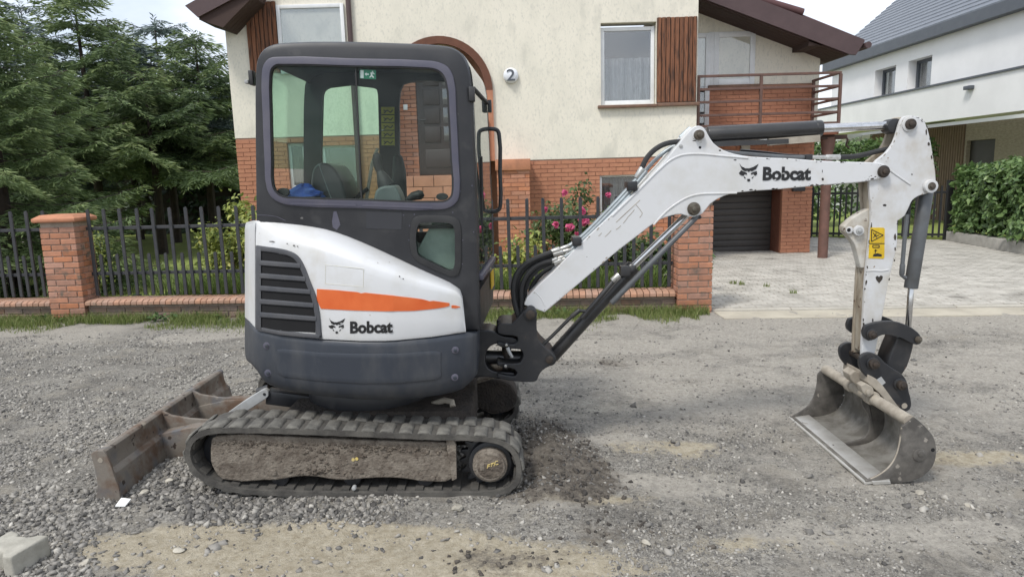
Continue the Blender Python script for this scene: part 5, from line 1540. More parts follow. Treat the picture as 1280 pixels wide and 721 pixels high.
strip('grille_edge', np.linspace(320.7, 327, 4), [(320, 307), (328, 308.5)], [(320, 411), (328, 412.5)], 0, .012, 'grille_plastic', gr, bev=.004)
def rim(name, pts, wpx, parent, m, d=.012):
    mb = MB(); ring_ = []
    pv = [Vector(p) for p in pts]
    for i, p in enumerate(pv):
        t = (pv[min(i + 1, len(pv) - 1)] - pv[max(i - 1, 0)]).normalized(); nn = Vector((-t.y, t.x))
        a, b = p + nn * wpx / 2, p - nn * wpx / 2
        ring_.append([P(a.x, a.y, ya(a.x)) - Vector((0, d, 0)), P(b.x, b.y, ya(b.x)) - Vector((0, d, 0)), P(b.x, b.y, ya(b.x)), P(a.x, a.y, ya(a.x))])
    mb.grid(ring_, True).add(ring_[0], [(0, 1, 2, 3)]).add(ring_[-1], [(3, 2, 1, 0)])
    return mb.build(name, m, parent, .003)
rim('grille_edge', sm([(322, 310), (350, 313.5), (363, 317), (371, 322), (378, 333), (385, 351), (393, 372), (397.5, 397), (399, 419)], 3, False), 6, gr, 'grille_plastic')
rim('grille_edge', [(324, 410.5), (350, 415.5), (380, 418.5), (400, 420)], 5, gr, 'grille_plastic')
# orange stripe with its broken tip, faded label films, lettering and cat head
def decal(name, us, top, bot, m, parent, o=.0068): return strip(name, us, top, bot, .001, o, m, parent, rows=1, smooth=0)
decal('orange_stripe', np.linspace(396.4, 562, 34), [(396, 361), (400, 361.2), (420, 362.3), (440, 364.2), (449, 365), (451, 366.8), (453, 365.2), (490, 369), (520, 372.5), (530, 374), (538, 376.5), (541, 375.5), (562, 378.5)],
      [(396, 372), (398, 381), (401, 385.5), (440, 387.6), (480, 388.7), (515, 388.3), (540, 386), (555, 384), (562, 382)], 'orange_decal', hood)
decal('orange_stripe', [564.5, 566, 570, 574, 575.3], [(564.5, 381.5), (567, 380.8), (575, 383)], [(564.5, 384.5), (570, 385), (575.3, 383.6)], 'orange_decal', hood)
hy = lambda u, v: (ya(u) - .0062)
def put_text(txt, box, yf, m, parent, name='lettering', bold=.02, skew=0.0):
    (u0, v0), (u1, v1), (u2, v2) = box      # lower left, lower right, upper left
    tv, tf = text_mesh(txt, bold)
    vs = []
    for a, b in tv:
        u = u0 + (u1 - u0) * a + (u2 - u0) * b; v = v0 + (v1 - v0) * a + (v2 - v0) * b
        vs.append(P(u, v, yf(u, v)))
    return MB().add(vs, tf).build(name, m, parent, smooth=0)
put_text('Bobcat', ((437.5, 417), (491, 416.2), (437.5, 401.6)), hy, 'letter_black', hood, bold=.042)
def cat_head(u0, v0, w, h, yf, m, parent):
    mb = MB()
    polys = [  # two ears and brow, cheeks, nose (unit box, v down)
        [(.02, .02), (.14, .20), (.34, .30), (.52, .30), (.74, .22), (1.0, .06), (.86, .34), (.66, .46), (.58, .42), (.50, .50), (.42, .42), (.32, .46), (.16, .36)],
        [(.0, .56), (.12, .40), (.22, .46), (.40, .54), (.42, .64), (.30, .60), (.24, .70), (.10, .66)],
        [(.90, .44), (.92, .62), (.80, .70), (.74, .58), (.62, .64), (.60, .55), (.72, .50)],
        [(.42, .86), (.56, .86), (.58, .96), (.50, 1.0), (.42, .97)],
        [(.24, .74), (.30, .74), (.36, .84), (.30, .84)], [(.70, .74), (.76, .72), (.68, .84), (.63, .83)]]
    for pl in polys:
        vs = [P(u0 + a * w, v0 + b * h, yf(u0 + a * w, 0)) for a, b in pl]
        mb.add(vs, [tuple(range(len(vs)))])
    return mb.build('cat_emblem', m, parent, smooth=0)
cat_head(410.5, 396.5, 21, 20.5, hy, 'letter_black', hood)
decal('label_film', np.linspace(427, 484, 8), [(427, 299.5), (455, 307), (484, 318)], [(427, 301.5), (455, 315), (484, 322)], 'ghost_film', hood, -.10) if False else None
ol = MB()
for a, b in (((407, 331), (454.5, 336)), ((454.5, 336), (454, 358.5)), ((454, 358.5), (406.5, 354.5)), ((406.5, 354.5), (407, 331))):
    pts = [Vector(a).lerp(Vector(b), t) for t in np.linspace(0, 1, 6)]
    ol.tube([P(p.x, p.y, ya(p.x) - .0045) for p in pts], .0012, 4)
ol.build('label_outline', 'ghost_film', hood)
for (u, v, w_, h_) in ((340, 302, 8, 1.6), (359, 304.6, 2, 1.5), (367.5, 307, 3, 2), (372, 308, 2, 1.5), (499.5, 345.5, 2, 2), (504, 348.5, 2, 1.6)):
    mb = MB(); Y = ya(u) - .004
    pl = [P(u + w_ * a, v + h_ * b, Y) for a, b in ((-.5, -.3), (.1, -.5), (.5, .1), (.2, .5), (-.4, .3))]
    mb.add(pl, [(0, 1, 2, 3, 4)]).build('paint_chip', 'black_steel', hood, smooth=0)

# ---- cab
def plate(name, outer, holes, Y0, Y1, m, parent, r=0.0, Yt=None, n=3, label=None, smooth=40):
    Yt = Y0 if Yt is None else Yt
    ol_ = xz(sm(outer, n), Yt) if isinstance(outer[0], tuple) and outer[0][0] > 20 else outer
    hs = [xz(sm(h, n), Yt) if h[0][0] > 20 else h for h in holes]
    rings = [(inset(ol_, r), Y0), (inset(ol_, r * .3), Y0 + r * .3), (ol_, Y0 + r)] if r else [(ol_, Y0)]
    rings.append((ol_, Y1))
    me = bpy.data.meshes.new(name); bm = bmesh.new()
    o_ = org(parent)
    mk = lambda lp_, Y: [bm.verts.new((x - o_.x, Y - o_.y, z - o_.z)) for x, z in lp_]
    R_ = [mk(l_, Y) for l_, Y in rings]
    H0 = [mk(h, Y0) for h in hs]; H1 = [mk(h, Y1) for h in hs]
    def side(a, b):
        for i in range(len(a)):
            bm.faces.new((a[i - 1], a[i], b[i], b[i - 1]))
    for a, b in zip(R_, R_[1:]): side(a, b)
    for a, b in zip(H0, H1): side(a, b)
    for loops in ([R_[0]] + H0, [R_[-1]] + H1):
        es = []
        for lp_ in loops:
            for i in range(len(lp_)):
                e = bm.edges.get((lp_[i - 1], lp_[i])) or bm.edges.new((lp_[i - 1], lp_[i]))
                es.append(e)
        bmesh.ops.triangle_fill(bm, use_beauty=True, use_dissolve=False, edges=es)
    bmesh.ops.recalc_face_normals(bm, faces=bm.faces)
    bm.to_mesh(me); bm.free()
    finish(me, m, smooth)
    o = bpy.data.objects.new(name, me); link(o, parent)
    if label: o['label'] = label
    return o
CY0, CY1 = 3.72, 4.62
c_out = [(318, 300), (317.5, 240), (316.5, 150), (317, 95), (319.5, 73), (327, 61), (340, 54.5), (362, 52), (430, 51), (500, 53), (548, 55.5), (565, 58.5), (576, 65), (583.5, 76), (588, 93), (591, 140), (594, 200), (597, 280), (598.5, 340), (599.5, 414), (575, 414), (560, 400), (450, 345), (380, 320)]
w_fr = [(326.5, 95), (329, 81), (336, 73), (349, 71), (440, 73), (530, 75.5), (547, 77.5), (560, 84), (567, 97), (570.5, 140), (573.5, 200), (575, 236), (572, 251), (563, 259.5), (548, 262.5), (450, 260.5), (372, 258), (353, 255), (340, 248), (333, 236), (330, 200), (327.5, 140)]
w_in = [(336.5, 96), (338.5, 86), (345, 80.5), (352, 80), (440, 82), (530, 84.3), (544, 86), (553, 91.5), (558.5, 102), (562, 140), (565, 200), (567, 236), (564.5, 247), (557, 252.5), (546, 253.5), (450, 251), (372, 248.5), (353, 247), (344, 241), (339.5, 231), (338.5, 200), (337, 140)]
s_fr = [(513.5, 280), (517, 272.5), (525, 269.5), (550, 269.5), (565, 270.5), (573, 275), (576, 284), (576.5, 310), (576, 334), (573, 343.5), (566, 346), (558, 344), (535, 334), (518, 323.5), (513.5, 314)]
s_in = [(521, 286), (524, 280), (533, 278.2), (550, 278.5), (561, 279.2), (566.5, 282), (568, 288), (568.5, 310), (568, 331), (566, 337), (561, 338), (553, 334.5), (535, 326), (523, 319), (521, 313)]
cab = plate('cab', c_out, [w_in, s_in], CY0, CY0 + .055, 'cab_paint', ex, r=.035)
plate('window_frame', w_fr, [w_in], CY0 - .012, CY0 + .004, 'frame_grey', cab, r=.007)
plate('window_seal', inset(xz(sm(w_in, 3), CY0), -.001), [inset(xz(sm(w_in, 3), CY0), .010)], CY0 - .006, CY0 + .02, 'black_rubber', cab)
plate('window_seal', s_fr, [s_in], CY0 - .010, CY0 + .004, 'black_rubber', cab, r=.005)
MB().prism(xz(sm(w_in, 3), CY0), CY0 + .012, CY0 + .018).build('side_window', 'cab_glass', cab, smooth=0)
MB().prism(xz(sm(s_in, 3), CY0), CY0 + .012, CY0 + .018).build('lower_window', 'cab_glass', cab, smooth=0)
MB().beam(P(444.5, 82, CY0 + .008), P(452, 251, CY0 + .008), .007, .012, Vector((0, 1, 0))).build('window_divider', 'black_rubber', cab)
MB().beam(P(363, 254.5, CY0 - .012), P(445, 256.5, CY0 - .012), .01, .006, Vector((0, 1, 0))).build('window_track', 'frame_grey', cab)
MB().beam(P(453, 256.7, CY0 - .012), P(540, 259.5, CY0 - .012), .01, .006, Vector((0, 1, 0))).build('window_track', 'frame_grey', cab)
plate('label_plate', [(457.5, 264.5), (502.5, 265.5), (502, 287), (458, 285.5)], [], CY0 - .002, CY0 + .004, 'panel_grey', cab, n=1)
prof('pane_backing', [(522, 311), (541, 277), (572, 277), (572, 342), (553, 340), (522, 324)], CY0 + .10, CY0 + .12, 'backing_pale', cab, .004, n=1)  # pale panel added behind the lower window for its reflective look
MB().prism(xz([(417, 264.5), (420.5, 264), (423, 272), (425.5, 281), (421, 287.5), (416, 284), (415, 277)], CY0), CY0 - .0012, CY0 + .001).build('scuff_mark', 'frame_grey', cab, smooth=0)
MB().tube([P(u, v, CY0 - .0005) for u, v in ((321, 269), (335, 269.4), (346, 271), (357, 276))], .0016, 5).build('panel_seam', 'frame_grey', cab)
for u, v in ((575.5, 239), (566, 265.5), (504.5, 269), (518, 268), (590, 232), (592, 290), (511, 300), (512, 282), (578.5, 300), (578, 330), (324, 120), (324, 230), (450, 59), (540, 62), (360, 60)):
    disc('cab_bolt', u, v, .9, CY0 + (.012 if v < 64 or u < 326 else 0), .002, 'frame_grey', cab, 8, 0)
# far side wall with three windows
far_out = xz(sm(c_out, 3), CY0)
H1 = [(325, 103), (345, 103), (365, 108), (375, 117), (379, 135), (379.5, 190), (376, 217), (370, 226), (325, 226)]
H2 = [(403, 124), (405, 114), (412, 109.5), (465, 109.5), (471, 112), (472.5, 120), (472.5, 268), (403, 268)]
H3 = [(500.5, 265), (499, 150), (500, 115), (504, 105.5), (514, 102.5), (556, 102.5), (567, 107), (573, 120), (580, 200), (582, 290), (545, 290), (502, 290)]
fh = [xz(sm(h, 2), CY1) for h in (H2, H3)]
cab_far = plate('cab_far_side', far_out, fh, CY1, CY1 + .04, 'black_interior', cab)
MB().prism(inset(fh[0], -.01), CY1 + .015, CY1 + .02).build('far_window', 'cab_glass_green', cab_far, smooth=0)   # the door on the far side stands open
# roof, rear wall and windscreen follow the outline of the side wall
ol_ = sm([p for p in c_out[:20]], 3, False)
pts_ = [(P(p.x, p.y, CY0), p) for p in ol_]
def shell(name, keep, m, y0, y1, th_=.03, parent=cab, lean=0.0):
    sel = [q for q, p in pts_ if keep(p, q.z)]
    d0, d1 = lean * (y0 - CY0) / (CY1 - CY0), lean * (y1 - CY0) / (CY1 - CY0)
    cs_ = []
    for i, q in enumerate(sel):
        t = (sel[min(i + 1, len(sel) - 1)] - sel[max(i - 1, 0)]); t = Vector((t.x, t.z)).normalized()
        nn = Vector((t.y, -t.x))
        cs_.append([(q.x + d0, y0, q.z), (q.x + d1, y1, q.z), (q.x + d1 + nn.x * th_, y1, q.z + nn.y * th_), (q.x + d0 + nn.x * th_, y0, q.z + nn.y * th_)])
    return MB().grid(cs_, True).add(cs_[0], [(0, 1, 2, 3)]).add(cs_[-1], [(3, 2, 1, 0)]).build(name, m, parent, smooth=40)
ZRT, ZRB = P(368, 109, 4.42).z, P(355, 227, 4.15).z
LN = .055
shell('cab_roof', lambda p, z: p.y < 76 and p.x < 579 and (p.x > 400 or z > ZRT + .02), 'cab_paint', CY0 + .04, CY1 + .02)
shell('rear_wall', lambda p, z: p.x < 319 and z < ZRB + .02, 'cab_paint', CY0 + .04, CY1 + .01)
shell('rear_window', lambda p, z: p.x < 322 and ZRB - .03 < z < ZRT + .06, 'cab_glass_green', CY0 + .04, CY1 + .01, .006)
shell('roof_visor', lambda p, z: p.x > 574 and p.y < 112, 'visor_grey', CY0 + .055, CY1 - .002, .012, cab, LN)
vf = [q for q, p in pts_ if p.x > 577 and p.y < 112][-1]
MB().beam((vf.x + .006, CY0 + .05, vf.z), (vf.x + .006 + LN, CY1, vf.z), .018, .014).build('visor_frame', 'black_rubber', cab, .003)
shell('windscreen', lambda p, z: p.x > 577 and 100 < p.y < 352, 'screen_glass', CY0 + .05, CY1 - .005, .006, cab, LN)
shell('front_pillar', lambda p, z: p.x > 584 and 78 < p.y < 352, 'black_rubber', CY1 - .04, CY1 + .035, .05, cab, LN)
shell('front_seal', lambda p, z: p.x > 584 and 78 < p.y < 352, 'black_rubber', CY0 + .055, CY0 + .085, .012, cab, LN)
fpan = shell('front_panel', lambda p, z: p.x > 590 and p.y > 348, 'cab_paint', CY0 + .055, CY1 + .02, .03, cab, LN)
q_ = P(598.7, 349, CY0)
MB().beam((q_.x - .005, CY0 + .056, q_.z), (q_.x - .005 + LN, CY1 + .02, q_.z), .05, .03).build('front_sill', 'frame_grey', fpan, .004)
MB().beam((q_.x + .006 + .73 * LN, 4.38, q_.z - .115), (q_.x + .006 + .95 * LN, 4.57, q_.z - .115), .006, .11).build('warning_sticker', 'sticker_yellow', fpan, smooth=0)
MB().bb(b0.x, P(585, 400, 3.72).x - .01, CY0 + .06, CY1, P(450, 285, CY0).z - .02, P(450, 285, CY0).z).build('cab_floor', 'black_interior', cab, smooth=0)
# mirror brackets, lamp, handle, wiper
def ubox(name, u0, v0, u1, v1, Y0, Y1, m, parent, bev=.004):
    a, b = P(u0, v0, Y0), P(u1, v1, Y0)
    return MB().bb(a.x, b.x, Y0, Y1, b.z, a.z).build(name, m, parent, bev)
ubox('mirror_bracket', 309.5, 88, 316.5, 106, 3.80, 3.86, 'black_steel', cab)
ubox('work_lamp', 305, 100, 310, 104.5, 3.79, 3.83, 'link_silver', cab, .003)
ubox('mirror_bracket', 585.5, 108.5, 593.5, 126.5, CY0 - .012, CY0 + .05, 'black_steel', cab)
ubox('mirror_bracket', 609.5, 125, 614.5, 140, 4.55, 4.62, 'black_steel', cab)
hp = [(607, 161.5), (617, 161.5), (622, 163.5), (624, 170), (625, 215), (625.5, 255), (624, 261.5), (620, 264), (610, 264.5)]
MB().tube([P(u, v, CY1) for u, v in [(p.x, p.y) for p in sm(hp, 3, False, 70)]], .0135, 10).build('grab_handle', 'black_steel', cab)
xw_ = lambda v: np.interp(v, [195, 340], [P(594, 195, CY0).x, P(598.5, 340, CY0).x]) + .012
wpz = [(3.86, 196), (3.90, 220), (3.93, 255), (3.97, 290), (4.0, 312)]
MB().tube([Vector((P(596, v, CY0).x + .018, y, P(600, v, y).z)) for y, v in wpz], .008, 6).build('wiper', 'black_rubber', cab)
# interior: seat, consoles, levers, stickers
sf = P(340, 246, 3.85)
MB().bb(b0.x + .02, P(396, 246, 3.85).x, 3.80, 4.58, sf.z - .2, sf.z - .005).build('rear_shelf', 'black_interior', cab, smooth=0)
seat = prof('seat', [(391, 262), (388, 240), (388.5, 222), (391.5, 210), (397, 205), (404, 203.8), (412, 206), (420, 214), (427, 228), (432, 247), (434, 262)], 3.98, 4.36, 'seat_vinyl', cab, .035, seg=4)
prof('seat_cushion', [(400, 256), (455, 252), (468, 257), (468, 272), (400, 272)], 3.96, 4.40, 'seat_vinyl', seat, .03, seg=3)
MB().tube([P(u, v, 3.982) for u, v in ((399, 206), (401, 212), (406, 226), (411, 240), (415, 250))], .004, 6).build('piping', 'console_grey', seat)
con = prof('control_console', [(467, 262), (469, 240), (475, 234), (493, 231.5), (498, 240), (501.5, 250), (502, 262)], 3.86, 4.02, 'console_grey', cab, .012)
MB().tube([P(483, 233, 3.93), P(480, 226, 3.93), P(477, 219, 3.93), P(474.5, 214, 3.93)], [.052, .042, .030, .02], 12).build('bellows', 'black_rubber', con)
MB().tube([P(474.5, 215, 3.93), P(472, 207, 3.93), P(471, 200, 3.93), P(472, 195, 3.93), P(474, 192.5, 3.93)], [.018, .024, .027, .026, .016], 12).build('joystick', 'black_rubber', con)
lcon = MB().tube([P(499, 262, 4.48), P(499, 215, 4.48), P(498, 203, 4.48), P(497, 196, 4.48), P(497, 193, 4.48)], [.055, .045, .036, .03, .015], 12).build('control_lever', 'black_rubber', cab)
MB().tube([P(456, 262, 4.30), P(465, 205, 4.36), P(472, 186, 4.40)], .011, 8).build('safety_lever', 'pipe_dusty', cab)
MB().tube([P(436, 258, 4.2), P(450, 243, 4.2), P(460, 236, 4.2)], .013, 8).build('belt_stalk', 'black_rubber', cab)
MB().tube([P(508, 250, 3.9), P(516, 245.5, 3.9), P(525, 243.5, 3.9), P(529, 241.5, 3.9)], [.012, .024, .028, .016], 12).build('travel_lever', 'black_rubber', cab)
for (u, v, a, b) in ((552.5, 246, 7.5, 4.6), (353.5, 240.5, 8, 5.5)):
    lp_ = [(u + a * math.cos(t), v + b * math.sin(t)) for t in np.linspace(0, 2 * math.pi, 20, endpoint=False)]
    prof('speaker', lp_, CY0 + .03, CY0 + .05, 'black_rubber', cab, .003, n=1)
ex_s = MB().prism(xz([(449.5, 87), (470, 88), (470, 99.5), (449.8, 98.5)], CY0 + .024), CY0 + .022, CY0 + .024).build('exit_sticker', 'sticker_green', cab, smooth=0)
mb = MB()
for pl in ([(450.5, 88), (454.5, 88.2), (454.5, 98), (450.5, 97.8)], [(455.8, 93), (458.2, 90.8), (458.2, 92.2), (461, 92.3), (461, 94), (458.2, 93.9), (458.2, 95.4)],
           [(463, 91), (466.5, 90.6), (468.5, 93), (467.4, 93.4), (465.8, 92), (465.4, 94.4), (467.6, 96.4), (466.8, 98), (465.6, 97), (464.4, 95.8), (462.4, 97.6), (461.6, 96.8), (463.6, 94.2)], [(464.8, 89), (466.4, 89), (466.4, 90.4), (464.8, 90.4)]):
    mb.prism(xz(pl, CY0 + .020), CY0 + .0195, CY0 + .0205)
mb.build('exit_symbol', 'sticker_white', ex_s, smooth=0)
st = MB().prism(xz([(476.5, 134), (493, 134), (493.5, 183), (477, 182.5)], CY1 - .004), CY1 - .006, CY1 - .003).build('warning_sticker', 'sticker_olive', cab_far, smooth=0)
mb = MB()
for k in range(5):
    y_ = 134.5 + k * 9.7
    for a, b in (((477, y_ + 9.2), (493, y_ + 9.2)), ((480, y_ + 7.4), (484, y_ + 3.4)), ((484, y_ + 3.4), (488, y_ + 6.4)), ((488, y_ + 6.6), (491, y_ + 3)), ((479.5, y_ + 3), (482, y_ + 5))):
        mb.beam(P(*a, CY1 - .007), P(*b, CY1 - .007), .006, .002, Vector((0, 1, 0)))
mb.build('sticker_print', 'letter_black', st, smooth=0)
# ---- swing frame and swing casting
SY0, SY1 = 4.05, 4.31
prof('swing_frame', [(585, 413), (600, 412.5), (616, 413.5), (628, 420), (645, 423.5), (648.5, 428), (644, 432.5), (628, 430), (616, 431), (609, 438), (606.5, 448), (609, 458), (616, 463.5), (630, 465), (643, 466), (644, 472), (630, 474), (600, 471), (588, 474), (585, 440)], SY0 + .03, SY1 - .03, 'black_steel', ex, .008)
cast_uv = [(621.5, 409), (623, 406), (630, 404), (640, 404.5), (648, 396), (655.5, 387.5), (660, 383.5), (665, 382.7), (669.5, 386), (671, 394), (671.5, 419.5), (675, 427), (682, 434.5), (691, 441.5), (695, 447.5), (693, 453), (686, 458), (678, 463), (673.5, 469.5), (671, 475.5), (667, 477.3), (653, 477.2), (630, 474.5), (621, 471.5), (622, 466.5), (637, 469.8), (644, 470), (646.5, 466), (643, 462), (630, 459), (621, 456.5), (621.5, 451.5), (640, 454.5), (650, 453.5), (653.5, 447), (653.5, 441), (650.5, 436.8), (640, 436), (628, 434.5), (621, 431), (622, 427), (633, 429.5), (643, 430.3), (647.5, 426), (646.5, 421), (640, 419.6), (628, 418.5), (622, 416.5)]
cast = prof('swing_casting', cast_uv, SY0, SY1, 'black_steel', ex, .006, n=2)
pc = P(632, 408, SY0)
MB().tube([(pc.x, YC, P(632, 419, SY0).z), (pc.x, YC, P(632, 404.5, SY0).z)], .058, 22).build('swing_pin', 'black_steel', cast, .006)
MB().tube([(pc.x, YC, P(632, 474, SY0).z), (pc.x, YC, P(632, 420, SY0).z)], .03, 14).build('swing_pin', 'pin_steel', cast)
disc('pivot_pin', 663, 392.3, 8.5, SY0, .02, 'black_steel', cast, 24)
disc('pivot_pin', 663, 392.3, 6.0, SY0, .03, 'pin_steel', cast, 20)
disc('pivot_pin', 687, 449, 5.2, SY0, .015, 'pin_steel', cast, 18)
for u, v in ((633, 431), (632, 457)):
    disc('grease_point', u, v, 3.6, SY0 - .004, .012, 'black_steel', cast, 14)
    disc('grease_nipple', u, v, 1.9, SY0 - .014, .01, 'fitting_zinc', cast, 8, .001)
MB().tube([P(634, 434, SY0 - .01), P(637, 441, SY0 - .01), P(640.5, 446.5, SY0 - .01)], [.012, .011, .008], 8).build('lock_link', 'link_silver', cast)
MB().tube([P(600, 446, 4.2), P(655, 447, 4.2)], .045, 14).build('swing_cylinder', 'cylinder_black', ex)
# ---- boom
BY0, BY1 = 4.085, 4.255
boom_uv = [(655, 381), (659.5, 371), (690, 341), (724, 306), (760, 272), (793, 240.5), (828, 205), (845, 184), (860, 166), (867, 159), (873.5, 157.3), (880, 160), (885.5, 169), (892, 179), (904, 187.5), (919, 192.7), (940, 196), (985, 198), (1020, 200.8), (1070, 202.6), (1092, 203.2), (1105, 205.5), (1111, 211), (1111.5, 217), (1108, 221.5), (1099, 223.5), (1083, 227), (1050, 230), (1020, 232.4), (970, 237), (921, 241), (905, 245), (888, 255), (878, 267), (868, 271.3), (860, 270.5), (851, 267.8), (838, 270), (824, 275), (798, 294), (773, 313), (729, 350), (681, 390.3)]
boom = prof('boom', boom_uv, BY0, BY1, 'white_paint', ex, .005, n=2, corner=40)
def bead(uv, r, m, parent, Y, name='weld_seam'):
    return MB().tube([P(p.x, p.y, Y) for p in sm(uv, 3, False, 70)], r, 6).build(name, m, parent)
bead([(765, 270), (795, 241), (830, 206.5), (840, 199), (850, 194.5), (862, 192.6), (878, 192.6), (900, 194.6), (935, 197.6)], .0055, 'white_paint', boom, BY0)
bead([(817, 281), (833, 264), (848, 253), (860, 246.5), (874, 242.8), (900, 241.8), (921, 241.2)], .0055, 'white_paint', boom, BY0)
bead([(668, 364), (676, 372), (681, 382)], .003, 'white_paint', boom, BY0)
bead([(770, 278), (800, 250)], .002, 'stick_side', boom, BY0, 'label_outline')
for a, b in (((795, 256), (803, 266.5)), ((803, 266.5), (799.5, 272)), ((793, 262), (785, 271)), ((785, 271), (779, 279)), ((748, 295), (752, 291)), ((756, 296), (764, 288)), ((770, 287), (776, 282))):
    bead([a, ((a[0] + b[0]) / 2 + .4, (a[1] + b[1]) / 2), b], .0018, 'pipe_dusty', boom, BY0, 'label_outline')
by = lambda u, v: BY0 - .003
put_text('Bobcat', ((953.2, 226), (1013.5, 225.6), (954, 208.6)), by, 'letter_boom', boom, bold=.042)
cat_head(923.5, 203.5, 25, 23.5, by, 'letter_boom', boom)
def pin(u, v, r0, r1, Y, m0, m1, parent, d0=.02, d1=.035, d=None):
    a = disc('pin_boss', u, v, r0, Y, d0, m0, parent, 26)
    disc('pin_head', u, v, r1, Y, d1, m1, parent, 8 if d is None else d)
    disc('pin_bolt', u, v, r1 * .55, Y, d1 + .008, m1, parent, 6)
pin(873, 169, 7.2, 6.2, BY0, 'white_paint', 'pin_olive', boom, .004, .028, 20)
pin(867, 261, 8.2, 7.0, BY0, 'pin_olive', 'pin_olive', boom, .012, .03, 20)
pin(1104, 214.5, 7.6, 6.4, BY0, 'pin_steel', 'pin_steel', boom, .01, .022, 20)
disc('bolt_hole', 875, 184.5, 1.6, BY0, .001, 'black_hole', boom, 10, 0)
disc('lifting_eye', 851, 182.5, 2.2, BY0, .006, 'link_silver', boom, 10, .001)
for (u, v, w_, h_) in ((1028.5, 224, 3, 4), (919, 200, 4, 1.5), (1028, 214, 1, 4), (900, 188, 3, 2), (868, 176, 5, 1.2)):
    pl = [P(u + w_ * a, v + h_ * b, BY0 - .0012) for a, b in ((-.5, -.2), (.1, -.5), (.5, .0), (.25, .5), (-.4, .4))]
    MB().add(pl, [(0, 1, 2, 3, 4)]).build('rust_spot', 'pin_steel', boom, smooth=0)
# ---- stick (dipper)
KY0, KY1 = 4.105, 4.24
stick_uv = [(1135, 144.7), (1130, 146), (1126, 151), (1122.5, 162), (1117, 178), (1107, 191.5), (1096, 200), (1088, 212), (1088, 250), (1089, 262), (1087.5, 290), (1085, 315), (1082, 346), (1079, 399), (1077.5, 430), (1077, 446), (1092, 446), (1094, 440), (1105, 384), (1111, 351), (1117, 326), (1121.5, 305), (1122, 276), (1131, 270), (1139, 253), (1143.5, 248), (1150, 244.5), (1163, 240.5), (1168.5, 235), (1170, 226), (1168, 205), (1164.5, 183), (1160, 162), (1155.5, 152), (1149.5, 147), (1143, 145.2)]
stick = prof('stick', stick_uv, KY0, KY0 + .026, 'stick_paint', ex, .005, n=2, corner=40)
prof('stick_plate', stick_uv, KY0, KY0 + .026, 'stick_side', stick, .005, n=2, corner=40).location = (0, KY1 - KY0 - .026, 0)
core = xz([(1091, 205), (1089.5, 250), (1090, 262), (1088.3, 290), (1085.8, 315), (1082.8, 346), (1079.8, 399), (1078.5, 440), (1090, 440), (1102.5, 384), (1108.5, 351), (1119, 305), (1119.5, 276), (1128, 268), (1136, 252), (1146, 243), (1158, 205), (1120, 200)], KY0)
MB().prism(core, KY0 + .027, KY1 - .027).build('stick_core', 'stick_side', stick, .004)
prof('lug_plate', [(1094, 258), (1080, 264), (1070, 270), (1061, 277), (1055, 283), (1055.5, 289.5), (1062, 297), (1068, 305), (1072, 318), (1076, 335), (1092, 335)], KY0 + .035, KY1 - .035, 'stick_lug_paint', stick, .006)
for (u, v) in ((1072, 288),): pin(u, v, 6.5, 4.2, KY0 + .03, 'stick_paint', 'link_silver', stick, .02, .026, 16)
disc('pin_boss', 1061, 287.5, 4.6, KY0 + .034, .012, 'stick_paint', stick, 16)
disc('bolt_hole', 1061, 287.5, 2.4, KY0 + .022, .0015, 'black_hole', stick, 12, 0)
pin(1136.5, 155.5, 9.2, 6.4, KY0, 'stick_paint', 'pin_steel', stick, .010, .026, 20)
pin(1161, 232.8, 8.2, 5.0, KY0, 'stick_paint', 'pin_olive', stick, .03, .034, 18)
bead([(1110, 211), (1118, 217), (1137.5, 230.5)], .006, 'stick_paint', stick, KY0)
bead([(1083, 338.5), (1092, 338), (1102, 338.5), (1111, 337)], .004, 'stick_paint', stick, KY0)
hrt = [(1099, 354), (1095.5, 350), (1094.5, 346.5), (1096.5, 344.5), (1098.8, 346.2), (1101, 344), (1103.6, 345.4), (1103, 349)]
pl = [P(u, v, KY0 - .0015) for u, v in hrt]
MB().add(pl, [tuple(range(len(pl)))]).build('rust_spot', 'pin_steel', stick, smooth=0)
for (u, v, w_, h_) in ((1106, 256.5, 5, 3), (1158, 165, 2, 8), (1161, 180, 3, 5), (1140, 218, 2, 2), (1119, 296, 3, 9), (1119, 311, 2, 5), (1091, 400, 2, 5)):
    pl = [P(u + w_ * a, v + h_ * b, KY0 - .0012) for a, b in ((-.5, -.2), (.1, -.5), (.5, .0), (.25, .5), (-.4, .4))]
    MB().add(pl, [(0, 1, 2, 3, 4)]).build('paint_chip', 'pin_steel', stick, smooth=0)
# paint chipped off along the edges, many small flakes
def edge_chips(uv, n, Y, parent, seed, m='pin_steel', big=3.0, spread=2.0):
    rg = np.random.default_rng(seed)
    p_ = [Vector(p) for p in sm(uv, 4, False, 70)]
    mb = MB()
    for i in range(n):
        k = rg.integers(0, len(p_) - 1); q = p_[k].lerp(p_[k + 1], rg.random())
        t = (p_[k + 1] - p_[k]).normalized(); nn = Vector((-t.y, t.x))
        q = q + nn * (abs(rg.normal()) * spread * .5)
        s = (.5 + big * rg.random() ** 3) * .5
        lp_ = []
        for a in range(6):
            an = a * math.pi / 3; r = s * (.6 + .6 * rg.random())
            lp_.append(q + t * math.cos(an) * r * 1.7 + nn * math.sin(an) * r * .7)
        mb.add([P(v.x, v.y, Y) for v in lp_], [tuple(range(6))])
    o = mb.build('chipped_edge', m, parent, smooth=0); o['kind'] = 'stuff'
edge_chips([(1088, 212), (1088, 250), (1089, 262), (1087.5, 290), (1085, 315), (1082, 346), (1079, 399), (1077.5, 440)], 49, KY0 - .0012, stick, 1, big=3.6, spread=-2.4)
edge_chips([(1111, 351), (1117, 326), (1121.5, 305), (1122, 276), (1131, 270), (1139, 253), (1150, 244.5)], 18, KY0 - .0012, stick, 2, spread=2.0)
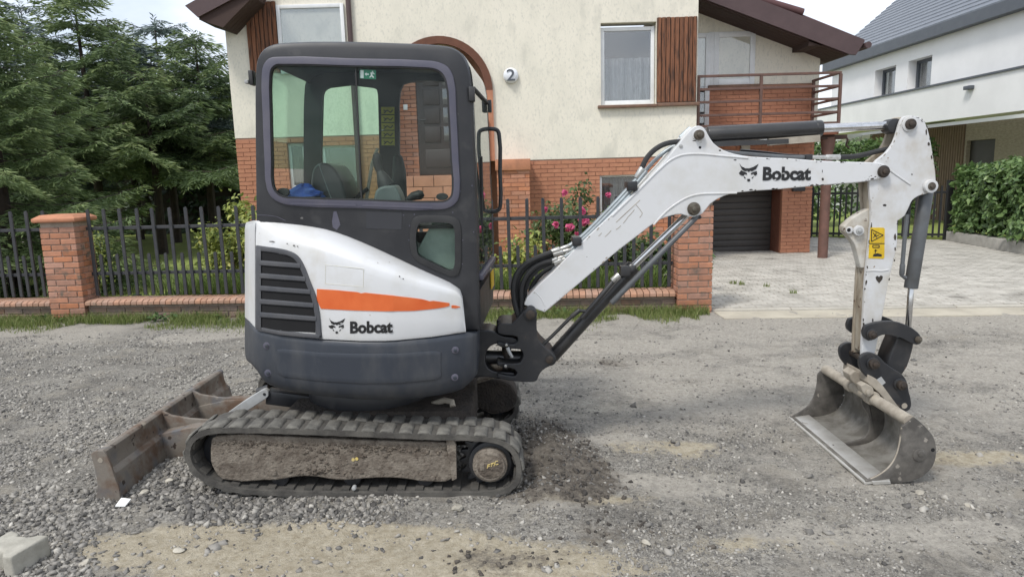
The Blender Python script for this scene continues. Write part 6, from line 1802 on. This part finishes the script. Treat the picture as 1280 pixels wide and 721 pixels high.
edge_chips([(1168, 205), (1164.5, 183), (1160, 162), (1155.5, 152), (1149.5, 147), (1135, 145)], 22, KY0 - .0012, stick, 3, spread=-2)
edge_chips([(1130, 146), (1122.5, 162), (1117, 178), (1107, 191.5), (1092, 203)], 14, KY0 - .0012, stick, 4, 'pipe_dusty', spread=-2)
edge_chips([(940, 196.5), (985, 198.3), (1020, 201), (1070, 203), (1104, 206)], 24, BY0 - .0012, boom, 5, spread=2)
edge_chips([(921, 240.4), (970, 236.5), (1020, 232), (1050, 229.6), (1090, 225)], 25, BY0 - .0012, boom, 6, spread=-2)
edge_chips([(1080, 226), (1090, 224), (1098, 222)], 14, BY0 - .0012, boom, 7, spread=-6, big=4)
edge_chips([(662, 371), (690, 342), (724, 307), (760, 273), (793, 241.5)], 16, BY0 - .0012, boom, 8, 'pipe_dusty', spread=2)
edge_chips([(681, 388), (729, 349), (773, 312), (824, 274)], 14, BY0 - .0012, boom, 9, 'pipe_dusty', spread=-2, big=2)
edge_chips([(868, 165), (873, 163), (879, 167), (880, 175), (874, 179), (866, 174)], 8, BY0 - .0012, boom, 10, 'pipe_dusty', spread=1, big=2)
# warning sticker with the crush triangle
sy = KY0 - .002
stk = MB().prism(xz([(1088.5, 284.5), (1104, 284.5), (1106, 286), (1105.5, 322), (1104, 323.5), (1086, 323), (1085.7, 321), (1088, 286)], sy), sy, sy + .003).build('warning_sticker', 'sticker_yellow', stick, smooth=0)
mb = MB()
for ln in ([(1089.5, 287), (1104, 294)], [(1104, 294), (1089.3, 302)], [(1089.3, 302), (1089.5, 287)], [(1086.5, 304.4), (1105.8, 304.4)], [(1091, 306.5), (1099, 306.5)], [(1099, 306.5), (1099, 309.4)], [(1099, 309.4), (1091, 309.4)], [(1091, 309.4), (1091, 306.5)], [(1094.5, 311.5), (1094, 316.5)], [(1093, 313), (1096.5, 313)], [(1091.5, 291), (1096, 297)], [(1091.5, 297.5), (1095.5, 291.5)], [(1095, 294.5), (1099, 294)]):
    mb.beam(P(*ln[0], sy - .001), P(*ln[1], sy - .001), .0045, .0015, Vector((0, 1, 0)))
mb.prism(xz([(1092, 317.5), (1097, 316.5), (1102, 318), (1102, 320.5), (1091, 320.5)], sy), sy - .0015, sy)
mb.build('sticker_print', 'letter_black', stk, smooth=0)
# ---- cylinders
def cyl(name, a, b, r, Y, m, parent, n=20, Yb=None):
    return MB().tube([P(*a, Y), P(*b, Yb or Y)], r, n).build(name, m, parent, .004)
acyl = cyl('stick_cylinder', (884, 168.5), (1025.5, 160.5), .047, YC, 'cylinder_black', ex, 28)
cyl('cylinder_gland', (1018, 161), (1026.5, 160.5), .0485, YC, 'cylinder_black', acyl, 28)
cyl('piston_rod', (1026, 160.5), (1112, 157), .025, YC, 'chrome', acyl)
cyl('rod_collar', (1108, 157.2), (1114, 157), .029, YC, 'link_silver', acyl)
disc('rod_eye', 1119, 157.5, 9, YC - .045, .0, 'black_steel', acyl, 22, .004, .09)
MB().beam(P(885, 181, 4.15), P(985, 176.5, 4.15), .02, .028).build('guard_strip', 'cylinder_black', acyl)
MB().beam(P(960, 178, 4.16), P(1024, 173, 4.16), .03, .04).build('guard_strip', 'pipe_dusty', acyl)
lcyl = cyl('boom_cylinder', (690, 446), (788, 337), .042, YC, 'cylinder_black', ex, 26)
disc('cylinder_eye', 687, 449, 9, YC - .05, 0, 'cylinder_black', lcyl, 22, .004, .10)
cyl('cylinder_gland', (780, 345.5), (792, 332.5), .047, YC, 'cylinder_black', lcyl, 26)
cyl('piston_rod', (790, 334.5), (862, 265), .021, YC, 'chrome', lcyl)
cyl('guard_rod', (764, 379), (872, 270), .017, 4.10, 'cylinder_grey', lcyl, 12)
disc('rod_clip', 874.5, 271.5, 2.6, 4.085, .0, 'black_steel', lcyl, 10, .002, .02)
MB().tube([P(u, v, 4.11) for u, v in ((675, 434), (690, 420), (714, 396), (724, 388), (733, 389))], .011, 8).build('feed_hose', 'black_rubber', lcyl)
cyl('feed_tube', (727, 398), (772, 345), .016, 4.11, 'cylinder_black', lcyl, 10)
cyl('feed_fitting', (714, 396), (725, 387), .015, 4.11, 'black_steel', lcyl, 10)
cyl('feed_fitting', (765, 351), (774, 343), .019, 4.105, 'fitting_zinc', lcyl, 10)
ubox('port_block', 776, 333, 788, 345, 4.10, 4.16, 'black_steel', lcyl)
bcyl = cyl('bucket_cylinder', (1159, 233), (1138.5, 360), .040, YC - .005, 'cylinder_grey', ex, 26)
cyl('piston_rod', (1139, 358), (1135, 412), .018, YC - .005, 'chrome', bcyl)
MB().tube([P(u, v, 4.11) for u, v in ((1134, 268), (1131.5, 290), (1128.5, 325), (1127, 344), (1132, 347.5))], .0125, 8).build('feed_tube', 'cylinder_grey', bcyl)
cyl('feed_fitting', (1128.2, 330), (1127.3, 343), .016, 4.11, 'cylinder_grey', bcyl, 10)
# ---- hoses and hard tubes
def hose(uv, Y, r, m='black_rubber', name='hydraulic_hose', Y2=None):
    p_ = sm(uv, 4, False, 80)
    n = len(p_)
    return MB().tube([P(p.x, p.y, Y + ((Y2 or Y) - Y) * i / (n - 1)) for i, p in enumerate(p_)], r, 9).build(name, m, ex)
hose([(649, 398), (643, 378), (641.5, 358), (646, 342), (657, 330), (672, 322), (690, 315)], 4.10, .016)
hose([(650, 399), (647, 378), (646, 358), (651, 343), (662, 331), (676, 324), (692, 318)], 4.14, .016)
hose([(652, 398), (652, 380), (651.5, 362), (657, 346), (668, 334), (680, 328), (690, 326)], 4.11, .015)
hose([(653, 397), (656, 382), (656, 366), (661, 350), (671, 338), (681, 332), (692, 327)], 4.17, .015)
hose([(655, 396), (659, 384), (661, 370), (666, 356), (674, 345), (684, 337), (695, 330)], 4.22, .014)
for a, b in (((688, 315.5), (712, 307)), ((691, 318), (716, 311)), ((688, 326.5), (706, 320)), ((692, 328.5), (712, 321))):
    cyl('hose_fitting', a, ((a[0] + b[0]) / 2, (a[1] + b[1]) / 2), .018, 4.12, 'fitting_zinc', ex, 8)
    cyl('hose_fitting', ((a[0] + b[0]) / 2, (a[1] + b[1]) / 2), b, .013, 4.12, 'fitting_zinc', ex, 8)
hose([(711, 307.5), (722, 300), (755, 268), (785, 236), (802, 217)], 4.13, .013, 'tube_steel', 'hydraulic_tube')
hose([(715, 311), (724, 303.5), (757, 271), (787, 239), (808, 214)], 4.12, .013, 'tube_steel', 'hydraulic_tube')
hose([(706, 321), (716, 314), (726, 306), (759, 274), (789, 243)], 4.11, .011, 'tube_steel', 'hydraulic_tube')
hose([(712, 321.5), (700, 334), (680, 354), (666, 368)], 4.12, .011, 'tube_steel', 'hydraulic_tube')
ubox('tube_clamp', 716, 297, 727, 307, 4.07, 4.20, 'black_steel', ex)
ubox('tube_clamp', 785, 227, 797, 238, 4.07, 4.20, 'black_steel', ex)
cyl('hose_fitting', (795, 223), (803, 210), .019, 4.13, 'fitting_zinc', ex, 8)
hose([(801, 213), (809, 197), (820, 186), (833, 179.5), (850, 177), (866, 176)], 4.14, .016)
hose([(806, 214), (818, 201), (832, 189), (846, 180), (858, 172)], 4.19, .012, 'tube_steel', 'hydraulic_tube')
hose([(850, 172), (856, 166), (863, 160)], 4.20, .012, 'tube_steel', 'hydraulic_tube')
hose([(905, 190), (940, 193), (985, 196.5), (1012, 197)], 4.16, .012, 'cylinder_grey', 'hydraulic_tube')
hose([(925, 189), (955, 191.5), (985, 195), (1012, 196)], 4.21, .012, 'cylinder_black')
cyl('hose_fitting', (1012, 196.7), (1034, 196.7), .013, 4.16, 'fitting_zinc', ex, 8)
cyl('hose_fitting', (1032, 196.7), (1050, 196.6), .017, 4.16, 'fitting_zinc', ex, 8)
ubox('tube_clamp', 1008, 193, 1016, 200, 4.13, 4.22, 'black_steel', ex)
hose([(1048, 196.6), (1065, 196), (1082, 193), (1098, 189), (1112, 186.5), (1122, 187)], 4.165, .0155)
hose([(1122, 187), (1135, 195), (1142, 215), (1138, 245), (1134, 268)], 4.17, .0125)
# ---- linkage and quick coupler
LK = [(1079, 414), (1082, 407), (1096, 403), (1116, 401.5), (1134, 406.5), (1147, 415), (1152.5, 423.5), (1151, 429.5), (1145.5, 430.8), (1136.5, 427.5), (1127, 422.5), (1117, 420), (1105.5, 418.2), (1098.5, 420.5), (1094, 424), (1086, 426), (1080, 421)]
lk = prof('bucket_link', LK, 4.055, 4.085, 'black_steel', ex, .004, n=2)
prof('link_plate', LK, 4.055, 4.085, 'black_steel', lk, .004, n=2).location = (0, .20, 0)
pin(1089, 417.5, 6.8, 5.4, 4.055, 'black_steel', 'pin_steel', lk, .012, .028, 18)
pin(1147.5, 424, 4.6, 3.6, 4.055, 'pin_olive', 'pin_olive', lk, .012, .02, 14)
MB().tube([(P(1089, 417.5, 4.06).x, 4.06, P(1089, 417.5, 4.06).z), (P(1089, 417.5, 4.06).x, 4.28, P(1089, 417.5, 4.06).z)], .02, 12).build('link_pin', 'pin_steel', lk)
MB().tube([(P(1147, 424, 4.06).x, 4.06, P(1147, 424, 4.06).z), (P(1147, 424, 4.06).x, 4.28, P(1147, 424, 4.06).z)], .016, 12).build('link_pin', 'pin_steel', lk)
prof('push_link', [(1122, 421), (1130, 421), (1143, 428), (1141, 438), (1129, 467), (1119, 472), (1109, 462), (1110, 452)], 4.10, 4.24, 'black_steel', ex, .012)
QC = [(1074.5, 454), (1075.5, 447), (1081.5, 442), (1090, 441), (1098, 444.5), (1106, 453), (1117, 461), (1128, 468), (1133.5, 476), (1136.5, 490), (1139.5, 504), (1137.5, 511.5), (1131, 515.2), (1123, 511.5), (1112, 500), (1103, 490.5), (1094, 481.5), (1085, 472.5), (1077, 463)]
qc = prof('quick_coupler', QC, 4.03, 4.06, 'black_steel', ex, .005, n=2)
prof('coupler_plate', QC, 4.03, 4.06, 'black_steel', qc, .005, n=2).location = (0, .255, 0)
pin(1090, 453.5, 8.0, 6.4, 4.03, 'black_steel', 'pin_steel', qc, .014, .04, 20)
pin(1124, 479.5, 8.0, 6.0, 4.03, 'black_steel', 'pin_steel', qc, .014, .045, 20)
for (u, v) in ((1090, 453.5), (1124, 479.5)):
    c = P(u, v, 4.04)
    MB().tube([(c.x, 4.04, c.z), (c.x, 4.32, c.z)], .022, 12).build('coupler_pin', 'pin_steel', qc)
disc('lock_hole', 1130.5, 507, 3.8, 4.03, .0015, 'pipe_dusty', qc, 16, 0)
disc('lock_bolt', 1121.5, 507.5, 3.2, 4.03, .008, 'pin_steel', qc, 12, .002)
MB().prism(xz([(1096, 474), (1101.5, 470.5), (1107, 478), (1101.5, 482)], 4.028), 4.026, 4.029).build('rating_plate', 'link_silver', qc, smooth=0)
prof('coupler_base', [(1085, 468), (1096, 474), (1120, 504), (1126, 511), (1119, 511), (1098, 490), (1084, 478)], 4.02, 4.33, 'pipe_dusty', qc, .004)
# ---- bucket: shell, side plates, top pipe, lip, inner rib
KB0, KB1 = 3.62, 4.68
out_uv = [(1137, 527), (1143, 521.5), (1149, 526), (1159.5, 536), (1167.5, 547), (1170.5, 560), (1168.5, 577), (1160, 590), (1145, 599.5), (1117, 604.5), (1095, 605.5), (1083, 603)]
ol2 = xz([(p.x, p.y) for p in sm(out_uv, 4, False, 70)], KB0)
th2 = .014
sh = []
for i, (x, z) in enumerate(ol2):
    a, b = Vector(ol2[max(i - 1, 0)]), Vector(ol2[min(i + 1, len(ol2) - 1)])
    t = (b - a).normalized(); nn = Vector((t.y, -t.x))           # toward the hollow side
    sh.append((x, z, x + nn.x * th2, z + nn.y * th2))
cs = [[(o[0], KB0 + .012, o[1]), (o[0], KB1 - .012, o[1]), (o[2], KB1 - .012, o[3]), (o[2], KB0 + .012, o[3])] for o in sh]
bucket = MB().grid(cs, True).add(cs[0], [(0, 1, 2, 3)]).add(cs[-1], [(3, 2, 1, 0)]).build('bucket', 'bucket_inside', ex, smooth=40)
sp_uv = out_uv + [(1082, 600.5), (1094, 596), (1102.5, 591), (1111, 584), (1117, 576), (1122, 564.5), (1125.5, 549), (1127.5, 534)]
side_xz = xz(sm(sp_uv, 3, True, 60), KB0)
for y0, m in ((KB0, 'bucket_steel'), (KB1 - .016, 'bucket_steel')):
    MB().prism(side_xz, y0, y0 + .016).build('side_plate', m, bucket, .004)
edge = [(p.x, p.y) for p in sm([(1088, 598.5), (1094, 596), (1102.5, 591), (1111, 584), (1117, 576), (1122, 564.5), (1125.5, 549), (1127.5, 534)], 3, False)]
MB().tube([P(u, v, KB0 + .006) for u, v in edge], .0065, 6).build('side_edge', 'pipe_dusty', bucket)
tp = P(1139.5, 527.5, KB0)
MB().tube([(tp.x, KB0 + .017, tp.z), (tp.x, KB1 - .017, tp.z)], .034, 20).build('top_pipe', 'pipe_dusty', bucket)
lipx = P(1083, 603, KB0); l2_ = P(1112, 604, KB0)
dirv = Vector((l2_.x - lipx.x, 0, l2_.z - lipx.z)).normalized()
up_ = Vector((-dirv.z, 0, dirv.x))
p0 = Vector((lipx.x, 0, lipx.z)) - dirv * .012
rows = []
for y in (KB0 - .004, KB1 + .004):
    rows.append([p0 + Vector((0, y, 0)) + up_ * .002, p0 + dirv * .14 + Vector((0, y, 0)) + up_ * .028, p0 + dirv * .14 + Vector((0, y, 0)) + up_ * .010, p0 + Vector((0, y, 0)) - up_ * .010])
MB().grid(rows, True).add(rows[0], [(0, 1, 2, 3)]).add(rows[1], [(3, 2, 1, 0)]).build('cutting_edge', 'bucket_lip', bucket, .002)
wear = P(1100, 603, KB0)
prof('wear_strip', [(1090, 601.5), (1113, 600.5), (1114, 604.8), (1092, 606)], KB0 - .010, KB0 + .002, 'bucket_lip', bucket, .003, n=1)
# rib plate inside at the middle
inn = [(o[2], o[3]) for o in sh]
cen = Vector((sum(p[0] for p in inn) / len(inn) - .10, sum(p[1] for p in inn) / len(inn)))
rib_o = inn[1:-3]
rib_i = []
for i, p in enumerate(rib_o):
    t = i / (len(rib_o) - 1); wdt = .012 + .085 * math.sin(math.pi * min(1, t * .9 + .12)) ** .8 * (1 if t < .6 else (1 - (t - .6) / .45))
    d = (cen - Vector(p)).normalized()
    rib_i.append((p[0] + d.x * wdt, p[1] + d.y * wdt))
MB().prism(rib_o + rib_i[::-1], YC - .05, YC - .036).build('inner_rib', 'bucket_steel', bucket, .002)
disc('bucket_boss', 1149.5, 568.5, 9.0, KB0, .005, 'bucket_steel', bucket, 22)
disc('bucket_boss', 1151, 566.5, 5.0, KB0, .009, 'bucket_steel', bucket, 6)
disc('bolt_hole', 1166, 562, 2.6, KB0, .0015, 'black_hole', bucket, 12, 0)
for (y_, q) in ((4.665, (1056, 493)), (4.665, (1052, 507)), (4.665, (1042, 518))):
    mb = MB()
    for a in (90, 210, 330):
        c = P(*q, KB1 - .02)
        mb.beam(c, c + Vector((.014 * math.cos(math.radians(a)), 0, .014 * math.sin(math.radians(a)))), .004, .009, Vector((0, 1, 0)))
    mb.build('star_mark', 'sticker_white', bucket, smooth=0)  # solid white marks painted for the bright ground seen through small holes
# coupler hooks gripping the pipe
for (y0, y1) in ((4.02, 4.08), (4.27, 4.33)):
    lpk = []
    for k in range(16):
        a = math.radians(-60 + k * 300 / 15)
        lpk.append((tp.x + .045 * math.cos(a), tp.z + .045 * math.sin(a)))
    MB().prism(lpk, y0, y1).build('pipe_hook', 'pipe_dusty', qc, .006)
prof('pipe_clamp', [(1062, 468), (1069, 463), (1078, 468), (1087, 476), (1084, 484), (1075, 483), (1065, 476)], 4.12, 4.22, 'pipe_dusty', qc, .006)
prof('pipe_clamp', [(1076, 482), (1082, 479), (1091, 484), (1093, 491), (1087, 496), (1079, 491)], 3.99, 4.05, 'pipe_dusty', qc, .005)
disc('clamp_bolt', 1085, 489.5, 3.2, 3.99, .010, 'pipe_dusty', qc, 14, .002)

# ---- blue cloth lying on the shelf behind the seat
bc = P(380, 246, 3.92)
cl_ = []
for i in range(9):
    r_ = []
    for k in range(18):
        a = 2 * math.pi * k / 18; q = i / 8
        n_ = 1 + .22 * math.sin(3 * a + i) + .12 * math.sin(5 * a - i * 2)
        r_.append((bc.x + .095 * math.cos(a) * math.cos(q * 1.5) * n_, bc.y + .075 * math.sin(a) * math.cos(q * 1.5) * n_, bc.z - .006 + .072 * math.sin(q * 1.5) * (1 + .15 * math.sin(2 * a + i))))
    cl_.append(r_)
clo = MB().grid(cl_, True).add(cl_[0], [tuple(range(18))]).add(cl_[-1], [tuple(range(18))]).build('blue_cloth', 'blue_cloth', None, smooth=60)
tag(clo, 'crumpled blue cloth lying behind the seat inside the cab', 'cloth')

# ================================================================== LOOSE THINGS ON THE GROUND
def scatter(name, n, size, tones, m, place, label=None, seed=1, flat=.62):
    rg = np.random.default_rng(seed)
    x, y = place(rg, n)
    n = len(x)
    s = size(rg, n, x, y)
    base = np.array([[a, b, c] for a in (-1, 1) for b in (-1, 1) for c in (-1, 1)], float) * .5
    o8 = base[None] * (1 + rg.normal(size=(n, 8, 3)) * .26) + rg.normal(size=(n, 8, 3)) * .10
    o8 *= np.array([1.25, 1.0, flat])[None, None]
    a, b, c = rg.random(n) * 6.283, rg.normal(size=n) * .5, rg.normal(size=n) * .5
    ca, sa, cb, sb, cc, sc = np.cos(a), np.sin(a), np.cos(b), np.sin(b), np.cos(c), np.sin(c)
    X, Y, Z = o8[..., 0], o8[..., 1], o8[..., 2]
    Y, Z = Y * cb[:, None] - Z * sb[:, None], Y * sb[:, None] + Z * cb[:, None]
    X, Z = X * cc[:, None] - Z * sc[:, None], X * sc[:, None] + Z * cc[:, None]
    X, Y = X * ca[:, None] - Y * sa[:, None], X * sa[:, None] + Y * ca[:, None]
    zz = gz(x, y) + s * .06
    V = np.stack([X * s[:, None] + x[:, None], Y * s[:, None] + y[:, None], Z * s[:, None] + zz[:, None]], -1).reshape(-1, 3)
    F = (np.array([[0, 1, 3, 2], [4, 6, 7, 5], [0, 4, 5, 1], [2, 3, 7, 6], [0, 2, 6, 4], [1, 5, 7, 3]])[None] + (np.arange(n) * 8)[:, None, None]).reshape(-1, 4)
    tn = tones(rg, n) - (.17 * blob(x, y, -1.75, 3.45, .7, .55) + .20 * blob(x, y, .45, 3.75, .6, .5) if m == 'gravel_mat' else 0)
    o = npmesh(name, V, F, m, np.repeat(np.clip(tn, 0, 1), 6))
    return tag(o, label, kind='stuff')
def place_gravel(rg, n):
    y = 2.45 * (8.0 / 2.45) ** (rg.random(n) ** 1.0)
    x = rg.uniform(-1, 1, n) * (.82 * y + .3)
    pale, sand, soil = ground_weights(x, y)
    dens = .62 - .55 * pale - .58 * sand - .25 * soil
    dens *= .10 + 1.25 * sstep(.3, .72, vnoise(x, y, 2.6, 51, 5))
    dens *= np.where(x < -.1 - .15 * y, 1.7, 1.0)
    k = rg.random(n) < dens * 1.25
    return x[k], y[k]
def gsize(rg, n, x, y):
    big = np.where(x < -.4, 1.08, 1.0) * (1.1 + .5 * blob(x, y, -1.7, 3.3, 1.0, .7))
    return (.0042 + .0125 * rg.random(n) ** 3.6) * big * np.where(x > .2, .78, 1.0)
scatter('gravel', 165000, gsize, lambda rg, n: .40 + .22 * rg.normal(size=n), 'gravel_mat', place_gravel, seed=3)
def place_clods(rg, n):
    y = rg.uniform(2.5, 6.6, n); x = rg.uniform(-1.5, 3.4, n)
    _, _, soil = ground_weights(x, y)
    k = rg.random(n) < soil * np.exp(-((x - .2) ** 2) / 1.4) * .8
    return x[k], y[k]
scatter('soil_crumbs', 26000, lambda rg, n, x, y: .005 + .018 * rg.random(n) ** 3, lambda rg, n: .42 + .25 * rg.normal(size=n), 'clod_mat', place_clods, seed=4, flat=.8)
def place_chips(rg, n):
    y = 2.45 * (7.5 / 2.45) ** rg.random(n); x = rg.uniform(-1, 1, n) * (.82 * y + .3)
    return x, y
scatter('pebbles', 1500, lambda rg, n, x, y: .010 + .024 * rg.random(n) ** 4, lambda rg, n: .48 + .22 * rg.normal(size=n), 'gravel_mat', place_chips, seed=6, flat=.5)
def stone(u, v, s, label, seed, flat=.6):
    g = G(u, v, float(gz(*G(u, v, 0).xy)))
    rg = np.random.default_rng(seed)
    bm = bmesh.new(); bmesh.ops.create_icosphere(bm, subdivisions=2, radius=1)
    ax = rg.normal(size=(7, 3)); ax /= np.linalg.norm(ax, axis=1, keepdims=True)
    for vv in bm.verts:
        c = np.array(vv.co)
        for a in ax:                      # facets: cut the ball by random planes
            q = c @ a
            if q > .62: c = c - a * (q - .62)
        vv.co = Vector(c)
    r = s / FPX * g.y / 2
    for vv in bm.verts: vv.co = Vector((vv.co.x * r * 1.15, vv.co.y * r, vv.co.z * r * flat))
    me = bpy.data.meshes.new('stone'); bm.to_mesh(me); bm.free(); finish(me, 'stone_pale', 28)
    o = bpy.data.objects.new('stone', me); COL.objects.link(o); o.location = (g.x, g.y, g.z + r * flat * .45); o.rotation_euler = (0, 0, seed)
    return tag(o, label, 'stone', 'larger stones lying on the gravel')
stone(571, 636, 17, 'largest pale stone just in front of the lower edge of the track', 1)
stone(808, 679, 13, 'greyish pink stone on the bare earth below the boom', 2)
stone(212, 602, 11, 'pale stone in the dark gravel between the blade and the track', 3)
stone(180, 616, 12, 'rounded grey stone next to the lower corner of the blade', 4)
stone(107, 704, 18, 'flat sandy stone beside the concrete block', 5, .4)
stone(224, 688, 15, 'flat pale stone sunk in the sandy patch right of the block', 6, .4)
stone(1150, 617, 15, 'small flat pale stone under the bucket side', 7, .4)
stone(1210, 632, 12, 'light stone right of the bucket', 8, .5)
pg = G(155, 633, float(gz(*G(155, 633, 0).xy)))
mb = MB()
a_ = [(-.035, -.018, .004), (.022, -.026, .006), (.034, .014, .026), (-.022, .022, .030)]
mb.add([(pg.x + x, pg.y + y, pg.z + z + .012) for x, y, z in a_] + [(pg.x + x, pg.y + y, pg.z + z + .006) for x, y, z in a_], [(0, 1, 2, 3), (7, 6, 5, 4), (0, 4, 5, 1), (1, 5, 6, 2), (2, 6, 7, 3), (3, 7, 4, 0)])
tag(mb.build('paper_scrap', 'paper', None, smooth=0), 'small white scrap of paper at the lower corner of the dozer blade', 'paper')
# interlocking concrete paving block at the lower left
g0 = G(24, 706, float(gz(*G(24, 706, 0).xy)))
def hblock(cx_, cy_, z0, a, s):
    lp_ = [(-.10, -.085), (-.055, -.085), (-.03, -.055), (.03, -.055), (.055, -.085), (.10, -.085), (.10, .085), (.055, .085), (.03, .055), (-.03, .055), (-.055, .085), (-.10, .085)]
    ca, sa = math.cos(a), math.sin(a)
    return [(cx_ + (x * ca - y * sa) * s, cy_ + (x * sa + y * ca) * s) for x, y in lp_]
blk = MB().prism_z(hblock(g0.x - .045, g0.y + .03, 0, -.25, 1.12), g0.z - .03, g0.z + .095).build('paving_block', 'block_concrete', None, bev=.010, seg=3)
bm = bmesh.new(); bm.from_mesh(blk.data)
bmesh.ops.triangulate(bm, faces=bm.faces)
bmesh.ops.subdivide_edges(bm, edges=[e for e in bm.edges if e.calc_length() > .03], cuts=3, use_grid_fill=True)
bmesh.ops.subdivide_edges(bm, edges=[e for e in bm.edges if e.calc_length() > .02], cuts=1, use_grid_fill=True)
for vv in bm.verts:
    q = vv.co; k = float(vnoise(q.x * 1.0 + q.z * .7, q.y + q.z * .6, 26, 91, 4)) - .5
    vv.co = q + Vector((k * .012, -abs(k) * .010, k * .010))
bm.to_mesh(blk.data); bm.free()
tag(blk,
    'loose grey interlocking concrete block at the lower left corner', 'concrete block')
